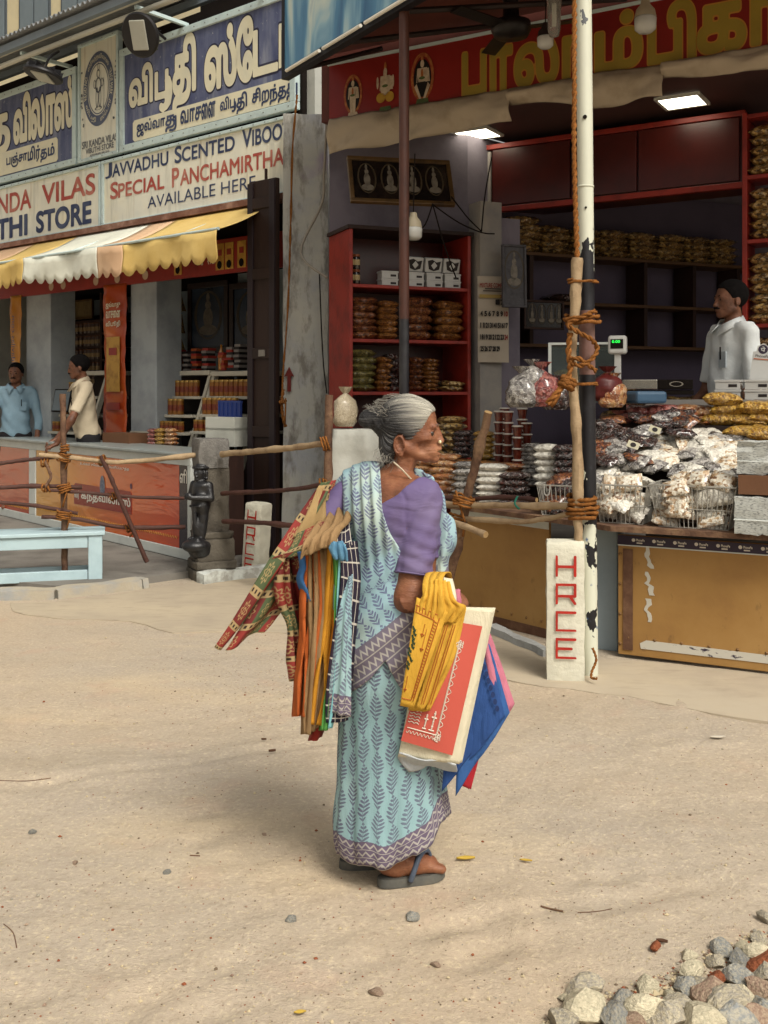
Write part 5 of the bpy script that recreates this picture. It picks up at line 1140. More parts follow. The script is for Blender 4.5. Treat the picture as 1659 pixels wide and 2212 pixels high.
def packet_mesh(w, d, h, mt, v=0):
 key = (w, d, h, mt.name, v)
 if key in _pk: return _pk[key]
 rg = random.Random(hash((w, d, h, v)) & 0xffff); nu, nv = 12, 7; sx, sy = rg.uniform(0, 50), rg.uniform(0, 50); mb = MB()
 def pt(i, j, s):
  u = -1 + 2 * i / nu; q = -1 + 2 * j / nv
  e = max(0.0, 1 - abs(u) ** 3.5) ** 0.6 * max(0.0, 1 - abs(q) ** 4) ** 0.6
  crimp = 0.10 * (abs(u) ** 6)
  n1 = fbm(u * 2.6 + sx, q * 2.6 + sy, s * 3); n2 = fbm(u * 6 + sx, q * 6 + sy, s)
  x = u * w / 2 * (1 + 0.03 * n1); y = q * d / 2 * (1 - 0.08 * crimp * 5) + 0.01 * n2 * d
  z = h / 2 * (1 + s * e * (1 + 0.16 * n1 + 0.10 * n2)) + (0.06 * h * fbm(u * 3, q * 3 + 7) if e < 0.05 else 0)
  if abs(u) > 0.99: z += 0.10 * h * math.sin(q * 9 + sx)
  return (x, y, max(0.0015, z))
 for s in (1, -1):
  for j in range(nv + 1):
   for i in range(nu + 1): mb.v.append(pt(i, j, s))
 W = nu + 1; o2 = W * (nv + 1)
 for j in range(nv):
  for i in range(nu):
   a = j * W + i; mb.f.append((a, a+1, a+W+1, a+W)); mb.f.append((o2+a, o2+a+W, o2+a+W+1, o2+a+1))
 mb.m = [0] * len(mb.f); me = mb.mesh('packet', mt, True)
 bm = bmesh.new(); bm.from_mesh(me); bmesh.ops.remove_doubles(bm, verts=bm.verts, dist=0.0006); bm.to_mesh(me); bm.free()
 for p in me.polygons: p.use_smooth = True
 _pk[key] = me; return me
def put(me, loc, rot, label, group, name='snack_packet', cat='packet'): return tag(new_obj(name, me, None, loc, rot), label, cat, group)
def pile(fr, u, n, z, count, w, d, h, mt, label, group, yaw=0.0, jit=0.012, hk=0.86):
 for i in range(count):
  me = packet_mesh(w, d, h, mt, rnd.randrange(4))
  put(me, fr.w(u + rnd.uniform(-jit, jit), n + rnd.uniform(-jit, jit), z + i * h * hk), (rnd.uniform(-.03, .03), rnd.uniform(-.04, .04), fr.rot + yaw + rnd.uniform(-.07, .07) + (math.pi if rnd.random() < .5 else 0)), label, group)
cx6 = lambda X: KF.px(610 + .3268 * X, 700)[0]
gk = 'packets in the red cabinet'
for X, cnt, w, h, mt, lab in ((553, 6, 0.25, 0.066, S_mix, 'red-brown mixture'), (720, 6, 0.19, 0.062, S_orange, 'orange mixture'), (925, 5, 0.24, 0.082, S_mix, 'dark red mixture'), (1128, 5, 0.26, 0.078, S_orange, 'brown mixture')):
 pile(KF, cx6(X), 0.14, KSH[1], cnt, w, 0.22, h, mt, 'plump packet of %s on the middle shelf of the red cabinet' % lab, gk)
for X, cnt, w, h, mt, lab in ((548, 6, 0.235, 0.066, S_green, 'green gram'), (690, 6, 0.13, 0.055, S_orange, 'orange crisps'), (755, 6, 0.10, 0.06, S_dark, 'dark sweets'), (905, 6, 0.11, 0.055, S_mix, 'red-brown snack'), (1000, 8, 0.15, 0.040, S_orange, 'thin brown crisps'), (1150, 2, 0.22, 0.05, S_chips, 'loose chips')):
 pile(KF, cx6(X), 0.13, KSH[0], cnt, w, 0.22, h, mt, 'flat packet of %s on the lower shelf of the red cabinet' % lab, gk)
M_tub = paint('white_plastic_tub', '#b6b6b2', '#9a9a96', 0.35, 0.5, 6, 0.3, 0.0); M_tubprint = paint('black_tub_print', '#241f1e', '#3a3230', 0.5)
def tub_mesh():
 mb = MB(); w, d, h = 0.155, 0.11, 0.062
 mb.box(-w/2*.93, w/2*.93, -d/2*.93, d/2*.93, 0, h * .78, 0); mb.box(-w/2, w/2, -d/2, d/2, h * .78, h, 0); mb.box(0.005, w*.36, -d/2*.93 - .002, -d/2*.93, h*.25, h*.55, 1); return mb.mesh('tub', [M_tub, M_tubprint])
TUB = tub_mesh()
def tub(loc, rz, label, group, tilt=0):
 o = put(TUB, loc, (tilt, 0, rz), label, group, 'plastic_tub', 'tub'); md = o.modifiers.new('b', 'BEVEL'); md.width = 0.006; md.segments = 2; return o
for i, X in enumerate((732, 905, 1030, 1150)):
 for j in range(2): tub(KF.w(cx6(X), 0.12, KSH[2] + j * 0.064), KF.rot, ('lower' if j == 0 else 'upper') + ' white tub of the ' + ('first', 'second', 'third', 'fourth')[i] + ' stack on the cabinet top shelf', 'white tubs in the red cabinet')
 if i:
  t = thing('plastic_tub', 'white tub tipped up to show its printed lid, %s of three on the top shelf' % ('left', 'middle', 'right')[i-1], 'tub', KF.w(cx6(X), 0.10, KSH[2] + 0.131), (R(14), 0, KF.rot), 'tipped tubs in the red cabinet')
  MB().box(-0.078, 0.078, 0.0, 0.06, 0, 0.125).build('body', M_tub, t, bevel=0.01)
  mb = MB(); mb.prism([(-0.045, 0.03), (0.0, 0.015), (0.05, 0.03), (0.06, 0.1), (0.02, 0.09), (-0.02, 0.112), (-0.06, 0.1)], -0.003, 0.001); mb.build('dark_label', M_tubprint, t)
  mb = MB(); mb.prism([(0, 0.03), (0.028, 0.062), (0, 0.094), (-0.028, 0.062)], -0.006, -0.003); mb.build('diamond_label', M_tub, t)
M_jar = paint('dark_jar_content', '#160d0a', '#2a1712', 0.15, 0.6, coat=0.8); M_jarlab = paint('gold_cream_label', '#a8946a', '#7c6640', 0.5); M_jarlid = paint('copper_lid', '#7a4424', '#5c3018', 0.4)
def jar_mesh(r, h, body, lab, lid):
 mb = MB(); mb.lathe([(r*.9, 0), (r, h*.06), (r, h*.74), (r*.86, h*.82)], 14, 0); mb.lathe([(r*1.01, h*.28), (r*1.015, h*.30), (r*1.015, h*.62), (r*1.01, h*.64)], 14, 1); mb.lathe([(r*.93, h*.83), (r*.95, h*.85), (r*.95, h*.98), (r*.90, h)], 14, 2); me = mb.mesh('jar', [body, lab, lid], True); me.set_sharp_from_angle(angle=R(40)); return me
JD = jar_mesh(0.03, 0.125, M_jar, M_jarlab, M_jarlid)
for i, X in enumerate((472, 512)):
 for j in range(2): put(JD, KF.w(cx6(X), 0.08, KSH[2] + j * 0.126), (0, 0, rnd.random()), '%s dark jar with cream label, %s pair in the cabinet' % (('left', 'right')[i], ('lower', 'upper')[j]), 'dark jars in the red cabinet', 'jar', 'jar')
for c in range(8):
 for r_ in range(4 if c else 5):
  put(packet_mesh(0.345, 0.24, 0.078, S_chips, rnd.randrange(4)), BF.w(0.12 + c * 0.335 + rnd.uniform(-.015, .015), 0.15 + rnd.uniform(-.02, .02), zS1 + r_ * 0.066), (rnd.uniform(-.03, .03), rnd.uniform(-.05, .05), BF.rot + rnd.uniform(-.05, .05)), 'dim packet of chips in the rows on the high wall shelf', 'chip packets on the high wall shelf', 'chip_packet')
for s, z in enumerate(RSH[:-1]):
 top = RSH[s + 1]; k = int((top - z - 0.05) / 0.078)
 for r_ in range(k):
  for c in range(2): put(packet_mesh(0.32, 0.22, 0.085, S_chips, rnd.randrange(4)), RACKF.w(0.20 + c * 0.33 + rnd.uniform(-.01, .01), 0.13 + rnd.uniform(-.015, .015), z + r_ * 0.076), (rnd.uniform(-.03, .03), rnd.uniform(-.06, .06), RACKF.rot + rnd.uniform(-.05, .05)), 'gold banana chip packet stacked in the red rack, ' + ('bottom', 'second lowest', 'third', 'top')[s] + ' bay', 'chip packets in the red rack', 'chip_packet')
for k in range(9):
 put(packet_mesh(0.36, 0.26, 0.11, S_chips, k % 4), BF.w(0.75 + (k % 4) * 0.38 + rnd.uniform(-.04, .04), -0.55 + rnd.uniform(-.1, .1), 1.26 + (k // 4) * 0.10), (rnd.uniform(-.15, .15), rnd.uniform(-.15, .15), BF.rot + rnd.uniform(-.3, .3)), 'dark heaped chip packet behind the weighing scale', 'chip packets heaped behind the scale', 'chip_packet')
tag(MB().box(0.4, 2.4, -0.85, -0.3, 0.42, 1.255).build('back_counter', M_brownwood, None, BF.o, (0, 0, BF.rot)), 'dark low counter behind the weighing scale', 'counter')
put(packet_mesh(0.36, 0.26, 0.08, S_dark, 1), BF.w(0.55, 0.12, zS2 + 0.0), (0, 0, BF.rot), 'dark packet lying on the second wall shelf', None)
TR = Frame(1335, 5.79, 28); TL = Frame(1064, 6.6, 52)
M_ochre = Mat('worn_ochre_panel', 0.6, 0.35); _a = M_ochre.noise(2.2, 6, 0.65); _b = M_ochre.noise(11, 5, 0.65, stretch=(1, 1, 0.45)); _x, _y, _z = M_ochre.xyz()
_c = M_ochre.ramp(_a, [(0.3, '#8a6538'), (0.5, '#98733f'), (0.7, '#a07c48')]); _c = M_ochre.mix(((_b - 0.62) * 7).clamp() * 0.75, _c, '#4f3a26'); _c = M_ochre.mix(((_b - 0.30) * -9).clamp() * 0.4, _c, '#b8a070')
M_ochre.color(_c).bump(_b, 0.25, 0.006); M_ochre = M_ochre.m
M_rust = paint('rusty_brown_strip', '#5d4232', '#80614a', 0.8, 0.2, 10, 0.7, 0.4, 40); M_torn = Mat('torn_white_sticker', 0.6, 0.3); _n = M_torn.noise(14, 5, 0.7, stretch=(0.5, 1, 1.6)); M_torn.color(M_torn.mix(((_n - 0.56) * 30).clamp(), '#bdb9ac', '#3c3442')); M_torn = M_torn.m
M_purple = paint('purple_sticker', '#2c2233', '#3c2c40', 0.4, 0.4); M_bolt = paint('painted_bolt', '#7d5c34', '#4a3624', 0.6, 0.4)
ST = thing('stall_table', 'long wooden stall table with ochre panels, loaded with snacks', 'table', (0, 0, 0), 0)
def ochre(fr, u0, u1, z0, z1, label, nb, strip):
 w = u1 - u0; h = z1 - z0; t = MB().box(0, w, 0, 0.02, 0, h).build('front_panel', M_ochre, ST, fr.w(u0, 0, z0), (0, 0, fr.rot), bevel=0.004)
 for i in range(nb):
  x = 0.06 + (w - 0.12) * i / (nb - 1); MB().lathe([(0.0, 0.0), (0.009, 0.0), (0.008, 0.005), (0.0, 0.008)][::-1], 8, M=Matrix.Translation((x, 0, 0.10)) @ Matrix.Rotation(R(90), 4, 'X')).build('bolt', M_bolt, t, smooth=True)
 if strip == 'R':
  MB().box(0.03, 0.085, -0.006, -0.001, 0.03, h - 0.08).build('rust_strip', M_rust, t)
  for i in range(4): MB().lathe([(0.0, 0.008), (0.009, 0.004), (0.009, 0.0)], 8, M=Matrix.Translation((0.012, 0, 0.06 + i * 0.17)) @ Matrix.Rotation(R(90), 4, 'X')).build('bolt', M_bolt, t, smooth=True)
  rg = random.Random(4)
  for i in range(3):
   pts = []; z0_ = 0.20 + i * 0.15
   for a in range(9): pts.append((0.155 + 0.012 * rg.random() + (0.018 if a < 4 else 0), z0_ + 0.13 * a / 8))
   MB().prism([(p[0] + 0.02 * rg.random() + 0.008, p[1]) for p in pts] + [(p[0] - 0.012 * rg.random(), p[1]) for p in pts[::-1]], -0.003, -0.001).build('sticker_scrap', paint('scrap_white', '#bdb9ac'), t)
  MB().prism([(0.13, 0.045), (w, 0.045), (w, 0.085), (0.16, 0.095), (0.125, 0.075)], -0.0035, -0.001).build('torn_sticker', M_torn, t)
  MB().box(0.0, w, -0.006, -0.001, h - 0.055, h - 0.004).build('sticker_strip', M_purple, t); MB().box(0.0, w, -0.008, -0.002, h - 0.062, h - 0.056).build('sticker_edge', M_cframe, t)
  for i in range(7):
   mb = MB(); x = 0.09 + i * 0.115; disc(mb, x, h - 0.026, 0.010, 0.010, -0.0085, 0, 14); mb.build('logo_print', _mc['white_print'], t)
   mb = MB(); letters(mb, 'PhonePe', x + 0.016, x + 0.062, h - 0.032, h - 0.018, -0.0085, 0, 0.02, res=14); mb.build('lettering', _mc['white_print'], t)
   MB().box(x + 0.018, x + 0.05, -0.0085, -0.0075, h - 0.045, h - 0.038).build('small_print', _mc['white_print'], t)
 else:
  MB().box(0, w, -0.004, -0.001, 0.004, 0.06).build('rust_strip', M_rust, t); MB().box(0.0, w, -0.006, -0.001, h - 0.05, h - 0.004).build('white_strip', M_cframe, t)
ochre(TR, 0.0, 1.3, 0.02, 0.70, 'ochre metal panel with purple sticker strip at right', 9, 'R'); uL0 = TL.px(975, 1200)[0]; uL1 = TL.px(1186, 1200)[0]
ochre(TL, uL0, uL1, 0.0, 0.72, 'ochre metal panel behind the woman, left of the roped pole', 7, 'L')
p0 = P(1306, HY, 5.95); MB().box(-0.075, 0.075, 0, 0.12, 0, 0.735).build('table_leg', paint('grey_blue_post', '#8b989e', '#6f7b82', 0.6, 0.3, 3, 0.5, 0.1), ST, (p0.x, p0.y, 0), (0, 0, R(-28)), bevel=0.006)
def wl(fr, u, n): v = fr.w(u, n, 0); return (v.x, v.y)
ft = [wl(TL, uL0 - 0.5, -0.10), wl(TL, uL1 - 0.02, -0.12), wl(TR, 0.0, -0.16), wl(TR, 1.3, -0.12)]; bk = [wl(TR, 1.3, 1.0), wl(TR, -0.1, 0.95), wl(TL, 0.25, 0.85), wl(TL, uL0 - 0.5, 0.85)]
def poly_slab(pts, z0, z1, nm, mt, parent):
 n = len(pts); mb = MB(); mb.add([(p[0], p[1], z0) for p in pts] + [(p[0], p[1], z1) for p in pts], [tuple(range(n))[::-1], tuple(range(n, 2*n))] + [(i, (i+1) % n, n+(i+1) % n, n+i) for i in range(n)])
 o = mb.build(nm, mt, parent); bm = bmesh.new(); bm.from_mesh(o.data); bmesh.ops.triangulate(bm, faces=bm.faces); bmesh.ops.recalc_face_normals(bm, faces=bm.faces); bm.to_mesh(o.data); bm.free(); return o
poly_slab(ft + bk, 0.735, 0.765, 'table_top', M_bark, ST)
def shrink(pts, k): return pts
M_cloth = paint('dark_display_cloth', '#2a201c', '#1b1512', 0.9)
for n0, z0 in ((0.34, 0.92), (0.60, 1.10), (0.80, 1.30)):
 poly_slab([wl(TR, -0.02, n0), wl(TR, 1.3, n0), wl(TR, 1.3, 1.0), wl(TR, -0.02, 1.0)], 0.766, z0, 'riser', M_cloth, ST)
for n0, z0 in ((0.36, 0.88), (0.62, 1.0)):
 poly_slab([wl(TL, uL0 - 0.45, n0), wl(TL, 0.42, n0), wl(TL, 0.42, 0.84), wl(TL, uL0 - 0.45, 0.84)], 0.766, z0, 'riser', M_cloth, ST)
def stackpx(fr, x, n, z, cnt, w, d, h, mt, lab, grp, yaw=0.0): pile(fr, fr.px(x, 1000, n)[0], n, z, cnt, w, d, h, mt, lab, grp, yaw, 0.01, 0.84)
gl = 'packets stacked on the left table'; yw = R(35)
for x, cnt, mt, lab in ((912, 7, S_peach, 'orange wrapped packet in the stack nearest the woman'), (962, 7, S_peach, 'orange wrapped packet in the second stack from the woman'), (1012, 6, S_silver, 'silver wrapped packet behind the leaning stake'), (1062, 6, S_white, 'white packet in the stack right of the leaning stake'), (1112, 5, S_dark, 'dark glossy packet in the stack left of the small wire basket')):
 stackpx(TL, x, 0.12, 0.766, cnt, 0.20, 0.15, 0.052, mt, lab, gl, yw)
for x in (905, 950, 1000, 1050, 1100): stackpx(TL, x, 0.48, 0.88, 3, 0.24, 0.2, 0.05, S_orange if x < 1060 else S_peach, 'flat orange packet on the middle step of the left table', gl, yw)
for x, cnt, mt, lab in ((925, 5, S_silver, 'pale wrapped packet behind the woman\'s face'), (1000, 5, S_dark, 'silver and dark packet left of the red cups'), (1046, 5, S_yellow, 'small yellow packet left of the red cups')): stackpx(TL, x, 0.72, 1.0, cnt, 0.15, 0.13, 0.05, mt, lab, gl, yw)
pile(TL, TL.px(975, 1000, 0.85)[0], 0.85, 1.0, 6, 0.22, 0.2, 0.06, S_chips, 'dim chip packet at the back of the left table', gl, yw)
M_cup = paint('clear_cup_red_pickle', '#4f1a12', '#7c3a26', 0.2, 0.5, 30, 0.7, 0.0, coat=0.8); M_cuplid = paint('white_cup_lid', '#b9b2a8', rough=0.35)
mb = MB(); mb.lathe([(0.026, 0), (0.036, 0.066), (0.037, 0.07)], 14, 0); mb.lathe([(0.040, 0.07), (0.041, 0.073), (0.039, 0.078), (0.03, 0.08)], 14, 1); CUP = mb.mesh('cup', [M_cup, M_cuplid], True); CUP.set_sharp_from_angle(angle=R(40))
for c, (x, n, cnt, z) in enumerate(((1078, 0.60, 6, 0.90), (1098, 0.56, 6, 0.90), (1118, 0.52, 5, 0.88), (1138, 0.60, 5, 0.90), (1128, 0.70, 5, 1.0), (1090, 0.72, 5, 1.0))):
 for i in range(cnt): put(CUP, TL.w(TL.px(x, 1000, n)[0], n, z + i * 0.079), (0, 0, rnd.random() * 6), 'red pickle cup with white lid in the cup stacks', 'red cups with white lids', 'plastic_cup', 'cup')
for x, n, z, cnt, mt, lab in ((1150, 0.36, 0.88, 10, S_silver, 'small striped pale packet right of the red cups'), (1182, 0.34, 0.88, 6, S_white, 'white packet in the stack before the roped branch'), (1222, 0.36, 0.88, 6, S_dark, 'dark packet in the stack behind the roped branch')): stackpx(TL, x, n, z, cnt, 0.13 if cnt > 6 else 0.17, 0.13, 0.034 if cnt > 6 else 0.056, mt, lab, gl, yw)
M_wire = paint('basket_wire', '#a8a59c', '#6b665e', 0.35, 0.5, 20, 0.5, 0.0, metal=0.3)
def basket(label, loc, rz, w, d, h, fill, n):
 t_ = thing('wire_basket', label, 'basket', loc, rz, 'wire baskets on the stall'); mb = MB(); r = 0.0028
 for z, k in ((0.0, 0.8), (h * .45, 0.9), (h, 1.0)):
  for (a, b) in (((-1, -1), (1, -1)), ((1, -1), (1, 1)), ((1, 1), (-1, 1)), ((-1, 1), (-1, -1))): mb.tube([(a[0]*w/2*k, a[1]*d/2*k, z), (b[0]*w/2*k, b[1]*d/2*k, z)], r * (1.8 if z == h else 1.1), 5)
 mb.build('rim', M_wire, t_)
 nx = int(w / 0.028)
 for i in range(nx + 1):
  q = -1 + 2 * i / nx
  for s in (-1, 1): m2 = MB(); m2.tube([(q*w/2*.8, s*d/2*.8, 0), (q*w/2, s*d/2, h)], r, 4); m2.build('wire', M_wire, t_)
 for i in range(1, int(d / 0.028)):
  q = -1 + 2 * i / int(d / 0.028)
  for s in (-1, 1): m2 = MB(); m2.tube([(s*w/2*.8, q*d/2*.8, 0), (s*w/2, q*d/2, h)], r, 4); m2.build('wire', M_wire, t_)
 m3 = MB(); m3.tube(spline([(-w*.32, -d/2 - .004, h + .002), (-w*.30, -d/2 - .012, h - .05), (-w*.2, -d/2 - .012, h - .055), (-w*.18, -d/2 - .004, h + .002)], 4), r * 1.6, 5); m3.build('handle', M_wire, t_)
 M_ = Matrix.Translation(loc) @ Matrix.Rotation(rz, 4, 'Z')
 for i in range(n):
  a = (rnd.uniform(-.36, .36) * w, rnd.uniform(-.42, .30) * d, 0.015 + (i / n) * h * 1.05)
  put(packet_mesh(0.15, 0.11, 0.05, fill[i % len(fill)], rnd.randrange(4)), M_ @ Vector(a), (rnd.uniform(0.5, 1.3) if a[1] < -0.1 * d else rnd.uniform(-.3, .5), rnd.uniform(-.3, .3), rz + rnd.uniform(-.6, .6)), 'crinkled packet filling the %s' % label.split(' on ')[0].split(' of ')[0], 'packets in the wire baskets', 'popcorn_packet')
bl = lambda fr, x, n: fr.px(x, 1000, n)[0]
basket('big wire basket of white popcorn at the front right', TR.w(bl(TR, 1503, 0.02), 0.06, 0.768), TR.rot, 0.46, 0.30, 0.23, [S_popm, S_white, S_popm], 34)
basket('middle wire basket of white popcorn right of the pole', TR.w(bl(TR, 1347, 0.02), 0.08, 0.768), TR.rot, 0.30, 0.28, 0.215, [S_white, S_popm], 24)
basket('small wire basket of dark sweets left of the pole', TL.w(bl(TL, 1208, 0.02), 0.06, 0.768), TL.rot + R(25), 0.26, 0.24, 0.18, [S_dark, S_mix], 16)
def slope_pt(x, y, Df, z0=0.80, s=0.55): d = (1.5 - z0 + s * Df) / (s + (y - 850) / 2200); return P(x, y, d)
gh = 'white packets heaped behind the baskets'
for k in range(75):
 x = rnd.uniform(1300, 1600); y = rnd.uniform(935, 1030);
 if y < 1000 - (x - 1290) * 0.25 and x < 1400: continue
 Df = 5.62 - (x - 1335) / 324 * 0.38; p = slope_pt(x, y, Df, 0.90, 0.42)
 put(packet_mesh(0.19, 0.14, 0.06, rnd.choice([S_white, S_white, S_popm, S_silver]), rnd.randrange(4)), p - Vector((0, 0, 0.04)), (rnd.uniform(0.2, 0.8), rnd.uniform(-.4, .4), TR.rot + rnd.uniform(-.9, .9)), 'crinkled white packet in the heap behind the wire baskets', gh, 'popcorn_packet')
gd = 'dark and coloured packets on the upper step'
for k in range(34):
 x = rnd.uniform(1292, 1480); y = rnd.uniform(898, 1000) - max(0, (x - 1400)) * 0.55; Df = 5.62 - (x - 1335) / 324 * 0.38; p = slope_pt(x, max(896, y), Df, 0.96, 0.45)
 put(packet_mesh(0.17, 0.12, 0.05, rnd.choice([S_dark, S_dark, S_mix, S_silver]), rnd.randrange(4)), p - Vector((0, 0, 0.03)), (rnd.uniform(0.1, 0.7), rnd.uniform(-.4, .4), TR.rot + rnd.uniform(-.8, .8)), 'dark glossy packet heaped right of the roped pole', gd)
for k, x in enumerate((1352, 1385, 1420, 1452, 1484, 1516)):
 for j in range(2): put(packet_mesh(0.19, 0.15, 0.07, S_pink if k < 4 else S_peach, (k + j) % 4), TR.w(bl(TR, x, 0.90), 0.90 + rnd.uniform(-.03, .03), 1.30 + j * 0.055), (rnd.uniform(-.1, .3), rnd.uniform(-.2, .2), TR.rot + rnd.uniform(-.4, .4)), 'pink sweet packet in the back row below the white tubs', 'pink packets in the back row')
for k, (x, n, z) in enumerate(((1560, .90, 1.30), (1580, .90, 1.36), (1560, .88, 1.42), (1610, .72, 1.22), (1655, .70, 1.22), (1600, .66, 1.14), (1650, .66, 1.14), (1660, .9, 1.31), (1615, .90, 1.30), (1640, .88, 1.37))):
 put(packet_mesh(0.24, 0.18, 0.085, S_yellow, k % 4), TR.w(bl(TR, x, n), n, z), (rnd.uniform(-.05, .2), rnd.uniform(-.12, .12), TR.rot + rnd.uniform(-.2, .2)), 'yellow crisp packet piled at the right of the stall', 'yellow packets at the right')
for k, x in enumerate((1495, 1530)): put(packet_mesh(0.2, 0.15, 0.07, S_peach, k), TR.w(bl(TR, x, .72), 0.70, 1.11), (0.2, 0, TR.rot), 'orange wrapped packet beside the yellow crisps', 'orange packets beside the crisps')
for x, y, lab in ((1365, 968, 'small printed card among the dark packets'), (1412, 935, 'second small card stuck in the dark packets')):
 p = slope_pt(x, y, 5.6, 1.02, 0.5); t = thing('price_card', lab, 'card', p, (R(-25), R(18), TR.rot)); MB().box(-0.035, 0.035, -0.002, 0.0, 0, 0.042).build('card', paint('card_cream', '#b8b39a'), t); mb = MB(); disc(mb, 0, 0.021, 0.017, 0.014, -0.004, 0, 14); mb.build('print', M_tubprint, t)
M_news = Mat('newsprint', 0.85, 0.2); _n = M_news.noise(60, 2, 0.5, stretch=(1, 1, 5)); _v = M_news.voro(9, out='Distance'); M_news.color(M_news.mix(((_n - 0.52) * 9).clamp() * 0.75, '#aeb0aa', '#56585a')); M_news.bump(M_news.noise(6, 4), 0.5, 0.03); M_news = M_news.m
def bundle(label, x, n, z, w, d, h):
 t_ = thing('newspaper_bundle', label, 'newspaper', TR.w(bl(TR, x, n), n, z), TR.rot); mb = MB()
 def q(i, j, k): return (w * (i - .5) + 0.012 * fbm(i * 3, j * 3, k * 2 + x), d * (j - .5) + 0.015 * fbm(j * 4, k * 4, i + x), h * k + 0.01 * fbm(i * 5, j * 5, 2 + k))
 for a, b in ((0, lambda u, v: q(u, v, 1)), (1, lambda u, v: q(u, 0, v)), (2, lambda u, v: q(1, u, v)), (3, lambda u, v: q(0, 1 - u, v)), (4, lambda u, v: q(1 - u, 1, v))): mb.grid(b, 8, 6)
 mb.build('wrapping', M_news, t_, smooth='auto'); m2 = MB()
 for y in (-0.1, 0.12): m2.tube([(w/2 * s, y * 0.1 - d/2 - 0.014, h * k) for s, k in ((-1, .4), (1, .4))], 0.002, 4)
 m2.build('string', M_cframe, t_)
bundle('newspaper wrapped parcel at the lower right edge', 1640, -0.08, 0.768, 0.22, 0.2, 0.19); tag(MB().box(-.13, .13, -.1, .1, 0, 0.10).build('cardboard_box', paint('brown_cardboard', '#6b4a34', '#553a28', 0.9), None, TR.w(bl(TR, 1655, -.05), -0.02, 0.97), (0, 0, TR.rot)), 'brown cardboard box between the newspaper parcels', 'box'); bundle('newspaper wrapped parcel at the right edge above the box', 1650, 0.0, 1.075, 0.24, 0.18, 0.17)
t = thing('till_counter', 'grey ledge behind the snack heap that carries tubs and scale', 'counter', TR.o, TR.rot)
MB().box(-0.1, 1.5, 1.06, 1.32, 0.42, 1.46).build('ledge', paint('grey_ledge', '#8a8680', '#6c6862', 0.5), t)
zl = 1.462
for i, x in enumerate((1573, 1637)):
 for j in range(2):
  o = tub(TR.w(bl(TR, x, 1.1), 1.13, zl + j * 0.064), TR.rot, '%s %s white tub beside the shopkeeper' % (('lower', 'upper')[j], ('left', 'right')[i]), 'white tubs beside the shopkeeper'); o.scale = (1.05, 1.05, 1.0)
t = thing('payment_stand', 'white payment stand with round purple badge at the right edge', 'stand', TR.w(bl(TR, 1640, 1.2), 1.2, zl + 0.12), (R(-6), R(6), TR.rot))
w = 0.12; MB().prism([(-w/2, 0), (w/2, 0), (w/2, 0.185), (0.04, 0.19), (0.035, 0.225), (0, 0.245), (-0.035, 0.225), (-0.04, 0.19), (-w/2, 0.185)], 0, 0.006).build('board', M_tub, t)
mb = MB(); disc(mb, 0, 0.205, 0.03, 0.03, -0.001, 0, 20); mb.build('badge', M_purple, t)
mb = MB(); letters(mb, 'पे', -0.014, 0.014, 0.19, 0.222, -0.003, 0, 0.02, res=24); mb.build('lettering', M_tub, t); mb = MB(); letters(mb, 'PhonePe', -0.042, 0.042, 0.152, 0.17, -0.002, 0, 0.0, res=24); mb.build('lettering', M_tubprint, t)
MB().box(-0.05, 0.05, -0.003, -0.0005, 0.136, 0.144).build('orange_strip', paint('orange_strip', '#a86a50', rough=0.5), t); MB().box(-0.05, 0.05, 0.0065, 0.06, 0, 0.01).build('foot', M_tub, t)
p = P(1334, 866, 6.55); t = thing('weighing_scale', 'white weighing scale column with green lit display', 'scale', (p.x, p.y, p.z), R(-20))
MB().box(-0.02, 0.02, -0.01, 0.03, -0.02, 0.33).build('column', M_tub, t, bevel=0.004); MB().box(-0.058, 0.058, -0.035, 0.045, 0.30, 0.42).build('head', M_tub, t, bevel=0.018, seg=3); MB().box(-0.04, 0.04, -0.038, -0.034, 0.335, 0.395).build('display_window', M_dark, t)
mb = MB(); letters(mb, '0.00', -0.03, 0.02, 0.372, 0.388, -0.0395, 0, 0.02, res=20); mb.build('display_digits', glow('lit_green_digits', '#20c040', 2.0), t); MB().box(-0.05, 0.05, -0.03, 0.05, -0.06, -0.02).build('base', M_dark, t)
p = P(1420, 846, 6.75); t = thing('scale_platform', 'steel scale platform with dark front behind the packets', 'scale', (p.x, p.y, p.z - .02), R(-15))
M_steel = paint('brushed_steel', '#9a968c', '#77736a', 0.25, 0.5, 4, 0.4, 0, metal=0.8)
MB().box(-0.23, 0.23, -0.02, 0.25, 0.0, 0.03).build('base', M_dark, t, bevel=0.004); MB().box(-0.225, 0.0, -0.03, 0.25, 0.035, 0.10).build('pan', M_steel, t, bevel=0.005); MB().box(0.002, 0.225, -0.03, 0.25, 0.035, 0.10).build('front_panel', M_dark, t, bevel=0.005)
mb = MB(); ring(mb, 0.12, 0.07, 0.035, 0.045, 0.013, 0.018, -0.032, 0, 24); mb.build('window_rim', M_steel, t)
tag(MB().box(-.11, .11, -.08, .08, 0, 0.08).build('cloth_bag', paint('blue_plastic', '#3f5a72', '#2c4258', 0.4), None, P(1395, 872, 6.5), (0, 0, .3), bevel=0.02), 'folded blue plastic bag on the ledge left of the tubs', 'bag')
p = P(1262, 870, 6.75); t = thing('glass_case', 'glass display case behind the roped pole', 'case', (p.x, p.y, p.z), R(-12))
gm = Mat('case_glass', 0.05, 0.5); gm.color('#a8b4b0'); gm.b.inputs['Transmission Weight'].default_value = 0.9; gm.b.inputs['IOR'].default_value = 1.05
MB().box(-0.22, 0.20, 0.0, 0.008, 0, 0.38).build('pane', gm.m, t)
for b in ((-0.235, -0.215, -0.01, 0.02, 0, 0.40), (0.20, 0.215, -0.01, 0.02, 0, 0.40), (-0.214, 0.199, -0.01, 0.02, 0.385, 0.40)): MB().box(*b).build('frame_rail', M_cframe, t)
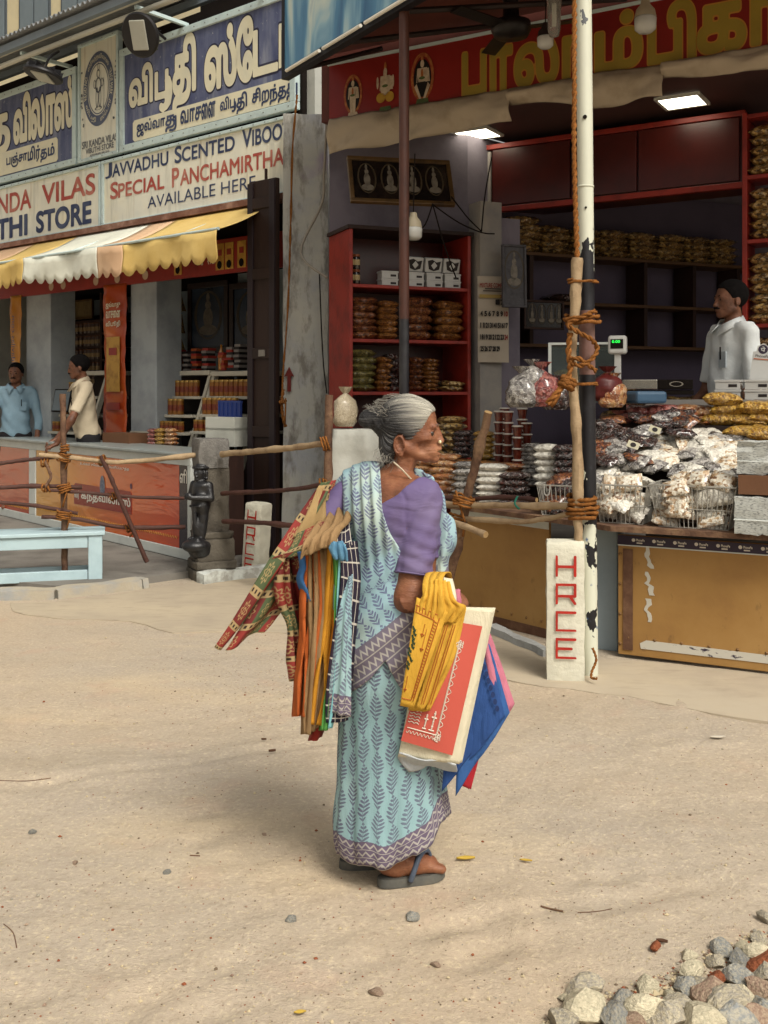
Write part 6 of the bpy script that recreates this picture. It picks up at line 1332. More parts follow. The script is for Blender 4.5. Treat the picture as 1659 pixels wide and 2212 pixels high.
for k in range(8): put(packet_mesh(0.16, 0.14, 0.07, [S_dark, S_white, S_yellow, S_mix][k % 4], k % 4), P(1262 + (k % 3 - 1) * 34, 866, 6.9) + Vector((0, 0, (k // 3) * 0.07)), (0.2, 0, rnd.uniform(-.5, .5)), 'packet standing inside the glass case', 'packets in the glass case')
def knot_bag(label, x, y, d, s, mt, seed):
 mb = MB(); rg = random.Random(seed); n = 18
 def fn(u, v):
  a = 2 * math.pi * u; prof = [(0.7, 0), (0.98, 0.12), (1.0, 0.4), (0.85, 0.66), (0.4, 0.8), (0.16, 0.86), (0.34, 0.95), (0.5, 1.04)]; q = v * (len(prof) - 1); i = min(int(q), len(prof) - 2); f_ = q - i
  r = prof[i][0] + (prof[i+1][0] - prof[i][0]) * f_; z = prof[i][1] + (prof[i+1][1] - prof[i][1]) * f_
  r *= 1 + 0.18 * fbm(math.cos(a) * 1.6 + seed, math.sin(a) * 1.6, z * 3) + (0.3 * math.sin(a * 7 + seed) if v > 0.75 else 0)
  return (s * 0.5 * r * math.cos(a), s * 0.42 * r * math.sin(a), s * 1.05 * z)
 mb.grid(fn, 24, 21, 0, True); return tag(mb.build('knotted_bag', mt, None, P(x, y, d), (0, 0, seed), smooth=True), label, 'bag', 'knotted plastic bags')
for x, y, s, mt, lab in ((1128, 880, 0.24, S_silver, 'clear knotted bag at the left of the bag group'), (1168, 878, 0.26, S_pink, 'knotted pinkish bag with white ties left of the pole'), (1200, 885, 0.2, S_dark, 'dark knotted bag left of the pole'), (1150, 850, 0.2, S_silver, 'tall clear knotted bag above the red cups'), (1322, 880, 0.2, S_peach, 'knotted bag of orange snacks right of the pole'), (1312, 866, 0.2, paint('red_plastic_bag', '#4c1512', '#6a241e', 0.4, 0.4, 14, 0.7, 0.6, 14), 'red plastic bag behind the roped pole')):
 knot_bag(lab, x, y, 6.5 if x < 1250 else 6.45, s, mt, x * 0.01)
poly_slab([wl(TL, 0.25, 0.86), wl(TR, -0.1, 0.96), wl(TR, -0.1, 1.3), wl(TL, 0.3, 1.25)], 0.766, 1.36, 'riser', M_cloth, ST)
S_sugar = snack('sugar_grains', [(0.2, '#8a7c66'), (0.6, '#b3a68c'), (0.9, '#c9be a4'.replace(' ', ''))], 300, 0.5, 0.6, 0.3)
M_sack = paint('white_woven_sack', '#b9b9b0', '#989890', 0.8, 0.2, 3, 0.5, 0.6, 12)
def sack():
 mb = MB()
 def fn(u, v):
  a = 2 * math.pi * u; c, s = math.cos(a), math.sin(a); k = (abs(c) ** 3 + abs(s) ** 3) ** (-1/3); zz_ = v; r = (0.96 + 0.10 * math.sin(v * 3.1)) * (1 if v < 0.95 else 0.9)
  n_ = 0.06 * fbm(c * 2, s * 2, v * 4)
  return (0.215 * k * c * r + n_ * c, 0.16 * k * s * r + n_ * s, 0.0 + 1.245 * zz_)
 mb.grid(fn, 36, 24, 0, True); n = 36; mb.f.append(tuple(range(24 * n, 25 * n))); mb.m.append(0)
 p_ = P(770, HY, 7.35); return tag(mb.build('sack', M_sack, None, (p_.x, p_.y, 0.0), R(-10), smooth=True), 'tall white woven sack behind the woman\'s head', 'sack')
sack()
knot_bag('clear knotted bag of sugar on the white sack', 746, 921, 7.3, 0.2, S_sugar, 4.0).scale = (0.95, 0.95, 1.3)
# ------------------------------------------------------------------ left shop: shelves, racks, cans, pictures
def cL(x, y, n): return LF.px(x * .3676, 440.5 + y * .3676, n)
M_can = paint('golden_can_print', '#8a5a1e', '#5f2c14', 0.35, 0.5, 14, 0.7, 0.0, metal=0.2); M_canlab = paint('can_red_label', '#6a2418', '#8a4a20', 0.4, 0.4, 30, 0.7, 0.0); M_canlid = paint('can_gold_lid', '#a4803c', '#7c5c28', 0.3, 0.5, metal=0.4); M_rackw = paint('rack_cream_white', '#b9b4a4', '#9b968a', 0.5, 0.35, 6, 0.4, 0.1)
def jar_mesh_(r, h, body, lab, lid):
 mb = MB(); mb.lathe([(r*.97, 0), (r, h*.03), (r, h*.86)], 12, 0); mb.lathe([(r*1.012, h*.25), (r*1.015, h*.26), (r*1.015, h*.60), (r*1.012, h*.61)], 12, 1); mb.lathe([(r*1.02, h*.87), (r*1.02, h*.98), (r*.95, h)], 12, 2); me = mb.mesh('can', [body, lab, lid], True); me.set_sharp_from_angle(angle=R(40)); return me
CAN = jar_mesh_(0.036, 0.17, M_can, M_canlab, M_canlid); CANS = jar_mesh_(0.033, 0.115, M_can, M_canlab, M_canlid); JARD = jar_mesh_(0.04, 0.16, paint('dark_jar_brown', '#3d2216', '#241410', 0.3, 0.5, coat=0.5), paint('jar_cream_label', '#8a7450', '#6a4c30', 0.5), paint('jar_brown_lid', '#5c3a20', rough=0.4))
def lput(me, u, n, z, label, group, name='tin_can', cat='can'): return tag(new_obj(name, me, None, LF.w(u, n, z), (0, 0, rnd.random() * 6)), label, cat, group)
def rack(label, X0, X1, cans):
 """sloping display rack; X0..X1 photo columns (crop units) of the top board"""
 n0 = 0.35; a, zt = cL(X0, 985, n0); b, _ = cL(X1, 985, n0)
 t = thing('display_rack', label, 'rack', LF.o, LF.rot)
 MB().box(a, b, n0 - 0.02, n0 + 0.35, zt - 0.05, zt).build('top_board', M_rackw, t, bevel=0.005)
 dz = zt - 0.60
 for u in (a + 0.02, b - 0.02):
  mb = MB(); mb.add([(u - .02, n0, zt - .05), (u + .02, n0, zt - .05), (u + .02, n0 + .06, zt - .05), (u - .02, n0 + .06, zt - .05), (u - .02, n0 - .42, 0.55), (u + .02, n0 - .42, 0.55), (u + .02, n0 - .36, 0.55), (u - .02, n0 - .36, 0.55)], [(0,1,5,4),(1,2,6,5),(2,3,7,6),(3,0,4,7),(0,3,2,1),(4,5,6,7)]); mb.build('upright', M_rackw, t)
 for k, Y in enumerate((1130, 1240, 1345)):
  f = n0 - 0.42 * (0.30 + 0.26 * k); z = cL((X0 + X1) / 2, Y, f)[1]
  MB().box(a + 0.042, b - 0.042, f + 0.01, n0 + 0.33, z - 0.03, z).build('shelf', M_rackw, t, bevel=0.004)
  n = int((b - a - 0.1) / 0.075)
  for i in range(n):
   if cans[k] <= i: break
   u = a + 0.08 + i * 0.075 + (rnd.uniform(.0, .02) if k else 0)
   lput(CAN if k < 2 else CANS, u, f + 0.07, z, 'golden can on the %s shelf of the %s' % (('upper', 'middle', 'lower')[k], label), 'golden cans on the display racks')
 MB().box(a + 0.02, b - 0.02, n0 + 0.33, n0 + 0.35, 0.15, zt - 0.05).build('back_panel', M_brownwood, t)
rack('white rack right of the grey pillar', 895, 1238, (11, 9, 11)); rack('white rack behind the stone pillar', 1246, 1560, (9, 7, 4)); rack('small white rack behind the cream-shirted man', 412, 630, (3, 2, 2))
M_box = [paint('black_box', '#1c1818', '#3a1a18', 0.5), paint('red_box', '#8a2a20', '#5c1a16', 0.5), paint('orange_box', '#9a4a24', rough=0.5), paint('grey_box', '#7a7470', rough=0.5)]
def bstack(X, cnt, w, h, mats, lab):
 u, z = cL(X, 980, 0.45); me = None
 for i in range(cnt):
  mt = mats[i % len(mats)]; key = ('bx', w, h, mt.name)
  if key not in _pkb: mb = MB(); mb.box(-w/2, w/2, -0.06, 0.06, 0, h); _pkb[key] = mb.mesh('incense_box', mt)
  tag(new_obj('incense_box', _pkb[key], None, LF.w(u + rnd.uniform(-.012, .012), 0.45 + rnd.uniform(-.015, .015), zR + i * (h + .001)), (0, 0, LF.rot + rnd.uniform(-.12, .12))), lab, 'box', 'incense boxes on the racks')
_pkb = {}; zR = cL(1000, 985, 0.35)[1] + 0.001
for X, cnt, mats, lab in ((988, 10, [0], 'black incense box in the tall stack by the grey pillar'), (1050, 9, [1, 2], 'red incense box in the stack second from the grey pillar'), (1112, 8, [3, 0], 'grey and black incense box in the third stack'), (1165, 9, [1, 0, 2], 'mixed incense box in the fourth stack'), (1228, 9, [0, 3, 1], 'dark incense box in the fifth stack'), (1325, 7, [1, 2], 'red incense box right of the golden bottle'), (1375, 9, [0, 1, 3], 'dark incense box near the folding door'), (1415, 10, [0, 3], 'black incense box next to the folding door')):
 bstack(X, cnt, 0.085, 0.026, [M_box[k] for k in mats], lab)
for X, lab in ((935, 'orange bottle at the left end of the rack'), (1300, 'golden bottle standing among the incense boxes')):
 u, z = cL(X, 980, 0.42); mb = MB(); mb.lathe([(0.03, 0), (0.033, 0.02), (0.033, 0.17), (0.012, 0.23), (0.012, 0.27), (0.0, 0.275)], 12); tag(mb.build('bottle', paint('amber_bottle', '#a06a24', '#7c4a18', 0.2, 0.5, coat=0.5), None, LF.w(u, 0.42, zR), smooth=True), lab, 'bottle')
t = thing('jar_shelf', 'dark wooden shelf of brown jars at the back of the shop', 'shelf', LF.o, LF.rot)
nb = 1.75; u0 = cL(270, 700, nb)[0]; u1 = cL(640, 700, nb)[0]; rows = [cL(450, Y, nb)[1] for Y in (1070, 993, 918, 840, 765, 690)]
for z in rows: MB().box(-6.0, u1 + 0.3, nb, nb + 0.3, z - 0.03, z).build('board', M_brownwood, t)
for u in (u0 + 0.32, u1, -3.9, -4.9): MB().box(u - 0.025, u + 0.025, nb - 0.005, nb + 0.3, 0.15, rows[-1] + 0.5).build('divider', M_brownwood, t)
MB().box(-6.0, u1 + 0.3, nb + 0.3, nb + 0.32, 0.15, rows[-1] + 0.1).build('back_panel', M_dark, t)
for k, z in enumerate(rows[:5]):
 n = int((u1 - u0) / 0.105)
 for i in range(n + 1): lput(JARD, u0 + 0.05 + i * 0.105, nb + 0.1, z, 'brown labelled jar on the %s row of the back shelf' % ('lowest', 'fourth', 'third', 'second', 'top')[k], 'brown jars on the back shelf', 'jar', 'jar')
for k, z in enumerate(rows[2:5]):
 for i in range(5): lput(JARD, -5.35 + i * 0.11, nb + 0.1, z, 'brown jar on the back shelf at the far left, %s row' % ('lower', 'middle', 'upper')[k], 'brown jars at the far left', 'jar', 'jar')
for i in range(9):
 mb = MB(); mb.lathe([(0.03, 0), (0.032, 0.02), (0.032, 0.16), (0.014, 0.2), (0.014, 0.23)], 10); tag(mb.build('bottle', paint('clear_bottle', '#8a9298', '#6a7278', 0.2, 0.5), None, LF.w(u0 + 0.45 + i * 0.09, nb + 0.12, rows[-1] + 0.42), smooth=True), 'clear bottle in the row above the gold framed picture', 'bottle', 'bottles above the gold picture')
MB().box(u0 + 0.38, u1, nb + 0.02, nb + 0.28, rows[-1] + 0.39, rows[-1] + 0.418).build('board', M_brownwood, t)
u, z = cL(470, 690, nb - .03); framed('framed_picture', 'gold framed relief above the brown jars', LF.w(u, nb - 0.03, z + .03), LF.rot, 0.62, 0.28, 0, M_goldfr, paint('gold_relief', '#6a5a3a', '#3f3420', 0.4, 0.4, 9, 0.8, 0.5, 20), 0.03)
for X0, X1, lab in ((1105, 1342, 'large dark framed deity picture behind the incense boxes'), (1350, 1600, 'second dark framed picture beside the folding door')):
 n = 1.2; a = cL(X0, 600, n)[0]; b = cL(X1, 600, n)[0]; zb = cL(X0, 880, n)[1]; zt = cL(X0, 470, n)[1]
 framed('framed_picture', lab, LF.w((a + b) / 2, n, zb), LF.rot, b - a, zt - zb, 0, paint('dark_carved_frame', '#2a1812', '#180e0b', 0.4, 0.4), paint('blue_black_picture', '#2c3a4c', '#141a22', 0.25, 0.5, 3, 0.8, 0.0), 0.07, figures((0,), 0.1, (zt - zb) * 0.75, (b - a) * 0.75))
tag(MB().box(-1.55, 0.7, 1.32, 1.36, 0.15, 2.9).build('partition', paint('pale_partition', '#8a9498', '#6c767c', 0.7), None, LF.o, (0, 0, LF.rot)), 'pale partition wall behind the framed deity pictures', 'partition')
for r_ in range(3):
 for i in range(9):
  u, z = cL(940 + i * 15, 580 + r_ * 125, 1.1); o = put(packet_mesh(0.30, 0.10, 0.03, S_yellow, i % 4), LF.w(u, 1.1, z), (0, R(70 + rnd.uniform(-8, 8)), LF.rot), 'yellow packet in hanging row %d beside the grey pillar' % (r_ + 1) if False else 'yellow packet in the %s hanging row by the pillar' % ('top', 'middle', 'lowest')[r_], 'yellow hanging packets'); o.scale = (0.8, 0.8, 0.8)
u, z = cL(985, 600, 0.5); tag(MB().tube([(0, 0, 1.8), (0, 0, 2.9)], 0.022, 8).build('pipe', M_cframe, None, LF.w(u, 0.5, 0)), 'white upright pipe before the hanging yellow packets', 'pipe')
u, z = cL(455, 1220, 0.12); t = thing('monitor', 'grey screen of the till behind the counter', 'monitor', LF.w(u, -0.12, z), (R(-12), 0, LF.rot)); MB().box(-0.17, 0.17, 0, 0.03, 0, 0.27).build('frame', M_dark, t); MB().box(-0.155, 0.155, -0.004, 0.0, 0.015, 0.255).build('screen', paint('grey_screen', '#5a6468', '#49525a', 0.15, 0.5), t)
u, z = cL(805, 1420, -0.1); tag(MB().box(-0.23, 0.23, -0.12, 0.12, 0, 0.16).build('cardboard_box', paint('brown_cardboard', '#6b4a34'), None, LF.w(u, -0.25, z - 0.02), (0, 0, LF.rot)), 'brown cardboard box on the counter beside the cream-shirted man', 'box')
for k, (X, mt) in enumerate(((905, S_pink), (950, S_yellow), (1005, S_peach))):
 u, z = cL(X, 1420, -0.25)
 for j in range(4): put(packet_mesh(0.13, 0.1, 0.05, mt, j), LF.w(u, -0.25, z + j * 0.042), (0, 0, LF.rot + rnd.uniform(-.2, .2)), '%s packet stacked on the orange counter' % ('pink', 'yellow', 'orange')[k], 'packets on the orange counter')
tag(MB().box(-0.9, 0.55, -0.30, -0.0, 0.12, 0.955).build('low_cupboard', paint('grey_cupboard', '#8f9aa0', '#70797e', 0.6), None, LF.w(-0.55, -0.1, 0), (0, 0, LF.rot)), 'pale grey low cupboard under the display racks', 'cupboard') if False else None
u, z = cL(1375, 1258, 0.0); t = thing('plastic_crate', 'blue plastic crate on the white rack', 'crate', LF.w(u, -0.06, z), LF.rot)
M_crate = paint('blue_crate_plastic', '#2c3f7c', '#22306a', 0.4)
for b in ((-0.17, 0.17, 0, 0.02, 0, 0.02), (-0.17, 0.17, 0, 0.02, 0.15, 0.17), (-0.17, 0.17, 0.005, 0.015, 0.02, 0.15)): MB().box(*b).build('wall', M_crate, t)
for k in range(6): MB().box(-0.16 + k * 0.062, -0.15 + k * 0.062, -0.006, 0.004, 0.02, 0.15).build('rib', M_crate, t)
for k, (Y, h, lab) in enumerate(((1330, 0.13, 'upper white carton under the blue crate'), (1420, 0.18, 'lower white carton under the blue crate'))):
 u, z = cL(1365, Y, -0.05); tag(MB().box(-0.2, 0.22, -0.1, 0.12, 0, h).build('carton', M_white, None, LF.w(u, -0.12, z), (0, 0, LF.rot), bevel=0.004), lab, 'carton')
t = thing('roof_sheet', 'corrugated metal roof sheet at the top left', 'roof', LF.o, LF.rot)
mb = MB(); cmat = paint('grey_corrugated_metal', '#868a8c', '#66686a', 0.5, 0.4, 4, 0.6, 0.1, metal=0.2)
mb.grid(lambda u, v: (-6.2 + 5.4 * u, -0.75 + 1.3 * v, 5.46 + 0.33 * v + 0.02 * math.sin(u * 5.6 * 2 * math.pi / 0.09)), 560, 2); mb.build('sheet', cmat, t, smooth=True, solid=0.004)
for y, z in ((-0.68, 5.42), (0.2, 5.65)): MB().box(-6.2, -0.6, y, y + 0.06, z - 0.08, z).build('purlin', paint('grey_purlin', '#77828a', '#59626a', 0.5), t)
for z, y, r, lab in ((5.36, -0.60, 0.032, 'upper white pipe above the blue sign boards'), (5.25, -0.56, 0.03, 'lower white pipe above the blue sign boards')):
 tag(MB().tube([(-6.0, y, z), (-3.0, y, z + 0.015), (0.9, y, z)], r, 10).build('pipe', paint('white_pvc_pipe', '#b4b3a6', '#8c8b82', 0.5), None, LF.o, (0, 0, LF.rot), smooth='auto'), lab, 'pipe')
for u in (-3.0, -0.9, 0.3): tag(MB().box(u - .02, u + .02, -0.6, 0.05, 5.285, 5.32).build('bracket', M_alu, None, LF.o, (0, 0, LF.rot)), 'pale arm bracket over the sign boards, ' + {-3.0: 'left', -0.9: 'middle', 0.3: 'right'}[u] + ' one', 'bracket')
M_fl = paint('black_lamp_body', '#1a191b', '#2a292b', 0.45); M_flw = paint('lamp_lens', '#a8a89c', '#85857a', 0.3, 0.5)
def flood(label, X, Y, n, rot):
 u, z = LF.px(X * C1, Y * C1, n); t_ = thing('flood_light', label, 'lamp', LF.w(u, n, z), (rot[0], rot[1], LF.rot + rot[2]));
 MB().lathe([(0.02, 0.10), (0.10, 0.08), (0.21, 0.02), (0.215, 0.0), (0.20, -0.015)], 28).build('housing', M_fl, t_, smooth='auto'); MB().box(-0.09, 0.09, -0.14, 0.14, -0.03, -0.012, M=Matrix.Rotation(R(38), 4, 'Z')).build('lens', M_flw, t_, bevel=0.02)
 for k in range(12): MB().box(0.06, 0.19, -0.004, 0.004, 0.03, 0.09, M=Matrix.Rotation(k * math.pi / 6, 4, 'Z')).build('fin', M_fl, t_)
 MB().tube(spline([(0, 0, 0.09), (0.03, 0, 0.2), (0.0, 0.1, 0.32)], 5), 0.015, 6).build('bracket', M_fl, t_)
flood('round flood light facing the street over the Tamil board', 780, 195, -0.65, (R(-62), R(-28), 0)); flood('round flood light seen from its edge at the left', 240, 420, -0.7, (R(-12), R(8), 0))
t = thing('rear_building', 'cream upper storey with grey windows behind the roof', 'building', LF.w(-3.2, 3.2, 5.0), LF.rot)
MB().box(-8, 1.2, 0, 0.3, 0, 6).build('wall', paint('cream_wall', '#d2c6a2', '#b8ae92', 0.85), t)
for x in (-7.75, -6.3, -4.95, -3.6):
 f_ = MB().box(x, x + 1.0, -0.03, 0.02, 2.75, 5.6).build('window', paint('grey_window_frame', '#4c5358', '#3a4044', 0.5), t); MB().box(x + 0.05, x + 0.48, -0.04, -0.031, 2.82, 5.5).build('pane', paint('grey_blue_pane', '#6f7b80', '#59646a', 0.2, 0.5), f_); MB().box(x + 0.53, x + 0.95, -0.04, -0.031, 2.82, 5.5).build('pane', _mc['grey_blue_pane'], f_)
# ------------------------------------------------------------------ the old woman and her bags
WD = 3.15; WK = WD / F
W0 = Vector(((845 - CX) * WK, WD, 0))
def wx(px): return (px - 845) * WK
def wz(py): return CAMZ - (py - HY) * WK
def WP(px, py, dy=0.0):
 """photo point at distance WD+dy in her own frame"""
 p = P(px, py, WD + dy); return p - W0
woman = thing('person', 'old woman in a pale blue leaf-print sari and purple blouse carrying cloth bags', 'person', W0, 0)
def skin_mat(name, c0, c1, c2, sc=1.0):
 m = Mat(name, 0.5, 0.35); a = m.noise(14 * sc, 4, 0.6); b = m.noise(60 * sc, 3, 0.6); w = m.noise(38 * sc, 3, 0.55, stretch=(0.5, 0.5, 2.2), dist=0.6)
 col = m.ramp(a, [(0.3, c0), (0.5, c1), (0.7, c2)]); col = m.mix(((b - 0.55) * 5).clamp() * 0.35, col, c0); m.color(col)
 m.b.inputs['Subsurface Weight'].default_value = 0.12; m.b.inputs['Subsurface Radius'].default_value = (0.012, 0.005, 0.003); m.b.inputs['Subsurface Scale'].default_value = 0.4
 cr = m.noise(70 * sc, 2, 0.5, stretch=(0.35, 0.6, 1.6), dist=1.5); m.bump(w * 1.0 + b * 0.3 + cr * 0.6 + m.noise(150 * sc, 3, 0.6, stretch=(0.5, 0.7, 1.5), dist=1.0) * 0.7, 0.5, 0.005); return m.m
M_oldskin = skin_mat('wrinkled_brown_skin', '#5c3826', '#7d4f37', '#946548')
TF = Vector((0.6, 0.8, 0)); TRt = Vector((0.8, -0.6, 0))                       # torso: forward, her right
def tq(s, f, z, ox=0.0, oy=0.0): v = TRt * s + TF * f; return Vector((v.x + ox, v.y + oy, z))
SHO_R = Vector((wx(912), -0.07, wz(1068))); ELB_R = Vector((wx(884), -0.13, wz(1268))); WRI_R = Vector((wx(946), -0.07, wz(1264)));
SHO_L = Vector((wx(772), 0.09, wz(1058))); ELB_L = Vector((wx(712), 0.02, wz(1120))); WRI_L = Vector((wx(700), 0.16, wz(1180)))
def torso(S, g=0.0, arms=False):
 """trunk shape; g inflates it for clothing"""
 S.ell(tq(0, 0.0, 1.13), (0.155 + g, 0.115 + g, 0.13 + g), 0.03, M=Matrix(((TRt.x, TF.x, 0), (TRt.y, TF.y, 0), (0, 0, 1))))
 S.ell(tq(0.0, 0.035, 1.05), (0.15 + g, 0.12 + g, 0.13 + g), 0.04, M=Matrix(((TRt.x, TF.x, 0), (TRt.y, TF.y, 0), (0, 0, 1))))
 S.ell(tq(0.0, 0.02, 0.90, 0.0), (0.15 + g, 0.125 + g, 0.17 + g), 0.05, M=Matrix(((TRt.x, TF.x, 0), (TRt.y, TF.y, 0), (0, 0, 1))))
 S.ell(tq(0.0, 0.0, 0.76), (0.15 + g, 0.13 + g, 0.16 + g), 0.05, M=Matrix(((TRt.x, TF.x, 0), (TRt.y, TF.y, 0), (0, 0, 1))))
 for s in (-1, 1): S.ell(tq(s * 0.07, 0.105, 1.055), (0.065 + g, 0.06 + g, 0.065 + g), 0.04)
 S.cone(SHO_L + Vector((0.03, -0.01, 0.005)), SHO_R + Vector((-0.03, 0.01, 0.0)), 0.05 + g, 0.05 + g, 0.05)
def head_woman(S):
 H = 0.208; O = Vector((0.066, 0.005, wz(998))); fx = Vector((0.995, -0.1, 0)); fy = Vector((0.1, 0.995, 0)); Mx = Matrix(((fx.x, fy.x, 0), (fx.y, fy.y, 0), (0, 0, 1)))
 def q(x, y, z): v = fx * x * H + fy * y * H; return Vector((O.x + v.x, O.y + v.y, O.z + z * H))
 def el(c, r, k=0.03, op='add'): S.ell(q(*c), [a * H for a in r], k * H, op, Mx)
 def co(a, b, ra, rb, k=0.03, op='add'): S.cone(q(*a), q(*b), ra * H, rb * H, k * H, op)
 el((-0.09, 0, 0.585), (0.40, 0.33, 0.40), 0.05); el((0.13, 0, 0.38), (0.22, 0.27, 0.34), 0.10); el((0.14, 0, 0.66), (0.20, 0.27, 0.22), 0.10)
 for s in (-1, 1):
  co((-0.10, s * 0.23, 0.22), (0.22, s * 0.09, 0.065), 0.085, 0.07, 0.10); el((0.20, s * 0.19, 0.36), (0.10, 0.075, 0.085), 0.07)
  el((0.375, s * 0.17, 0.445), (0.08, 0.09, 0.05), 0.05, 'sub'); el((0.275, s * 0.165, 0.435), (0.05, 0.07, 0.036), 0.015); co((0.30, s * 0.06, 0.405), (0.27, s * 0.19, 0.40), 0.012, 0.010, 0.015)
  el((0.415, s * 0.05, 0.305), (0.05, 0.034, 0.036), 0.02)
  co((0.37, s * 0.09, 0.30), (0.30, s * 0.15, 0.12), 0.014, 0.012, 0.03, 'sub')      # fold from nose to mouth
  el((0.20, s * 0.22, 0.24), (0.10, 0.04, 0.09), 0.06, 'sub')                         # hollow cheek
  el((-0.17, s * 0.33, 0.26), (0.09, 0.045, 0.155), 0.02); el((-0.15, s * 0.395, 0.285), (0.055, 0.062, 0.105), 0.006, 'sub'); co((-0.11, s * 0.335, 0.30), (-0.10, s * 0.335, 0.22), 0.016, 0.02, 0.01); el((-0.145, s * 0.335, 0.135), (0.042, 0.03, 0.05), 0.015)
  co((-0.24, s * 0.345, 0.34), (-0.12, s * 0.345, 0.41), 0.018, 0.018, 0.015)
 co((0.325, -0.17, 0.53), (0.335, 0.17, 0.53), 0.045, 0.045, 0.05); co((0.345, 0, 0.52), (0.432, 0, 0.325), 0.028, 0.036, 0.05); el((0.432, 0, 0.318), (0.038, 0.040, 0.034), 0.02); co((0.40, 0, 0.27), (0.385, 0, 0.21), 0.03, 0.05, 0.04)
 el((0.285, 0, 0.165), (0.125, 0.16, 0.125), 0.06); el((0.376, 0, 0.190), (0.055, 0.10, 0.03), 0.02); el((0.368, 0, 0.122), (0.05, 0.09, 0.03), 0.02); el((0.445, 0, 0.156), (0.08, 0.15, 0.016), 0.010, 'sub'); el((0.325, 0, 0.042), (0.075, 0.09, 0.06), 0.04)
 el((0.36, 0, 0.37), (0.075, 0.055, 0.13), 0.05); el((0.31, 0, 0.40), (0.07, 0.12, 0.12), 0.05)
 for i, z in enumerate((0.62, 0.665, 0.71, 0.755)): co((0.345 - i * 0.012, -0.16, z), (0.345 - i * 0.012, 0.16, z), 0.006, 0.006, 0.012, 'sub')
 co((-0.12, 0, 0.10), (-0.27, 0.02, -0.30), 0.21, 0.24, 0.08)                            # neck
 co((-0.02, -0.16, 0.04), (-0.10, -0.12, -0.26), 0.05, 0.05, 0.05)
 return q, H
def hand(S, wrist, d, up, s=1.0, curl=1.0, k=0.006):
 """right-size hand: palm and five bent fingers; d = direction of the palm, up = back of the hand, side = thumb side"""
 d = Vector(d).normalized(); up = Vector(up); up = (up - d * up.dot(d)).normalized(); side = d.cross(up)
 p = Vector(wrist); L = 0.085 * s
 S.cone(p, p + d * L * 0.45, 0.024 * s, 0.03 * s, 0.012, flat=(up, 0.62)); S.cone(p + d * L * 0.3, p + d * L, 0.034 * s, 0.036 * s, 0.012, flat=(up, 0.5))
 for i, (o, ln) in enumerate(((0.030, 0.064), (0.0105, 0.072), (-0.0105, 0.067), (-0.030, 0.052))):
  b = p + d * (L * 0.95) + side * o * s; a = b; ang = 0.0; prev = a
  for j, fr_ in enumerate((0.45, 0.32, 0.26)):
   ang += curl * (0.55, 0.75, 0.55)[j]; dd = d * math.cos(ang) - up * math.sin(ang); nx = prev + dd * ln * s * fr_; S.cone(prev, nx, (0.0095 - j * 0.0008) * s, (0.0088 - j * 0.0008) * s, 0.003); prev = nx
 t0 = p + d * L * 0.35 + side * 0.028 * s; t1 = t0 + (d * 0.6 + side * 0.7 - up * 0.35).normalized() * 0.036 * s; t2 = t1 + (d * 0.8 + side * 0.1 - up * 0.6).normalized() * 0.03 * s
 S.cone(t0, t1, 0.0125 * s, 0.0105 * s, 0.008); S.cone(t1, t2, 0.0105 * s, 0.0085 * s, 0.003)
def feet(S):
 for (hx, hy, tx, ty) in ((wx(836), -0.045, wx(948), 0.005), (wx(752), 0.075, wx(862), 0.10)):
  a = Vector((hx, hy, 0.058)); b = Vector((tx, ty, 0.045)); d = (b - a); L = d.length; d.normalize(); s = Vector((-d.y, d.x, 0))
  S.cone(a + Vector((0, 0, 0.005)), a + d * L * 0.5 + Vector((0, 0, 0.014)), 0.029, 0.034, 0.015); S.cone(a + d * L * 0.45 + Vector((0, 0, 0.012)), a + d * L * 0.82, 0.034, 0.026, 0.02, flat=(s, 1.35))
  S.cone(a + d * 0.03 + Vector((0, 0, 0.0)), a + d * 0.035 + Vector((0, 0, 0.16)), 0.031, 0.034, 0.02); S.ell(a + d * 0.035 - s * 0.028 + Vector((0, 0, 0.035)), 0.013, 0.01)
  for i, (o, ln, r) in enumerate(((0.028, 1.0, 0.0135), (0.009, 1.02, 0.0095), (-0.008, 0.98, 0.009), (-0.024, 0.92, 0.0085), (-0.037, 0.85, 0.008))):
   o = -o; S.cone(a + d * L * 0.76 + s * o * 0.9, a + d * L * ln + s * o * 1.05 + Vector((0, 0, -0.006)), r * 1.05, r, 0.004)
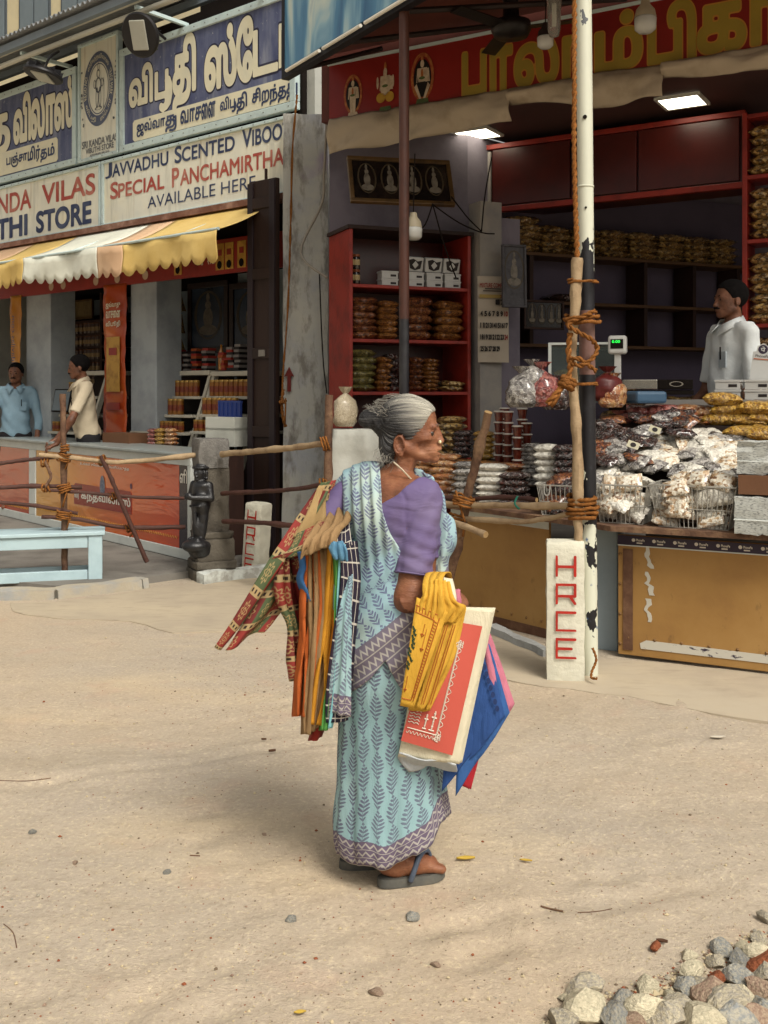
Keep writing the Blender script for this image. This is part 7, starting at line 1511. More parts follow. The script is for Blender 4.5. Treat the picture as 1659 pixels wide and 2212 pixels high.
def make_body():
 xs = np.arange(-0.26, 0.30, 0.0042); ys = np.arange(-0.24, 0.30, 0.0042); zs = np.concatenate([np.arange(0.0, 0.14, 0.0045), np.arange(0.14, 0.78, 0.011), np.arange(0.78, 1.10, 0.0055), np.arange(1.10, 1.52, 0.0034)])
 S = SDF(xs, ys, zs); torso(S)
 for s, a in ((-1, Vector((wx(788), 0.085, 0.10))), (1, Vector((wx(852), -0.02, 0.10)))):
  hip = tq(s * 0.075, 0.0, 0.74); kn = hip.lerp(a, 0.52) + Vector((0.02, 0.01, 0)); S.cone(hip, kn, 0.075, 0.05, 0.03); S.cone(kn, a, 0.05, 0.036, 0.02)
 feet(S)
 S.cone(SHO_R, ELB_R, 0.047, 0.042, 0.03); S.cone(ELB_R, WRI_R, 0.045, 0.026, 0.02); S.ell(ELB_R + Vector((-0.012, 0, -0.012)), 0.036, 0.02)
 S.cone(SHO_L, ELB_L, 0.047, 0.042, 0.03); S.cone(ELB_L, WRI_L, 0.04, 0.025, 0.02)
 hand(S, WRI_R, (0.72, 0.30, -0.42), (0.5, -0.35, 0.75), 0.92, 0.95); hand(S, WRI_L, (0.3, 0.6, -0.6), (-0.6, 0.3, 0.6), 1.0, 0.9)
 for i in range(5):                                                                       # loose skin at the elbow
  a = ELB_R + Vector((-0.03 + 0.012 * i, -0.045, -0.005 - 0.004 * i)); S.cone(a, a + Vector((0.012, 0.0, -0.03)), 0.0045, 0.003, 0.006)
 q, H = head_woman(S)
 S.build('body', M_oldskin, woman, smooth_it=1); return q, H
HQ, HH = make_body()
for s in (-1, 1):
 mb = MB(); mb.lathe([(0.0, -1), (0.55, -0.83), (0.9, -0.4), (1, 0), (0.9, 0.4), (0.55, 0.83), (0, 1)], 14, 0, M=Matrix.Translation(HQ(0.288, s * 0.185, 0.432)) @ Matrix.Scale(0.0092, 4)); mb.build('eye', paint('old_eye', '#1c1410', '#4b3c30', 0.2, 0.6), woman, smooth=True)
 mb = MB(); mb.tube([HQ(0.33, s * 0.11, 0.455), HQ(0.325, s * 0.18, 0.474), HQ(0.265, s * 0.245, 0.448)], [0.002, 0.0026, 0.001], 6); mb.build('eyelid', M_oldskin, woman, smooth=True)
 mb = MB(); mb.tube([HQ(0.375, s * 0.05, 0.535), HQ(0.365, s * 0.13, 0.56), HQ(0.31, s * 0.22, 0.54)], [0.0025, 0.0032, 0.001], 6); mb.build('eyebrow', paint('grey_brow', '#5a4a42', '#7a6a60', 0.9), woman, smooth=True)
mb = MB(); mb.lathe([(0, 0), (0.0055, 0.001), (0.0055, 0.003), (0, 0.0045)][::-1] if False else [(0.0055, 0), (0.006, 0.002), (0.003, 0.004), (0, 0.0045)], 12, M=Matrix.Translation(HQ(0.412, -0.088, 0.303)) @ Matrix.Rotation(R(100), 4, 'X')); mb.build('nose_stud', paint('pale_gold', '#d8c9a0', rough=0.2, metal=0.6), woman, smooth=True)
mb = MB(); mb.tube(spline([WP(850, 998, -0.075), WP(868, 1014, -0.085), WP(885, 1032, -0.085), WP(905, 1052, -0.07), WP(925, 1075, -0.03), WP(935, 1095, 0.04)], 5), 0.0028, 6); mb.build('necklace_cord', paint('cream_cord', '#b8a890', rough=0.6), woman, smooth=True)
for s in (-1, 1):
 mb = MB(); mb.tube([HQ(-0.165 + 0.075 * math.cos(R(a)), s * (0.375 + 0.012 * math.cos(R(a))), 0.27 + 0.125 * math.sin(R(a))) for a in range(-20, 271, 24)], 0.0036, 6); mb.build('ear_rim', M_oldskin, woman, smooth=True)
 mb = MB(); mb.tube([HQ(0.30, s * 0.205, 0.395), HQ(0.27, s * 0.235, 0.385), HQ(0.23, s * 0.25, 0.39)], 0.0016, 5); mb.build('eye_bag', M_oldskin, woman, smooth=True)
m = Mat('grey_streaked_hair', 0.45, 0.4); _uv = m.xyz('UV'); u, v = _uv[0], _uv[1]
tx = m.n('ShaderNodeTexNoise'); tx.inputs['Scale'].default_value = 1.0; tx.inputs['Detail'].default_value = 5; tx.inputs['Roughness'].default_value = 0.7; tx.inputs['Distortion'].default_value = 0.9
cb = m.n('ShaderNodeCombineXYZ'); m.link(u * 26.0, cb.inputs[0]); m.link(v * 5.0, cb.inputs[1]); m.link(cb.outputs[0], tx.inputs['Vector']); st = E(m.nt, tx.outputs['Fac'])
white = ((v + 0.01) * 8.0).clamp()
f = st * 1.6 - 0.48 + white * 0.55
m.color(m.ramp(f, [(0.22, '#1d1c1f'), (0.42, '#4b4a4a'), (0.6, '#86837c'), (0.8, '#b5b0a2'), (0.95, '#cbc6b6')])); m.bump(st, 0.9, 0.012); M_hair = m.m
BUN = Vector((wx(803), 0.0, wz(906)))
def hair_uv(V):
 y = V[:, 1] - 0.005; z = V[:, 2] - BUN.z; return np.stack([np.arctan2(z, y), V[:, 0] + 0.75 * (V[:, 2] - 1.43)], 1)
def make_hair():
 S = SDF(np.arange(-0.11, 0.16, 0.003), np.arange(-0.11, 0.12, 0.003), np.arange(1.26, 1.525, 0.003)); H = HH
 O = HQ(0, 0, 0); fx = Vector((0.995, -0.1, 0)); fy = Vector((0.1, 0.995, 0)); Mx = Matrix(((fx.x, fy.x, 0), (fx.y, fy.y, 0), (0, 0, 1)))
 S.ell(HQ(-0.09, 0, 0.595), [a * H for a in (0.425, 0.352, 0.415)], 0.01, M=Mx); S.ell(HQ(0.13, 0, 0.665), [a * H for a in (0.215, 0.285, 0.235)], 0.02, M=Mx)
 S.ell(HQ(-0.27, 0, 0.26), [a * H for a in (0.23, 0.28, 0.27)], 0.02, M=Mx); S.ell(HQ(-0.32, 0, 0.05), [a * H for a in (0.12, 0.16, 0.13)], 0.02, M=Mx)
 X, Y, Z = S.grids(); xl = ((X - O.x) * fx.x + (Y - O.y) * fx.y) / H; yl = ((X - O.x) * fy.x + (Y - O.y) * fy.y) / H; zl_ = (Z - O.z) / H
 line = np.where(zl_ > 0.80, 0.33 - 0.0 * zl_, np.where(zl_ > 0.50, 0.16 + (zl_ - 0.50) * 0.55, np.where(zl_ > 0.30, -0.02 + (zl_ - 0.30) * 0.9, -0.25 + (zl_ - 0.1) * 0.25)))
 line = line + 0.10 * (np.abs(yl) < 0.2) * (zl_ > 0.7) * (1 - np.abs(yl) / 0.2) * 0.3
 S.d = np.maximum(S.d, (xl - line) * H * 0.7)
 ear = np.sqrt(((xl + 0.165) / 0.10) ** 2 + ((zl_ - 0.25) / 0.18) ** 2) - 1; S.d = np.maximum(S.d, np.where(np.abs(yl) > 0.24, -ear * 0.09 * H, -1))
 S.cone(HQ(-0.42, 0, 0.53), BUN + Vector((0.008, 0, 0.0)), 0.034, 0.028, 0.012); S.ell(BUN + Vector((-0.006, 0, 0.002)), (0.036, 0.038, 0.029), 0.006, M=Matrix.Rotation(R(-20), 3, 'Y')); S.ell(BUN + Vector((0.012, 0, 0.002)), (0.018, 0.043, 0.034), 0.004)
 def post(V):
  a = np.arctan2(V[:, 2] - BUN.z, V[:, 1]); d = 0.0013 * np.sin(a * 46 + V[:, 0] * 30) + 0.0010 * np.sin(a * 83 + 1.3); c = np.array([0.03, 0.0, 1.40]); n = V - c; n /= np.linalg.norm(n, axis=1)[:, None]; return V + n * d[:, None]
 hr = S.build('hair', M_hair, woman, smooth_it=1, post=post, uvf=hair_uv)
 rg = random.Random(11); mb = MB()
 for i in range(200):                                       # stray strands
  k = rg.random()
  if k < 0.35: a = Vector((wx(rg.uniform(812, 845)), rg.uniform(-.05, .05), wz(rg.uniform(880, 900)))); e = a + Vector((rg.uniform(-.05, 0), rg.uniform(-.02, .02), rg.uniform(-.01, .03)))
  elif k < 0.7: a = Vector((wx(rg.uniform(812, 860)), rg.uniform(-.055, .02), wz(rg.uniform(960, 1000)))); e = a + Vector((rg.uniform(-.02, .02), rg.uniform(-.02, 0.0), rg.uniform(-.035, -.01)))
  else:
   t = rg.uniform(0.4, 2.6); a = Vector((0.045 + 0.088 * math.cos(t), rg.uniform(-.03, .03), 1.412 + 0.084 * math.sin(t))); e = a + Vector((-0.035, rg.uniform(-.01, .01), rg.uniform(-.004, .006)))
  mdl = a.lerp(e, 0.5) + Vector((rg.uniform(-.008, .008), rg.uniform(-.006, .006), rg.uniform(-.002, .004))); mb.tube(spline([a, mdl, e], 3), 0.0006, 3, 0, False)
 o = mb.build('stray_hair', paint('pale_strand', '#8f8a80', '#4a4744', 0.5, 0.4, 30, 0.8, 0), hr); o['kind'] = 'stuff'
make_hair()
m = Mat('purple_blouse_cotton', 0.75, 0.25); _a = m.noise(5, 4, 0.55); _b = m.noise(16, 3, 0.5, stretch=(0.6, 0.6, 1.6), dist=0.8); m.color(m.ramp(_a, [(0.3, '#54486f'), (0.5, '#605378'), (0.7, '#6c6080')])); m.bump(_b, 0.5, 0.012); M_blouse = m.m
def make_blouse():
 S = SDF(np.arange(-0.27, 0.26, 0.0045), np.arange(-0.24, 0.26, 0.0045), np.arange(0.90, 1.30, 0.0045)); torso(S, 0.007); X, Y, Z = S.grids()
 s = X * TRt.x + Y * TRt.y; f = X * TF.x + Y * TF.y
 neck = wz(1098) + np.where(s > 0, s * 0.62, -s * 0.4) + np.where(f > 0.03, 0.0, 0.0) + 0.9 * np.maximum(0, s - 0.085)
 S.d = np.maximum(S.d, Z - neck); S.d = np.maximum(S.d, 1.0 - Z)
 T = SDF(S.xs, S.ys, S.zs)
 eR = SHO_R.lerp(ELB_R, 0.80); T.cone(SHO_R + Vector((0, 0, -0.002)), eR, 0.060, 0.0575, 0.02); T.cone(SHO_L, SHO_L.lerp(ELB_L, 1.05), 0.058, 0.057, 0.02)
 dR = (ELB_R - SHO_R).normalized(); T.d = np.maximum(T.d, (X - eR.x) * dR.x + (Y - eR.y) * dR.y + (Z - eR.z) * dR.z)
 k = 0.012; h = np.clip(0.5 + 0.5 * (S.d - T.d) / k, 0, 1); S.d = S.d * (1 - h) + T.d * h - k * h * (1 - h)
 def post(V):
  z = V[:, 2]; w_ = 0.0022 * np.sin(z * 150 + V[:, 0] * 60) * np.clip((1.2 - z) * 6, 0, 1) + 0.002 * np.sin(V[:, 0] * 90 - z * 70); c = np.array([0, 0, 1.08]); n = V - c; n[:, 2] *= 0.3; n /= np.linalg.norm(n, axis=1)[:, None]; px_ = V[:, 0] / WK + 845; py_ = (CAMZ - V[:, 2]) / WK + HY; cr = np.interp(py_, [1070, 1110, 1160, 1230], [905, 884, 868, 862]); w_ = w_ - np.where(V[:, 1] < 0, 0.0045 * np.exp(-((px_ - cr) / 5.0) ** 2) * np.clip((py_ - 1070) / 40, 0, 1), 0) - np.where(V[:, 1] < 0, 0.003 * np.exp(-((px_ - cr - 0.5 * (py_ - 1130)) / 5.0) ** 2) * (py_ < 1150), 0); return V + n * w_[:, None]
 S.build('blouse', M_blouse, woman, smooth_it=2, post=post)
 rr = []
 e1 = dR.cross(Vector((0, 1, 0))).normalized(); e2 = dR.cross(e1)
 for i in range(25): a = 2 * math.pi * i / 24; rr.append(eR - dR * 0.004 + e1 * 0.0585 * math.cos(a) + e2 * 0.0585 * math.sin(a))
 MB().tube(rr, 0.0022, 5, 0, False).build('sleeve_hem', M_blouse, woman, smooth=True)
make_blouse()
def sari_mat(name, base, base2, leaf, pu, pv, nl=7.0, border=None, diag=None):
 m = Mat(name, 0.8, 0.2); uv = m.xyz('UV'); u, v = uv[0], uv[1]
 wob = m.noise(4, 2, 0.5)
 cell = (u * (1 / pu)).floor(); fu = ((u * (1 / pu)).fract() - 0.5) * pu; vv = v + cell.mod(2.0) * pv * 0.5 + (wob - 0.5) * pv * 0.1
 fu = fu + (vv * (2 * math.pi / pv)).sin() * pu * 0.06
 k = (vv * (1 / pv)).fract()                                      # 0..1 along one spray
 env = ((k * math.pi).sin() * 1.0).max(0.0); lp = pv / nl          # leaf pitch
 a = fu.abs(); t = (vv - a * 0.75).mod(lp) - lp * 0.5              # leaves rise outwards
 ln = env * pu * 0.40 + pu * 0.03
 x = a - ln * 0.52; q = (x / (ln * 0.52)); w_ = t / (lp * 0.33)
 d = q * q + w_ * w_
 leafm = d.step(1.0, 0.35) * a.gt(pu * 0.022); stem = a.step(pu * 0.018, pu * 0.012)
 mask = leafm.max(stem)
 b = m.mix(((m.noise(3.0, 3, 0.5) - 0.45) * 4).clamp(), base, base2)
 col = m.mix(mask * (m.noise(7, 3, 0.6) * 0.7 + 0.45).clamp(), b, leaf)
 if border is not None:
  bz, lo_, hi_ = border                                        # border strip: zig-zag bands between v=lo..hi
  nb = 3.0 if hi_ - lo_ < 0.1 else 5.0; zz_ = (v - lo_) * (1.0 / (hi_ - lo_)); tri = ((u * (1 / 0.022)).fract() - 0.5).abs() * 2.0
  inb = zz_.gt(0.0) * zz_.lt(1.0)
  zig = ((zz_ * nb).fract() - 0.25 - tri * 0.5).abs().step(0.13, 0.05); ln2 = ((zz_ * nb).fract() - 0.04).abs().step(0.05, 0.03); dots = (((u * (1 / 0.017)).fract() - 0.5).abs().step(0.2, 0.1)) * (((zz_ * nb).fract() - 0.5).abs().step(0.12, 0.08)) * zz_.lt(0.25)
  bc = m.mix(zig.max(ln2).max(dots) * 0.75, bz, '#b0aca2'); col = m.mix(inb, col, bc)
 m.color(col); m.bump(m.noise(7, 4, 0.55, stretch=(1, 1, 0.3), dist=0.7) + m.noise(260, 2) * 0.06, 0.6, 0.02); return m.m
M_sari = sari_mat('blue_leaf_sari', '#86a6ab', '#9fb8b6', '#56526a', 0.042, 0.088, border=('#63586a', 0.0, 0.075))
M_drape = sari_mat('pale_leaf_sari_drape', '#8dabb3', '#b3bfb2', '#565478', 0.038, 0.055, 5.0, border=('#6c6470', -0.12, 0.07))
def make_skirt():
 mb = MB(); nu, nv = 150, 64; uv = []
 zt = 0.96
 def prof(z):
  """centre x, centre y, half width x, half depth y"""
  tb = [(0.06, wx(832), 0.03, 0.162, 0.155), (0.16, wx(835), 0.03, 0.165, 0.155), (0.32, wx(838), 0.02, 0.158, 0.145), (0.50, wx(838), 0.01, 0.153, 0.145), (0.63, wx(838), 0.005, 0.158, 0.155), (0.74, wx(838), 0.005, 0.145, 0.145), (0.86, wx(836), 0.0, 0.10, 0.10), (0.96, wx(838), 0.0, 0.08, 0.08)]
  for (a, b) in zip(tb, tb[1:]):
   if z <= b[0]: k = max(0, (z - a[0]) / (b[0] - a[0])); k = k * k * (3 - 2 * k); return [a[i] + (b[i] - a[i]) * k for i in range(1, 5)]
  return tb[-1][1:]
 for j in range(nv + 1):
  for i in range(nu):
   th = 2 * math.pi * i / nu; c, s = math.cos(th), math.sin(th)
   flare = max(0.0, math.cos(th + 0.25)) ** 3
   zh = 0.085 + 0.115 * flare + 0.006 * math.sin(th * 9)
   z = zh + (zt - zh) * j / nv; cx_, cy_, rx, ry = prof(z); lo = max(0.0, (0.55 - z) / 0.55)
   r = 1 + 0.010 * math.sin(9 * th + 3 * z) + (lo + 0.15) * (0.030 * math.sin(7 * th + 1.2 + 1.5 * z) + 0.022 * math.sin(15 * th + 2 * z + 1.5 * math.sin(3 * z)) + 0.010 * math.sin(29 * th + 4 * z)) + 0.02 * fbm(c * 1.5, s * 1.5, z * 3) + lo * lo * 0.46 * flare
   if lo > 0 and z < zh + 0.05 and flare < 0.3: r *= 1 - 0.06 * (1 - (z - zh) / 0.05)
   x = cx_ + rx * r * c; y = cy_ + ry * r * s
   mb.v.append((x, y, z)); uv.append((th * 0.155 + 0.03 * (0.6 - z) * math.sin(th), (z - zh)))
 for j in range(nv):
  for i in range(nu): mb.f.append((j*nu+i, j*nu+(i+1) % nu, (j+1)*nu+(i+1) % nu, (j+1)*nu+i)); mb.m.append(0)
 rot = nu // 4
 mb.uv = uv
 o = mb.build('sari_skirt', M_sari, woman, smooth=True, solid=0.004)
 l = o.data.uv_layers[0].data; vi = np.empty(len(o.data.loops), dtype=np.int32); o.data.loops.foreach_get('vertex_index', vi)
 for p in o.data.polygons:
  ii = [vi[k] % nu for k in p.loop_indices]
  if max(ii) - min(ii) > nu // 2:
   for k in p.loop_indices:
    if vi[k] % nu == 0: l[k].uv[0] += 2 * math.pi * 0.155
make_skirt()
def make_drape():
 S = SDF(np.arange(-0.27, 0.27, 0.0045), np.arange(-0.26, 0.28, 0.0045), np.arange(0.53, 1.32, 0.0048)); torso(S, 0.022); S.ell(tq(0, 0, 0.66), (0.17, 0.165, 0.16), 0.05); S.cone(SHO_L + Vector((0.035, -0.02, 0.01)), SHO_L + Vector((-0.01, 0.0, 0.0)), 0.062, 0.06, 0.03)
 X, Y, Z = S.grids(); f = X * TF.x + Y * TF.y
 px = X / WK + 845; py = (CAMZ - Z) / WK + HY
 edge = np.interp(py, [1000, 1050, 1092, 1140, 1200, 1260, 1300], [821, 824, 826, 842, 880, 960, 1400]).astype(np.float32)
 back = (px - edge) * WK
 d2 = np.minimum(back, 0.035 - f)                              # left of the edge, or the front of the body
 d2 = np.where(py > 1235, np.minimum(d2, (1235 - py) * WK * 0.6), d2)
 S.d = np.maximum(S.d, d2 * 0.9)
 low = np.interp(px, [700, 745, 775, 805, 832, 852, 876, 905, 960, 1000], [0.585, 0.585, 0.62, 0.665, 0.715, 0.66, 0.60, 0.64, 0.80, 0.85]).astype(np.float32)
 low = np.where(Y > 0.05, 0.62, low)
 S.d = np.maximum(S.d, (low - Z) * 0.8)
 def drape_uv(V):
  px_ = V[:, 0] / WK + 845; py_ = (CAMZ - V[:, 2]) / WK + HY
  a = (py_ > 1236 - (px_ - 845) * 0.55).astype(float)
  u1 = V[:, 0] + 0.15 * (V[:, 2] - 1.1); v1 = V[:, 2] - 0.78 + V[:, 0] * 0.2
  u2 = V[:, 0] * 0.75 + V[:, 2] * 0.66; v2 = (V[:, 2] - 0.76) * 0.75 - V[:, 0] * 0.62 + 0.02
  return np.stack([u1 * (1 - a) + u2 * a, v1 * (1 - a) + v2 * a], 1)
 def post(V):
  px_ = V[:, 0] / WK + 845; a = np.clip((V[:, 2] - 0.95) * 8, 0, 1); w_ = a * 0.0045 * np.sin(px_ * 0.30 + V[:, 2] * 14) + (1 - a) * 0.005 * np.sin((V[:, 2] * 0.75 - V[:, 0] * 0.62) * 85 + 1) ; c = np.array([0, 0, 0.0]); n = V.copy(); n[:, 2] = 0; n /= np.maximum(np.linalg.norm(n, axis=1), 1e-4)[:, None]; return V + n * w_[:, None]
 S.build('sari_drape', M_drape, woman, smooth_it=2, post=post, uvf=drape_uv)
make_drape()
def cloth_patch(name, mt, parent, rows, nu=10, nv=24, wave=0.004, wf=6.0, solid=0.003, seed=0.0, uvs=(1, 1), uvo=(0, 0)):
 """cloth through rows of points (each row: left..right), top to bottom"""
 rows = [[Vector(p) for p in r_] for r_ in rows]; mb = MB(); uv = []
 def lerp_row(r_, u):
  q = u * (len(r_) - 1); i = min(int(q), len(r_) - 2); return r_[i].lerp(r_[i+1], q - i)
 def at(u, v):
  q = v * (len(rows) - 1); i = min(int(q), len(rows) - 2); t = q - i
  pts = [lerp_row(rows[max(0, min(len(rows) - 1, i + k))], u) for k in (-1, 0, 1, 2)]; a, b, c, d = pts
  return 0.5 * ((2*b) + (c - a)*t + (2*a - 5*b + 4*c - d)*t*t + (-a + 3*b - 3*c + d)*t*t*t)
 for j in range(nv + 1):
  for i in range(nu + 1):
   u, v = i / nu, j / nv; p = at(u, v); e = 0.002
   n = (at(min(1, u + e), v) - at(max(0, u - e), v)).cross(at(u, min(1, v + e)) - at(u, max(0, v - e))); n = n.normalized() if n.length > 1e-12 else Vector((0, -1, 0))
   mb.v.append(p + n * wave * (math.sin(u * wf + seed + v * 2) + 0.7 * fbm(u * 3 + seed, v * 3, seed))); uv.append((uvo[0] + u * uvs[0], uvo[1] + (1 - v) * uvs[1]))
 W = nu + 1; mb.f = [(j*W+i, j*W+i+1, (j+1)*W+i+1, (j+1)*W+i) for j in range(nv) for i in range(nu)]; mb.m = [0] * len(mb.f); mb.uv = uv
 return mb.build(name, mt, parent, smooth=True, solid=solid)
cloth_patch('sari_end', M_sari, woman, [[WP(738, 1240, -0.14), WP(752, 1246, -0.17), WP(764, 1240, -0.16)], [WP(722, 1330, -0.17), WP(745, 1330, -0.20), WP(760, 1335, -0.17)], [WP(712, 1440, -0.17), WP(738, 1440, -0.20), WP(757, 1445, -0.17)], [WP(706, 1535, -0.17), WP(732, 1545, -0.20), WP(755, 1548, -0.17)]], 12, 30, 0.006, 14, 0.003, 1.0, (0.10, 0.46))
M_rub = paint('worn_grey_rubber', '#50504c', '#6f6a5e', 0.75, 0.3, 10, 0.6, 0.3, 60); M_strap = paint('blue_grey_strap', '#3f4a5c', '#5c6672', 0.5, 0.4, 12, 0.6, 0.2)
for (hx, hy, tx, ty, lab) in ((wx(818), -0.052, wx(957), 0.010, 'near'), (wx(733), 0.068, wx(872), 0.103, 'far')):
 d = Vector((tx - hx, ty - hy, 0)); L = d.length; sd_rot = math.atan2(d.y, d.x)
 t = thing('sandal', 'worn rubber flip-flop on the woman\'s %s foot' % lab, 'sandal', W0 + Vector((hx, hy, 0.002)), sd_rot, 'the woman\'s sandals')
 out = []
 for i in range(28):
  a = 2 * math.pi * i / 28; c, s = math.cos(a), math.sin(a); x = L / 2 + (L / 2 + 0.004) * (abs(c) ** 0.75) * (1 if c > 0 else -1); w = 0.034 + 0.011 * max(0, (x / L - 0.35)) * 1.6; out.append((x, w * (abs(s) ** 0.8) * (1 if s > 0 else -1)))
 mb = MB(); n = 28; zt_ = lambda x: 0.026 + 0.010 * max(0, x / L - 0.75) * 4 * 0.6
 mb.v = [(x, y, 0.006 * max(0, x / L - 0.8) * 5) for x, y in out] + [(x * 1.0, y * 1.02, zt_(x) - 0.008) for x, y in out] + [(L/2 + (x - L/2) * .985, y * .95, zt_(x)) for x, y in out]; mb.f = [tuple(range(n))[::-1]] + [(k*n+i, k*n+(i+1) % n, (k+1)*n+(i+1) % n, (k+1)*n+i) for k in (0, 1) for i in range(n)] + [tuple(range(2*n, 3*n))]; mb.m = [0] * len(mb.f)
 mb.build('sole', M_rub, t, smooth='auto')
 for s in (-1, 1):
  mb = MB(); mb.tube(spline([(L * 0.82, 0.004, 0.03), (L * 0.78, s * 0.006, 0.080), (L * 0.68, s * 0.020, 0.098), (L * 0.55, s * 0.042, 0.088), (L * 0.46, s * 0.049, 0.05), (L * 0.42, s * 0.044, 0.022)], 5), [0.006] * 8 + [0.0085] * 18, 8); mb.build('strap', M_strap, t, smooth=True)
# ------------------------------------------------------------------ bags on her arms
def plain_cloth(name, c, c2=None, rough=0.8):
 if name in _mc: return _mc[name]
 m = Mat(name, rough, 0.2); a = m.noise(9, 4, 0.6); w = m.noise(14, 4, 0.6, stretch=(1.6, 1.6, 0.5), dist=0.9, rand=True); wv = m.noise(320, 2, 0.5)
 m.color(m.mix(((a - 0.4) * 3).clamp() * 0.6 + (wv - 0.5) * 0.3, c, c2 or c)); m.bump(w + wv * 0.12, 0.55, 0.014); _mc[name] = m.m; return m.m
def patch_mat():
 """red and green squares with flowers, tan stripes with dots"""
 m = Mat('patchwork_print', 0.6, 0.3); u, v, _ = m.xyz('UV'); s = 0.085
 cu = (u * (1 / s)).fract(); cv = (v * (1 / (s * 1.35))).fract(); cell = ((u * (1 / s)).floor() + (v * (1 / (s * 1.35))).floor()).mod(3.0)
 base = m.mix(cell.lt(0.5), m.mix(cell.lt(1.5), '#4a5638', '#6b2824'), '#86302a')
 x = cu - 0.5; y = (cv - 0.6) * 1.1; r = (x * x + y * y).sqrt(); ang = E(m.nt, None);
 n = m.n('ShaderNodeMath'); n.operation = 'ARCTAN2'; m.link(y, n.inputs[0]); m.link(x, n.inputs[1]); a = E(m.nt, n.outputs[0])
 pet = (r - ((a * 8.0).cos() * 0.05 + 0.24)).abs().step(0.035, 0.02); cen = (r - 0.09).abs().step(0.03, 0.02)
 base = m.mix(pet.max(cen) * 0.8, base, '#a0885c')
 stripe = cv.lt(0.22); dot = (((u * (1 / 0.028)).fract() - 0.5).abs().step(0.22, 0.08)) * ((cv - 0.11).abs().step(0.05, 0.03))
 base = m.mix(stripe, base, m.mix(dot, '#a08a62', '#2a1c18')); m.color(base); m.bump(m.noise(12, 3), 0.3, 0.01); return m.m
M_patch = patch_mat(); M_lining = plain_cloth('tan_lining', '#9c8258', '#806a48')
LB = thing('shopping_bag', 'long red and green patchwork bag fanned out at the left', 'bag', W0 + Vector((-0.2, 0, 0)), 0); LBo = Vector((-0.2, 0, 0))
def LP(*a): return WP(*a) - LBo
cloth_patch('front_panel', M_patch, LB, [[LP(694, 1042, -0.02), LP(722, 1040, -0.04)], [LP(640, 1118, -0.06), LP(668, 1138, -0.07)], [LP(574, 1222, -0.10), LP(597, 1237, -0.09)], [LP(509, 1330, -0.11), LP(524, 1345, -0.10)], [LP(463, 1398, -0.10), LP(476, 1404, -0.10)]], 8, 40, 0.004, 5, 0.006, 0.3, (0.10, 0.62))
cloth_patch('rear_panel', M_patch, LB, [[LP(700, 1048, 0.0), LP(712, 1044, 0.02)], [LP(662, 1140, -0.02), LP(722, 1132, 0.04)], [LP(598, 1230, -0.05), LP(684, 1206, 0.03)], [LP(538, 1328, -0.07), LP(624, 1296, -0.01)], [LP(486, 1404, -0.08), LP(566, 1362, -0.03)]], 14, 40, 0.012, 7, 0.005, 1.3, (0.24, 0.62), (0.3, 0.02))
cloth_patch('lining', M_lining, LB, [[LP(690, 1050, -0.045), LP(704, 1046, -0.02)], [LP(662, 1110, -0.075), LP(705, 1112, -0.045)], [LP(632, 1160, -0.085), LP(703, 1168, -0.06)]], 8, 14, 0.004, 5, 0.004, 2.0)
cloth_patch('folded_flap', M_patch, LB, [[LP(642, 1152, -0.09), LP(704, 1124, -0.08)], [LP(618, 1194, -0.10), LP(702, 1156, -0.085)], [LP(586, 1210, -0.095), LP(698, 1188, -0.08)]], 12, 12, 0.005, 5, 0.004, 0.5, (0.25, 0.16), (0.1, 0.4))
cloth_patch('upper_fold', M_patch, LB, [[LP(704, 1042, 0.06), LP(752, 1030, 0.12)], [LP(712, 1070, 0.07), LP(768, 1060, 0.13)]], 8, 6, 0.004, 5, 0.004, 0.8, (0.2, 0.1))
def hung(label, mt, top, bot, w, d0=-0.10, depth=0.20, bulge=0.0, edge=None, wv=0.006, seed=0.0, n=1):
 """folded cloth bag: near edge from top to bottom (photo points), body running back into depth"""
 xm = (top[0] + bot[0]) / 2 + bulge; ym = (top[1] + bot[1]) / 2; rg = random.Random(int(seed * 10) + int(top[0]))
 b0 = WP(top[0], top[1], d0); t = thing('folded_bag', label, 'bag', W0 + b0, 0, 'folded cloth bags hung on the left arm')
 for k in range(n):
  ox = k * w / n; q = lambda x, y, dd: WP(x, y, dd) - b0
  mids = [(top[0], top[1]), (top[0] * .7 + bot[0] * .3 + bulge * .7 + rg.uniform(-9, 9), top[1] * .7 + bot[1] * .3), (top[0] * .45 + bot[0] * .55 + bulge + rg.uniform(-10, 10), top[1] * .45 + bot[1] * .55), (top[0] * .2 + bot[0] * .8 + bulge * .5 + rg.uniform(-6, 6), top[1] * .2 + bot[1] * .8), (bot[0], bot[1])]
  ww = w / n * 1.12
  rows = [[q(x + ox, y, d0 + 0.03), q(x + ox + ww * .5, y - 1, d0 - 0.02), q(x + ox + ww, y - 3, d0 + 0.035), q(x + ox + ww + 3, y - 10, d0 + depth)] for x, y in mids]
  cloth_patch('fold', mt, t, rows, 12, 30, wv * 0.8, 9, 0.006, seed + k * 2.1, (0.16, 0.55))
 return t
M_red = plain_cloth('red_cloth', '#8a2c22', '#6c1f1a'); M_orange = plain_cloth('orange_cloth', '#b05a28', '#8f4520'); M_tan = plain_cloth('tan_cloth', '#8f7350', '#6f5638'); M_yellowc = plain_cloth('amber_cloth', '#c08628', '#a06c1e'); M_greenc = plain_cloth('green_cloth', '#5c9a4c', '#3f7a3c'); M_bluec = plain_cloth('blue_cloth', '#3c6a9c', '#2c5282'); M_aqua = plain_cloth('aqua_piping', '#7fb6b8', '#5c9ca8'); M_darkred = plain_cloth('maroon_cloth', '#4c1f24', '#38161a')
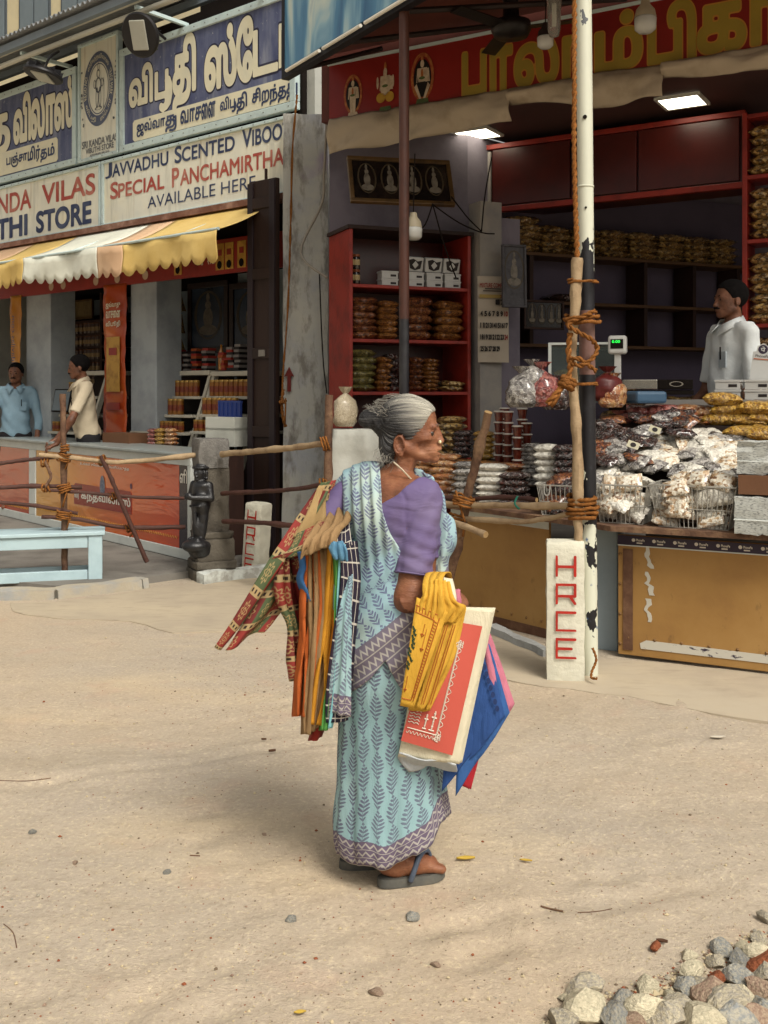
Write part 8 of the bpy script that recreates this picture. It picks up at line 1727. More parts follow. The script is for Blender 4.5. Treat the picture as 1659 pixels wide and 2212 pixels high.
def check_mat():
 m = Mat('navy_white_check', 0.7, 0.25); u, v, _ = m.xyz('UV'); a = ((u * (1 / 0.035)).fract() - 0.5).abs().lt(0.06); b = ((v * (1 / 0.05)).fract() - 0.5).abs().lt(0.05); m.color(m.mix(a.max(b), m.mix(((m.noise(5) - .5) * 4).clamp(), '#221d2c', '#3a2530'), '#b3aca0')); return m.m
M_check = check_mat()
hung('folded patchwork bag, outermost at the left of the hanging bunch', M_patch, (594, 1208), (630, 1470), 58, -0.06, 0.22, -6, wv=0.014, seed=1, n=3)
hung('red folded bag behind the patchwork one', M_red, (634, 1198), (648, 1500), 34, -0.04, 0.2, 4, seed=2, n=2); hung('blue folded bag showing only at the top of the bunch', M_bluec, (642, 1192), (660, 1300), 20, -0.12, 0.1, 0, seed=2.6)
hung('bright orange folded bag left of the tan ones', M_orange, (660, 1190), (638, 1548), 32, -0.11, 0.22, 6, seed=3, n=3, wv=0.012)
for i, (lab) in enumerate(('leftmost', 'second', 'third', 'rightmost')): hung('tan cloth bag, %s of four hanging together' % lab, M_tan, (666 + i * 12, 1190 - i * 3), (654 + i * 9, 1586 - i * 6), 17, -0.12 + i * 0.004, 0.22, 2 + i * 2, seed=4 + i, wv=0.014, n=2)
hung('maroon folded bag between tan and amber ones', M_darkred, (712, 1176), (690, 1480), 12, -0.09, 0.2, 4, seed=8.5)
hung('amber yellow folded bag right of the tan ones', M_yellowc, (712, 1180), (670, 1566), 26, -0.14, 0.22, 6, seed=9, n=3, wv=0.012); hung('green folded bag with aqua edge', M_greenc, (722, 1178), (692, 1578), 13, -0.16, 0.22, 8, seed=10, n=2); hung('aqua edged bag beside the navy check', M_aqua, (730, 1178), (703, 1574), 12, -0.17, 0.22, 8, seed=11)
hung('small red cloth tip hanging lowest of the bunch', M_red, (672, 1500), (664, 1600), 22, -0.07, 0.12, 0, seed=12)
t = thing('folded_bag', 'navy and white checked bag at the right of the hanging bunch', 'bag', W0 + WP(720, 1180, -0.18), 0, 'folded cloth bags hung on the left arm'); o0 = WP(720, 1180, -0.18); q = lambda *a: WP(*a) - o0
cloth_patch('panel', M_check, t, [[q(732, 1176, -0.18), q(768, 1168, -0.10)], [q(740, 1250, -0.19), q(775, 1260, -0.12)], [q(722, 1380, -0.19), q(765, 1390, -0.14)], [q(708, 1480, -0.19), q(760, 1490, -0.14)], [q(706, 1562, -0.19), q(752, 1556, -0.15)]], 10, 30, 0.005, 5, 0.006, 0, (0.15, 0.56))
cloth_patch('upper_fold', M_check, t, [[q(715, 1150, -0.12), q(755, 1118, -0.06)], [q(712, 1172, -0.16), q(757, 1150, -0.10)], [q(712, 1188, -0.18), q(760, 1178, -0.13)]], 8, 10, 0.005, 6, 0.005, 2, (0.16, 0.12))
cloth_patch('blue_knot', plain_cloth('light_blue_cloth', '#5f8aa4', '#44708e'), t, [[q(716, 1172, -0.205), q(740, 1168, -0.20)], [q(712, 1186, -0.215), q(748, 1188, -0.20)], [q(722, 1206, -0.20), q(750, 1212, -0.19)]], 14, 10, 0.006, 14, 0.005, 1)
cloth_patch('tan_folds', M_tan, t, [[q(690, 1128, -0.05), q(757, 1082, 0.02)], [q(664, 1166, -0.17), q(757, 1118, -0.08)], [q(652, 1186, -0.205), q(730, 1150, -0.17)], [q(648, 1206, -0.20), q(728, 1172, -0.19)]], 24, 16, 0.010, 22, 0.004, 3)
def flatbag(label, mt, quad, dd, layers=2, spread=3.0, group='bags hung on the right arm', wave=0.004, bow=0.02, extra=None, seed=0):
 (tl, tr, br, bl_) = quad; b0 = WP((tl[0] + tr[0]) / 2, (tl[1] + tr[1]) / 2, dd); t_ = thing('shopping_bag', label, 'bag', W0 + b0, 0, group); q = lambda x, y, d: WP(x, y, d) - b0
 for k in range(layers):
  s = k * spread; z = k * 0.007
  def mid(a, b, f_): return (a[0] + (b[0] - a[0]) * f_, a[1] + (b[1] - a[1]) * f_)
  rows = []
  for v in (0, .33, .66, 1):
   L, R_ = mid(tl, bl_, v), mid(tr, br, v); rows.append([q(L[0] + s * .2, L[1] - s * .2, dd + z), q((L[0] + R_[0]) / 2 + s * .6, (L[1] + R_[1]) / 2, dd + z - bow * math.sin(math.pi * (0.2 + v * .7))), q(R_[0] + s, R_[1] - s * .5, dd + z)])
  cloth_patch('panel', mt, t_, rows, 14, 26, wave, 5, 0.004, seed + k * 1.7, (0.19, 0.34))
 if extra: extra(t_, q)
 return t_
M_pink = plain_cloth('pink_cloth', '#b86f80', '#9a5868'); M_nred = plain_cloth('bright_red_cloth', '#a82832', '#8a1f28'); M_nblue = plain_cloth('royal_blue_cloth', '#2c4a80', '#213a68')
flatbag('red cloth bag, rearmost on the right arm', M_nred, ((1040, 1450), (1085, 1450), (1014, 1706), (990, 1690)), -0.07, 2, 3, seed=1)
flatbag('pink cloth bag behind the blue one', M_pink, ((1030, 1340), (1052, 1372), (1106, 1522), (1060, 1600)), -0.09, 3, 2.5, seed=2)
def bluepr(t_, q):
 for k in range(7):
  mb = MB(); c = q(1046 + k * 4.6, 1440 + k * 15, -0.125)
  mb.grid(lambda u, v: c + Vector((0.006 * (v + .05) * math.cos(u * 6.283), -0.004, 0.009 * (v + .05) * math.sin(u * 6.283))), 8, 1, 0, True); mb.build('print_dot', plain_cloth('navy_print', '#24345c'), t_)
flatbag('royal blue cloth bag behind the white one', M_nblue, ((985, 1400), (1046, 1405), (1086, 1548), (954, 1708)), -0.108, 3, 4, wave=0.009, seed=3)
flatbag('mid blue cloth bag with its tip lowest, behind the royal blue one', plain_cloth('mid_blue_cloth', '#35598f', '#284a7a'), ((1000, 1398), (1050, 1392), (1096, 1540), (984, 1718)), -0.098, 2, 4, wave=0.01, seed=3.3, extra=bluepr)
M_wbag = plain_cloth('white_bag_cloth', '#d2cab0', '#c0b89e'); M_rbag = paint('coral_red_print', '#bb5548', '#ad4a3e', 0.5, 0.3, 4, 0.4, 0.1); M_wpr = paint('white_bag_print', '#cfc4b4', rough=0.6, amt=0.2, bump=0)
def redwhite(t_, q):
 TLc, TRc, BRc, BLc = (940, 1335), (1042, 1353), (977, 1632), (866, 1600)
 def at(u, v, off=0.0):
  L = (TLc[0] + (BLc[0] - TLc[0]) * v, TLc[1] + (BLc[1] - TLc[1]) * v); R_ = (TRc[0] + (BRc[0] - TRc[0]) * v, TRc[1] + (BRc[1] - TRc[1]) * v)
  return q(L[0] + (R_[0] - L[0]) * u, L[1] + (R_[1] - L[1]) * u, -0.172 - 0.030 * math.sin(math.pi * (0.2 + 0.7 * (0.05 + 0.9 * v))) * math.sin(math.pi * (0.1 + 0.8 * u)) - off)
 mb = MB(); mb.grid(lambda u, v: at(u, v), 14, 26); mb.build('red_print', M_rbag, t_, smooth=True)
 def line(pts, r, nm='white_print'): mb = MB(); mb.tube([at(u, v, 0.0015) for u, v in pts], r, 4); mb.build(nm, M_wpr, t_)
 line([(0.62, 0.2 + 0.68 * k / 20) for k in range(21)], 0.0022); line([(0.05 + 0.55 * k / 12, 0.885) for k in range(13)], 0.0016)
 line([(0.66 + 0.035 * math.sin(k * 1.1), 0.2 + 0.68 * k / 60) for k in range(61)], 0.0011); line([(0.05 + 0.55 * k / 40, 0.915 + 0.012 * math.sin(k * 1.2)) for k in range(41)], 0.001)
 line([(0.12 + 0.16 * math.cos(k * .3), 0.28 + 0.07 * math.sin(k * .3)) for k in range(22)], 0.0018)
 for (u0, v0) in ((0.64, 0.17), (0.64, 0.9)):
  for k in range(6): line([(u0 + (0.03 + 0.02 * (k % 2)) * math.cos(k * 1.05 + j * .7) + 0.03 * math.cos(k * 1.05), v0 + (0.018) * math.sin(k * 1.05 + j * .7) + 0.018 * math.sin(k * 1.05)) for j in range(9)], 0.0012)
 for u0, s in ((0.36, 0.75), (0.5, 1.0)):       # brass lamps
  for k, (w_, v_) in enumerate(((0.05, 0.86), (0.018, 0.83), (0.014, 0.79), (0.05, 0.76), (0.02, 0.73))): line([(u0 - w_ * s, 0.86 - (0.86 - v_) * s), (u0 + w_ * s, 0.86 - (0.86 - v_) * s)], 0.0022)
  line([(u0, 0.86), (u0, 0.86 - 0.15 * s)], 0.0022)
 for k in range(5): line([(0.03 + 0.03 * j, 0.74 + k * 0.024 + 0.006 * math.sin(j * 2)) for j in range(8)], 0.0014)
flatbag('big white bag with coral red printed panel on the right arm', M_wbag, ((925, 1305), (1064, 1316), (992, 1650), (860, 1634)), -0.155, 3, 3.0, wave=0.002, bow=0.03, extra=redwhite, seed=5)
t = bpy.data.objects['shopping_bag']
cloth = cloth_patch; wb = thing('shopping_bag', 'curled white bag corner under the coral red panel', 'bag', W0 + WP(900, 1640, -0.15), 0, 'bags hung on the right arm'); o1 = WP(900, 1640, -0.15); q = lambda *a: WP(*a) - o1
cloth_patch('panel', plain_cloth('bluish_white_cloth', '#b4b8b8', '#9aa0a6'), wb, [[q(862, 1628, -0.16), q(920, 1640, -0.17), q(985, 1650, -0.16)], [q(860, 1640, -0.14), q(915, 1652, -0.13), q(988, 1662, -0.13)], [q(884, 1668, -0.13), q(925, 1655, -0.11), q(985, 1664, -0.12)]], 14, 10, 0.004, 9, 0.004, 1)
M_ybag = plain_cloth('yellow_cloth_bag', '#c79a38', '#b0822a'); M_orpr = paint('orange_print', '#a3541e', rough=0.7, amt=0.2, bump=0); M_gnpr = paint('dark_green_print', '#23402c', rough=0.7, amt=0.2, bump=0)
def ybag(t_, q):
 TLc, TRc, BRc, BLc = (900, 1290), (968, 1322), (893, 1530), (864, 1524)
 def at(u, v, off=0.0):
  L = (TLc[0] + (BLc[0] - TLc[0]) * v, TLc[1] + (BLc[1] - TLc[1]) * v); R_ = (TRc[0] + (BRc[0] - TRc[0]) * v, TRc[1] + (BRc[1] - TRc[1]) * v)
  return q(L[0] + (R_[0] - L[0]) * u, L[1] + (R_[1] - L[1]) * u, -0.232 - 0.018 * math.sin(math.pi * v) - off)
 mb = MB(); mb.grid(lambda u, v: at(u, v), 8, 24); mb.build('front_panel', M_ybag, t_, smooth=True, solid=0.003)
 def line(pts, r, mt=M_orpr): mb = MB(); mb.tube([at(u, v, 0.003) for u, v in pts], r, 4); mb.build('printed_line', mt, t_)
 line([(0.02 + 0.8 * k / 8, 0.07) for k in range(9)] + [(0.82, 0.07 + 0.86 * k / 20) for k in range(21)], 0.0013); line([(0.02 + 0.66 * k / 8, 0.13) for k in range(9)] + [(0.68, 0.13 + 0.80 * k / 20) for k in range(21)], 0.0013); line([(0.05 + 0.12 * k, 0.93) for k in range(6)], 0.0012)
 for k in range(26): line([(0.70, 0.14 + 0.030 * k), (0.79, 0.145 + 0.030 * k)], 0.0012)
 for k in range(7): line([(0.06 + 0.095 * k, 0.08), (0.07 + 0.095 * k, 0.12)], 0.0012)
 for u0, v0, ln in ((0.42, 0.20, 0.10), (0.52, 0.24, 0.19), (0.16, 0.72, 0.12)): line([(u0, v0), (u0, v0 + ln)], 0.0008); line([(u0 - 0.06, v0 + ln), (u0, v0 + ln + 0.025), (u0 + 0.06, v0 + ln), (u0 - 0.05, v0 + ln)], 0.0018)
 rg = random.Random(3)
 for k in range(10): a, b = 0.05 + 0.16 * rg.random(), 0.28 + 0.4 * k / 10; line([(a + 0.07 * math.cos(j), b + 0.022 * math.sin(j * 1.3)) for j in range(7)], 0.0013, M_gnpr)
 for (dx, c) in ((16, 0), (34, 1)):                    # rear layers with their printed edges
  rows = [[q(938 + dx, 1312, -0.21 + c * .012), q(990 + dx * .5, 1316, -0.20 + c * .012)], [q(915 + dx, 1420, -0.225 + c * .012), q(962 + dx * .6, 1420, -0.215 + c * .012)], [q(884 + dx, 1530 + c * 4, -0.225 + c * .012), q(908 + dx * .6, 1532 + c * 4, -0.215 + c * .012)]]
  cloth_patch('layer', M_ybag, t_, rows, 6, 20, 0.004, 5, 0.004, c * 2.0)
  for s_ in (0, 5): mb = MB(); mb.tube([q(948 + dx * .9 - 53 * k / 16 + s_, 1350 + 172 * k / 16, -0.242 + c * .012) for k in range(17)], 0.0013, 4); mb.build('printed_line', M_orpr, t_)
 cloth_patch('gathered_top', M_ybag, t_, [[q(918, 1262, -0.215), q(945, 1250, -0.225), q(972, 1258, -0.20)], [q(912, 1288, -0.235), q(945, 1290, -0.24), q(985, 1296, -0.22)], [q(905, 1302, -0.235), q(945, 1318, -0.24), q(1008, 1312, -0.215)], [q(905, 1325, -0.23), q(940, 1345, -0.235), q(985, 1345, -0.215)]], 48, 18, 0.0045, 38, 0.004, 0.7)
 for k, (x0, x1, d) in enumerate(((922, 938, -0.15), (934, 952, -0.16), (948, 966, -0.155))):
  mb = MB(); pts = spline([q(x0, 1298, -0.235), q(x0 - 1, 1262, -0.225), q(x0 + 6, 1240, -0.17), q(x1, 1238, -0.10), q(x1 + 4, 1255, -0.04)], 5)
  n = len(pts); V = []
  for i, p in enumerate(pts): V += [p + Vector((-0.011, 0, 0)), p + Vector((0.011, 0.002, 0))]
  mb.add(V, [(2*i, 2*i+1, 2*i+3, 2*i+2) for i in range(n - 1)]); mb.build('handle', M_ybag, t_, smooth=True, solid=0.004)
flatbag('yellow printed cloth bag hung in front on the right arm', M_ybag, ((935, 1318), (1005, 1314), (925, 1536), (882, 1534)), -0.19, 2, 2.0, wave=0.004, extra=ybag, seed=6)
wb = thing('folded_bag', 'white bag handles folded over the right wrist', 'bag', W0 + WP(968, 1260, -0.13), 0); o2 = WP(968, 1260, -0.13); q = lambda *a: WP(*a) - o2
cloth_patch('handle', M_wbag, wb, [[q(958, 1246, -0.15), q(976, 1252, -0.13)], [q(962, 1275, -0.19), q(982, 1280, -0.17)], [q(966, 1308, -0.20), q(986, 1312, -0.185)]], 6, 12, 0.003, 4, 0.005); wb = thing('folded_bag', 'pink cloth gripped in the right hand', 'bag', W0 + WP(986, 1290, -0.10), 0); o2 = WP(986, 1290, -0.10)
cloth_patch('cloth', M_pink, wb, [[q(980, 1272, -0.12), q(996, 1278, -0.10)], [q(980, 1296, -0.15), q(998, 1300, -0.13)], [q(984, 1322, -0.13), q(1000, 1326, -0.12)], [q(1000, 1345, -0.10), q(1025, 1345, -0.09)]], 8, 12, 0.005, 8, 0.005)
# ------------------------------------------------------------------ shopkeepers
def man(label, loc, face, H, shirt, shirt2, trousers, armL, armR, sleeve=0.5, res=0.011, head_turn=0.0, group=None, floor=0.0):
 """local frame: +x where the chest points, +y to his left; arms = elbow, wrist, hand direction"""
 t = thing('person', label, 'person', loc, face, group)
 s = H / 1.68; skin = M_mskin; hd = 0.24 * s; sh = 1.38 * s
 def sdf(lo, hi, r=res): return SDF(*[np.arange(a, b, r) for a, b in zip(lo, hi)])
 ch, sn = math.cos(head_turn), math.sin(head_turn); fx = Vector((ch, sn, 0)); fy = Vector((-sn, ch, 0)); O = Vector((0.015, 0, 1.455 * s)); Mx = Matrix(((fx.x, fy.x, 0), (fx.y, fy.y, 0), (0, 0, 1)))
 def q(x, y, z): v = fx * x * hd + fy * y * hd; return O + v + Vector((0, 0, z * hd))
 def trunk(S, g=0.0):
  S.ell((0, 0, 1.24 * s), (0.105 + g, 0.158 + g, 0.19 * s + g), 0.03); S.ell((0.02, 0, 1.05 * s), (0.115 + g, 0.15 + g, 0.17 * s + g), 0.05); S.ell((0, 0, 0.90 * s), (0.12 + g, 0.165 + g, 0.13 * s + g), 0.05)
  S.cone((-0.01, -0.13 * s, sh - 0.01), (-0.01, 0.13 * s, sh - 0.01), 0.062 + g, 0.062 + g, 0.05)
 S = sdf((-0.36, -0.62, 0.0), (0.56, 0.62, H + 0.03))
 trunk(S)
 for sg in (-1, 1): S.cone((0, sg * 0.09, 0.86 * s), (0.02, sg * 0.10, 0.48 * s), 0.085, 0.058, 0.03); S.cone((0.02, sg * 0.10, 0.48 * s), (-0.01, sg * 0.10, 0.07), 0.056, 0.038, 0.02); S.cone((-0.03, sg * 0.10, 0.04), (0.16, sg * 0.12, 0.03), 0.038, 0.03, 0.02)
 for sg, (e, w, d) in ((1, armL), (-1, armR)):
  a = Vector((-0.01, sg * 0.185 * s, sh - 0.03)); S.cone(a, e, 0.05, 0.042, 0.03); S.cone(e, w, 0.042, 0.028, 0.02); hand(S, w, d, (0.2, 0, 1), 1.05, 0.5)
 def el(c, r, k=0.03, op='add'): S.ell(q(*c), [a * hd for a in r], k * hd, op, Mx)
 def co(a, b, ra, rb, k=0.03, op='add'): S.cone(q(*a), q(*b), ra * hd, rb * hd, k * hd, op)
 el((-0.07, 0, 0.62), (0.41, 0.33, 0.37), 0.05); el((0.12, 0, 0.40), (0.23, 0.27, 0.34), 0.1)
 for sg in (-1, 1):
  co((-0.02, sg * 0.21, 0.24), (0.24, sg * 0.07, 0.09), 0.09, 0.08, 0.1); el((0.37, sg * 0.135, 0.49), (0.06, 0.075, 0.045), 0.05, 'sub'); el((0.30, sg * 0.13, 0.485), (0.05, 0.06, 0.035), 0.02); el((-0.06, sg * 0.335, 0.42), (0.085, 0.035, 0.13), 0.02); el((-0.05, sg * 0.375, 0.43), (0.045, 0.03, 0.075), 0.01, 'sub'); el((0.40, sg * 0.045, 0.325), (0.045, 0.032, 0.032), 0.02)
 co((0.31, -0.16, 0.56), (0.31, 0.16, 0.56), 0.045, 0.045, 0.05); co((0.33, 0, 0.52), (0.42, 0, 0.335), 0.032, 0.048, 0.05); el((0.34, 0, 0.40), (0.06, 0.06, 0.12), 0.05); el((0.27, 0, 0.22), (0.11, 0.14, 0.11), 0.05); el((0.36, 0, 0.225), (0.05, 0.09, 0.025), 0.02); el((0.35, 0, 0.175), (0.05, 0.08, 0.028), 0.02); el((0.41, 0, 0.20), (0.05, 0.1, 0.008), 0.01, 'sub'); el((0.29, 0, 0.07), (0.075, 0.09, 0.065), 0.04); co((-0.10, 0, 0.15), (-0.14, 0, -0.32), 0.21, 0.24, 0.08)
 S.build('body', skin, t, smooth_it=1)
 Hs = SDF(*[np.arange(a, b, res * 0.7) for a, b in zip((O.x - 0.16, -0.16, O.z + 0.02), (O.x + 0.16, 0.16, O.z + 0.30))])
 Hs.ell(q(-0.085, 0, 0.64), [a * hd for a in (0.435, 0.362, 0.405)], 0.01, M=Mx); X, Y, Z = Hs.grids(); xl = ((X - O.x) * fx.x + (Y - O.y) * fx.y) / hd; yl = np.abs((X - O.x) * fy.x + (Y - O.y) * fy.y) / hd; zl_ = (Z - O.z) / hd
 line = np.where(zl_ > 0.78, 0.30, np.where(zl_ > 0.5, 0.08 + (zl_ - .5) * 0.6, -0.14 + (zl_ - 0.2) * 0.4)); Hs.d = np.maximum(Hs.d, (xl - line) * hd * .8); Hs.d = np.maximum(Hs.d, (0.26 - zl_) * hd)
 Hs.build('hair', M_blackhair, t, smooth_it=1)
 mb = MB(); mb.tube([q(0.35, -0.12, 0.245), q(0.405, -0.05, 0.268), q(0.41, 0, 0.262), q(0.405, 0.05, 0.268), q(0.35, 0.12, 0.245)], [0.004, 0.008, 0.007, 0.008, 0.004], 8); mb.build('moustache', M_blackhair, t, smooth=True)
 for sg in (-1, 1):
  mb = MB(); mb.tube([q(0.35, sg * 0.05, 0.565), q(0.35, sg * 0.12, 0.585), q(0.30, sg * 0.2, 0.565)], [0.003, 0.0045, 0.002], 6); mb.build('eyebrow', M_blackhair, t, smooth=True)
  mb = MB(); mb.lathe([(0.0, -1), (0.7, -0.7), (1, 0), (0.7, 0.7), (0, 1)], 10, 0, M=Matrix.Translation(q(0.325, sg * 0.135, 0.485)) @ Matrix.Scale(0.009, 4)); mb.build('eye', paint('dark_eye', '#2a1d18', rough=0.2), t, smooth=True)
 T = sdf((-0.3, -0.45, 0.78 * s), (0.42, 0.45, 1.46 * s)); trunk(T, 0.014); X, Y, Z = T.grids()
 T.d = np.maximum(T.d, 0.80 * s - Z); T.d = np.maximum(T.d, Z - (1.425 * s + 0.0 * X))
 for sg, (e, w, d) in ((1, armL), (-1, armR)):
  a = Vector((-0.01, sg * 0.185 * s, sh - 0.03)); U = SDF(T.xs, T.ys, T.zs); full = sleeve > 1
  en = Vector(e).lerp(Vector(w), sleeve - 1) if full else a.lerp(Vector(e), sleeve * 1.0)
  U.cone(a, e if full else en, 0.060, 0.058, 0.02)
  if full: U.cone(e, en, 0.058, 0.05, 0.02)
  dr = ((en - Vector(e)) if full else (en - a)).normalized(); U.d = np.maximum(U.d, (X - en.x) * dr.x + (Y - en.y) * dr.y + (Z - en.z) * dr.z) if not full else U.d
  h = np.clip(0.5 + 0.5 * (T.d - U.d) / 0.025, 0, 1); T.d = T.d * (1 - h) + U.d * h - 0.025 * h * (1 - h)
 nk = np.sqrt((X - 0.01) ** 2 + (Y * 0.95) ** 2) - (0.06 + np.maximum(0, Z - 1.38 * s) * 0.2); T.d = np.maximum(T.d, np.where(Z > 1.36 * s, -nk, -1))
 def post(V):
  n = V.copy(); n[:, 2] = 0; n /= np.maximum(np.linalg.norm(n, axis=1), 1e-3)[:, None]; w_ = 0.007 * np.sin(V[:, 1] * 38 + V[:, 2] * 21) * np.sin(V[:, 2] * 17 + V[:, 0] * 20); return V + n * w_[:, None]
 T.build('shirt', shirt, t, smooth_it=2, post=post)
 mb = MB()
 for sg in (-1, 1): mb.add([(0.098, sg * 0.014, sh + 0.03), (0.03, sg * 0.088, sh + 0.075), (-0.07, sg * 0.03, sh + 0.10), (-0.09, sg * 0.045, sh + 0.05), (0.045, sg * 0.125, sh + 0.025), (0.15, sg * 0.06, sh - 0.045)], [(0, 1, 4, 5), (1, 2, 3, 4)])
 mb.build('collar', shirt, t, solid=0.006, smooth=True)
 mb = MB(); mb.box(0.128, 0.136, 0.05, 0.13, 1.14 * s, 1.24 * s); mb.build('pocket', shirt2, t); MB().tube([(0.140, 0.075, 1.19 * s), (0.140, 0.075, 1.27 * s)], 0.005, 6).build('pen', M_dark, t)
 L = sdf((-0.2, -0.25, 0.05), (0.22, 0.25, 0.95 * s), 0.014); L.ell((0, 0, 0.86 * s), (0.13, 0.172, 0.12), 0.03)
 for sg in (-1, 1): L.cone((0, sg * 0.09, 0.84 * s), (0.01, sg * 0.10, 0.10), 0.098, 0.066, 0.03)
 L.build('trousers', trousers, t, smooth_it=1)
 return t
M_mskin = skin_mat('dark_brown_skin', '#4c3022', '#6a4430', '#7c543e'); M_blackhair = paint('black_hair', '#0d0b0b', '#1c1918', 0.9, 0.1, 40, 0.5, 0.2, 150)
def shirtm(n, a, b): return paint(n, a, b, 0.85, 0.2, 5, 0.5, 0.8, 13)
M_trou = paint('dark_trousers', '#1f1d20', '#2c2a2c', 0.9)
p = P(1580, HY, 7.0)
man('moustached shopkeeper in a pale shirt behind the snack stall, looking left', (p.x, p.y, 0.44), R(196), 1.82, shirtm('pale_blue_white_shirt', '#c9cdcc', '#b6bcc0'), shirtm('pale_shirt_pocket', '#a4adb2', '#98a2aa'), M_trou, (Vector((0.02, 0.26, 1.08)), Vector((0.22, 0.2, 0.98)), (0.9, -0.3, -0.2)), (Vector((0.02, -0.26, 1.08)), Vector((0.2, -0.22, 0.95)), (0.9, 0.3, -0.2)), 0.85, 0.0085, R(-6))
p = P(214, HY, 10.95)
man('man in a cream shirt leaning over the shop counter', (p.x, p.y, 0.13), (0, R(7), R(205)), 1.78, shirtm('cream_shirt', '#b9ac94', '#a39680'), shirtm('cream_pocket', '#ab9f88', '#a39680'), M_trou, (Vector((0.20, 0.30, 1.12)), Vector((0.36, 0.24, 0.90)), (0.9, 0.1, -0.3)), (Vector((0.12, -0.28, 1.08)), Vector((0.3, -0.26, 0.92)), (0.9, 0.1, -0.3)), 0.75, 0.012, R(-10))
p = P(34, HY, 12.2)
man('man in a light blue shirt at the left edge behind the counter', (p.x, p.y, 0.13), R(285), 1.72, shirtm('light_blue_shirt', '#7f99a8', '#6a8494'), shirtm('light_blue_pocket', '#7891a0', '#6a8494'), M_trou, (Vector((0.02, 0.27, 1.06)), Vector((0.12, 0.25, 0.86)), (0.5, 0, -0.9)), (Vector((0.10, -0.27, 1.05)), Vector((0.28, -0.2, 0.95)), (0.9, 0.2, 0.1)), 1.5, 0.012, R(-15))
# ------------------------------------------------------------------ rubble, pebbles, leaves, twigs
def rock_mesh(seed, mt, sub=2):
 bm = bmesh.new(); bmesh.ops.create_icosphere(bm, subdivisions=sub, radius=1.0); rg = random.Random(seed); pl = [(Vector((rg.uniform(-1, 1), rg.uniform(-1, 1), rg.uniform(-1, 1))).normalized(), rg.uniform(0.5, 0.8)) for _ in range(13)]
 for v in bm.verts:
  for n, d in pl:
   k = v.co.dot(n) - d
   if k > 0: v.co -= n * k
  v.co *= 1 + 0.10 * fbm(v.co.x * 2.2 + seed, v.co.y * 2.2, v.co.z * 2.2)
 me = bpy.data.meshes.new('rock'); bm.to_mesh(me); bm.free(); me.materials.append(mt);
 return me
def rockm(n, a, b): return paint(n, a, b, 0.95, 0.15, 6, 0.9, 0.9, 7, rand=0.35, thr=(0.4, 0.6))
RK = [(rockm('grey_rubble', '#928c80', '#b3a88f'), 'grey'), (rockm('blue_grey_rubble', '#7d7f7e', '#a09a8a'), 'blue-grey'), (rockm('pinkish_rubble', '#8c7464', '#a8947e'), 'pinkish'), (rockm('pale_rubble', '#b0a890', '#cabfa4'), 'pale')]
M_brick = rockm('brick_rubble', '#955a3e', '#7c4630')
RM = [[rock_mesh(i * 5 + j, m_, 2) for j in range(3)] for i, (m_, _) in enumerate(RK)]; BRK = rock_mesh(77, M_brick, 2)
def rock(x, y, s, me, label, group=None, flat=0.58, sink=0.42):
 p = G(x, y); p.z = ground_z(p.x, p.y); o = new_obj('stone', me, None, p + Vector((0, 0, s * flat * (0.9 - sink))), (rnd.uniform(-.2, .2), rnd.uniform(-.2, .2), rnd.uniform(0, 6.3))); o.scale = (s, s * rnd.uniform(.65, .9), s * flat); return tag(o, label, 'stone', group)
big = [(1258, 2145, .060, 0), (1268, 2190, .075, 3), (1345, 2175, .05, 1), (1400, 2195, .065, 3), (1330, 2215, .07, 1), (1395, 2140, .045, 3), (1470, 2185, .06, 0), (1440, 2210, .07, 0), (1540, 2160, .085, 2), (1560, 2195, .09, 0), (1640, 2150, .06, 2), (1590, 2120, .055, 1), (1500, 2105, .05, 3), (1545, 2085, .04, 0), (1555, 2060, .045, 1), (1605, 2055, .03, 3), (1640, 2040, .04, 0), (1600, 2085, .05, 1), (1645, 2075, .05, 3), (1655, 2110, .06, 0), (1520, 2215, .08, 3), (1620, 2200, .07, 2), (1650, 2185, .07, 1), (1655, 1990, .035, 0), (1480, 2140, .045, 1), (1520, 2135, .05, 0), (1370, 2215, .05, 2), (1220, 2215, .055, 0), (1590, 2215, .08, 1), (1490, 2070, .03, 3), (1450, 2160, .03, 3), (1605, 2160, .05, 3)]
for k, (x, y, s, c) in enumerate(big): rock(x, y, s, RM[c][k % 3], '%s rubble stone in the heap at the lower right corner' % RK[c][1], 'rubble stones in the lower right corner')
rock(1655, 2095, .065, BRK, 'reddish brick lump at the right edge of the rubble'); rock(1545, 2120, .04, BRK, 'half buried brick piece in the rubble heap'); rock(1360, 2190, .025, BRK, 'small brick chip left of the rubble heap'); rock(1085 * 1.3045, 2054, .022, BRK, 'single red brick chip above the rubble heap', None, .7, .1)
for x, y, s, c, lab in ((812, 2146, .026, 2, 'brownish stone at the bottom centre of the sand'), (940, 2085, .018, 2, 'small pinkish stone below the woman\'s sandals'), (162, 1866, .017, 2, 'orange-brown pebble at the left of the sand'), (571, 1803, .013, 2, 'dark brown pebble left of the woman'), (70, 1797, .022, 1, 'half buried blue-grey stone at the left'), (1218, 2155, .02, 3, 'pale cube-like stone left of the rubble'), (890, 1985, .03, 1, 'half buried grey stone below the sandals'), (360, 1885, .02, 1, 'grey half buried pebble in the sand, lower left'), (630, 1985, .025, 1, 'grey stone flush with the sand left of the sandals')): rock(x, y, s, RM[c][1], lab, None, .5, .5)
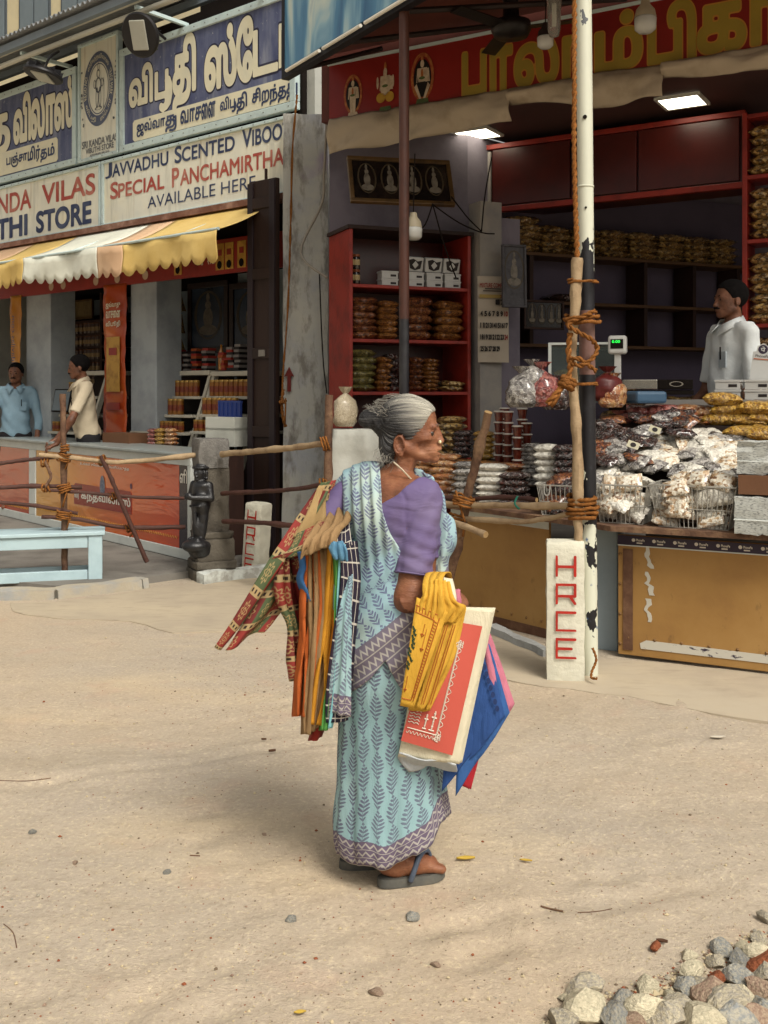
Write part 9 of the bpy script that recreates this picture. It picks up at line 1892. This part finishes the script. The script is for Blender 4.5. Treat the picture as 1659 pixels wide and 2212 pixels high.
def gravel():
 vs_, fs = [], []; mi = []; base = [(1, 0, 0), (-1, 0, 0), (0, 1, 0), (0, -1, 0), (0, 0, 1), (0, 0, -1)]; fc = [(0, 2, 4), (2, 1, 4), (1, 3, 4), (3, 0, 4), (2, 0, 5), (1, 2, 5), (3, 1, 5), (0, 3, 5)]
 rg = random.Random(21)
 for k in range(8500):
  if k < 3200: x, y = rg.uniform(1150, 1680), rg.uniform(2010, 2230);
  elif k < 4200: x, y = rg.gauss(560, 130), rg.gauss(1480, 60)
  else: x, y = rg.uniform(-40, 1700), 1340 + (rg.random() ** 0.8) * 880
  if y < 1345 or (k < 3200 and (y - 2000) < (1659 - x) * 0.42): continue
  p = G(x, y); s = rg.uniform(.0012, .0038) * (2.2 if rg.random() < .05 else 1) * (1.8 if k < 3200 else 1); z = ground_z(p.x, p.y); b = len(vs_); a = rg.random() * 6.3; c, sn = math.cos(a), math.sin(a)
  for v in base: q = [v[i] * s * rg.uniform(.7, 1.2) for i in range(3)]; vs_.append((p.x + q[0] * c - q[1] * sn, p.y + q[0] * sn + q[1] * c, z + s * .3 + q[2] * .7))
  m_ = rg.choice([0, 0, 0, 1, 2, 3]) if rg.random() < .9 else 4
  for f in fc: fs.append(tuple(i + b for i in f)); mi.append(m_)
 mb = MB(); mb.v = vs_; mb.f = fs; mb.m = mi; tag(mb.build('gravel', [paint('pale_pebble', '#b8a888', rough=.9), RK[0][0], RK[2][0], paint('dark_pebble', '#6a5a48', rough=.9), M_brick]), 'loose pebbles and grit strewn over the sand', None, None, 'stuff')
gravel()
def leaf(label, x, y, ln, w, mt, rz, curl=.3):
 p = G(x, y); p.z = ground_z(p.x, p.y) + .003; mb = MB(); mb.grid(lambda u, v: ((u - .5) * ln, (v - .5) * w * math.sin(math.pi * min(max(u, .02), .98)) * 2 * .6, .004 + curl * ln * ((v - .5) ** 2) * 1.5 + curl * .25 * ln * (u - .5) ** 2), 8, 4); tag(mb.build('leaf', mt, None, p, rz, smooth=True, solid=.0008), label, 'leaf')
M_ly = paint('yellow_leaf', '#b5983e', '#8a6a28', .7); M_lb = paint('brown_leaf', '#4f3422', '#2f2018', .8)
leaf('dry yellow leaf right of the sandals', 1006, 1866, .06, .018, M_ly, .1); leaf('thin yellow leaf farther right of the sandals', 1136, 1866, .04, .010, M_ly, -.2); leaf('curled brown leaf left of the hanging bags', 588, 1630, .03, .012, M_lb, .3, .8); leaf('dark dry leaf left of the sari hem', 570, 1606, .022, .010, M_lb, 0, .8); leaf('yellow leaf scrap at the bottom of the sand', 648, 2197, .03, .012, M_ly, .2); leaf('pale paper scrap near the right marker post', 1550, 1600, .07, .022, paint('paper_scrap', '#b8b0a0'), .1, .2); leaf('brown leaf at the edge of the rubble', 1430, 2042, .03, .012, M_lb, -.3, .6)
def twig(label, pts, r):
 pv = [G(x, y) for x, y in pts]; pv = [Vector((q.x, q.y, ground_z(q.x, q.y) + r)) for q in pv]; mb = MB(); mb.tube(spline([q - pv[0] for q in pv], 4), r, 5); tag(mb.build('twig', M_bark, None, pv[0]), label, 'twig')
twig('short brown twig on the sand at lower right', [(1168, 1961), (1190, 1966), (1216, 1975)], .0028); twig('thin pale stalk right of the short twig', [(1248, 1978), (1290, 1970), (1322, 1962)], .0014); twig('curved stalk at the lower left edge', [(8, 2000), (28, 2018), (36, 2050)], .0016); twig('small twig left of the woman\'s shadow', [(410, 1850), (432, 1847)], .002); twig('dry stalk on the sand at the left edge', [(-5, 1693), (60, 1690), (110, 1683)], .0016)
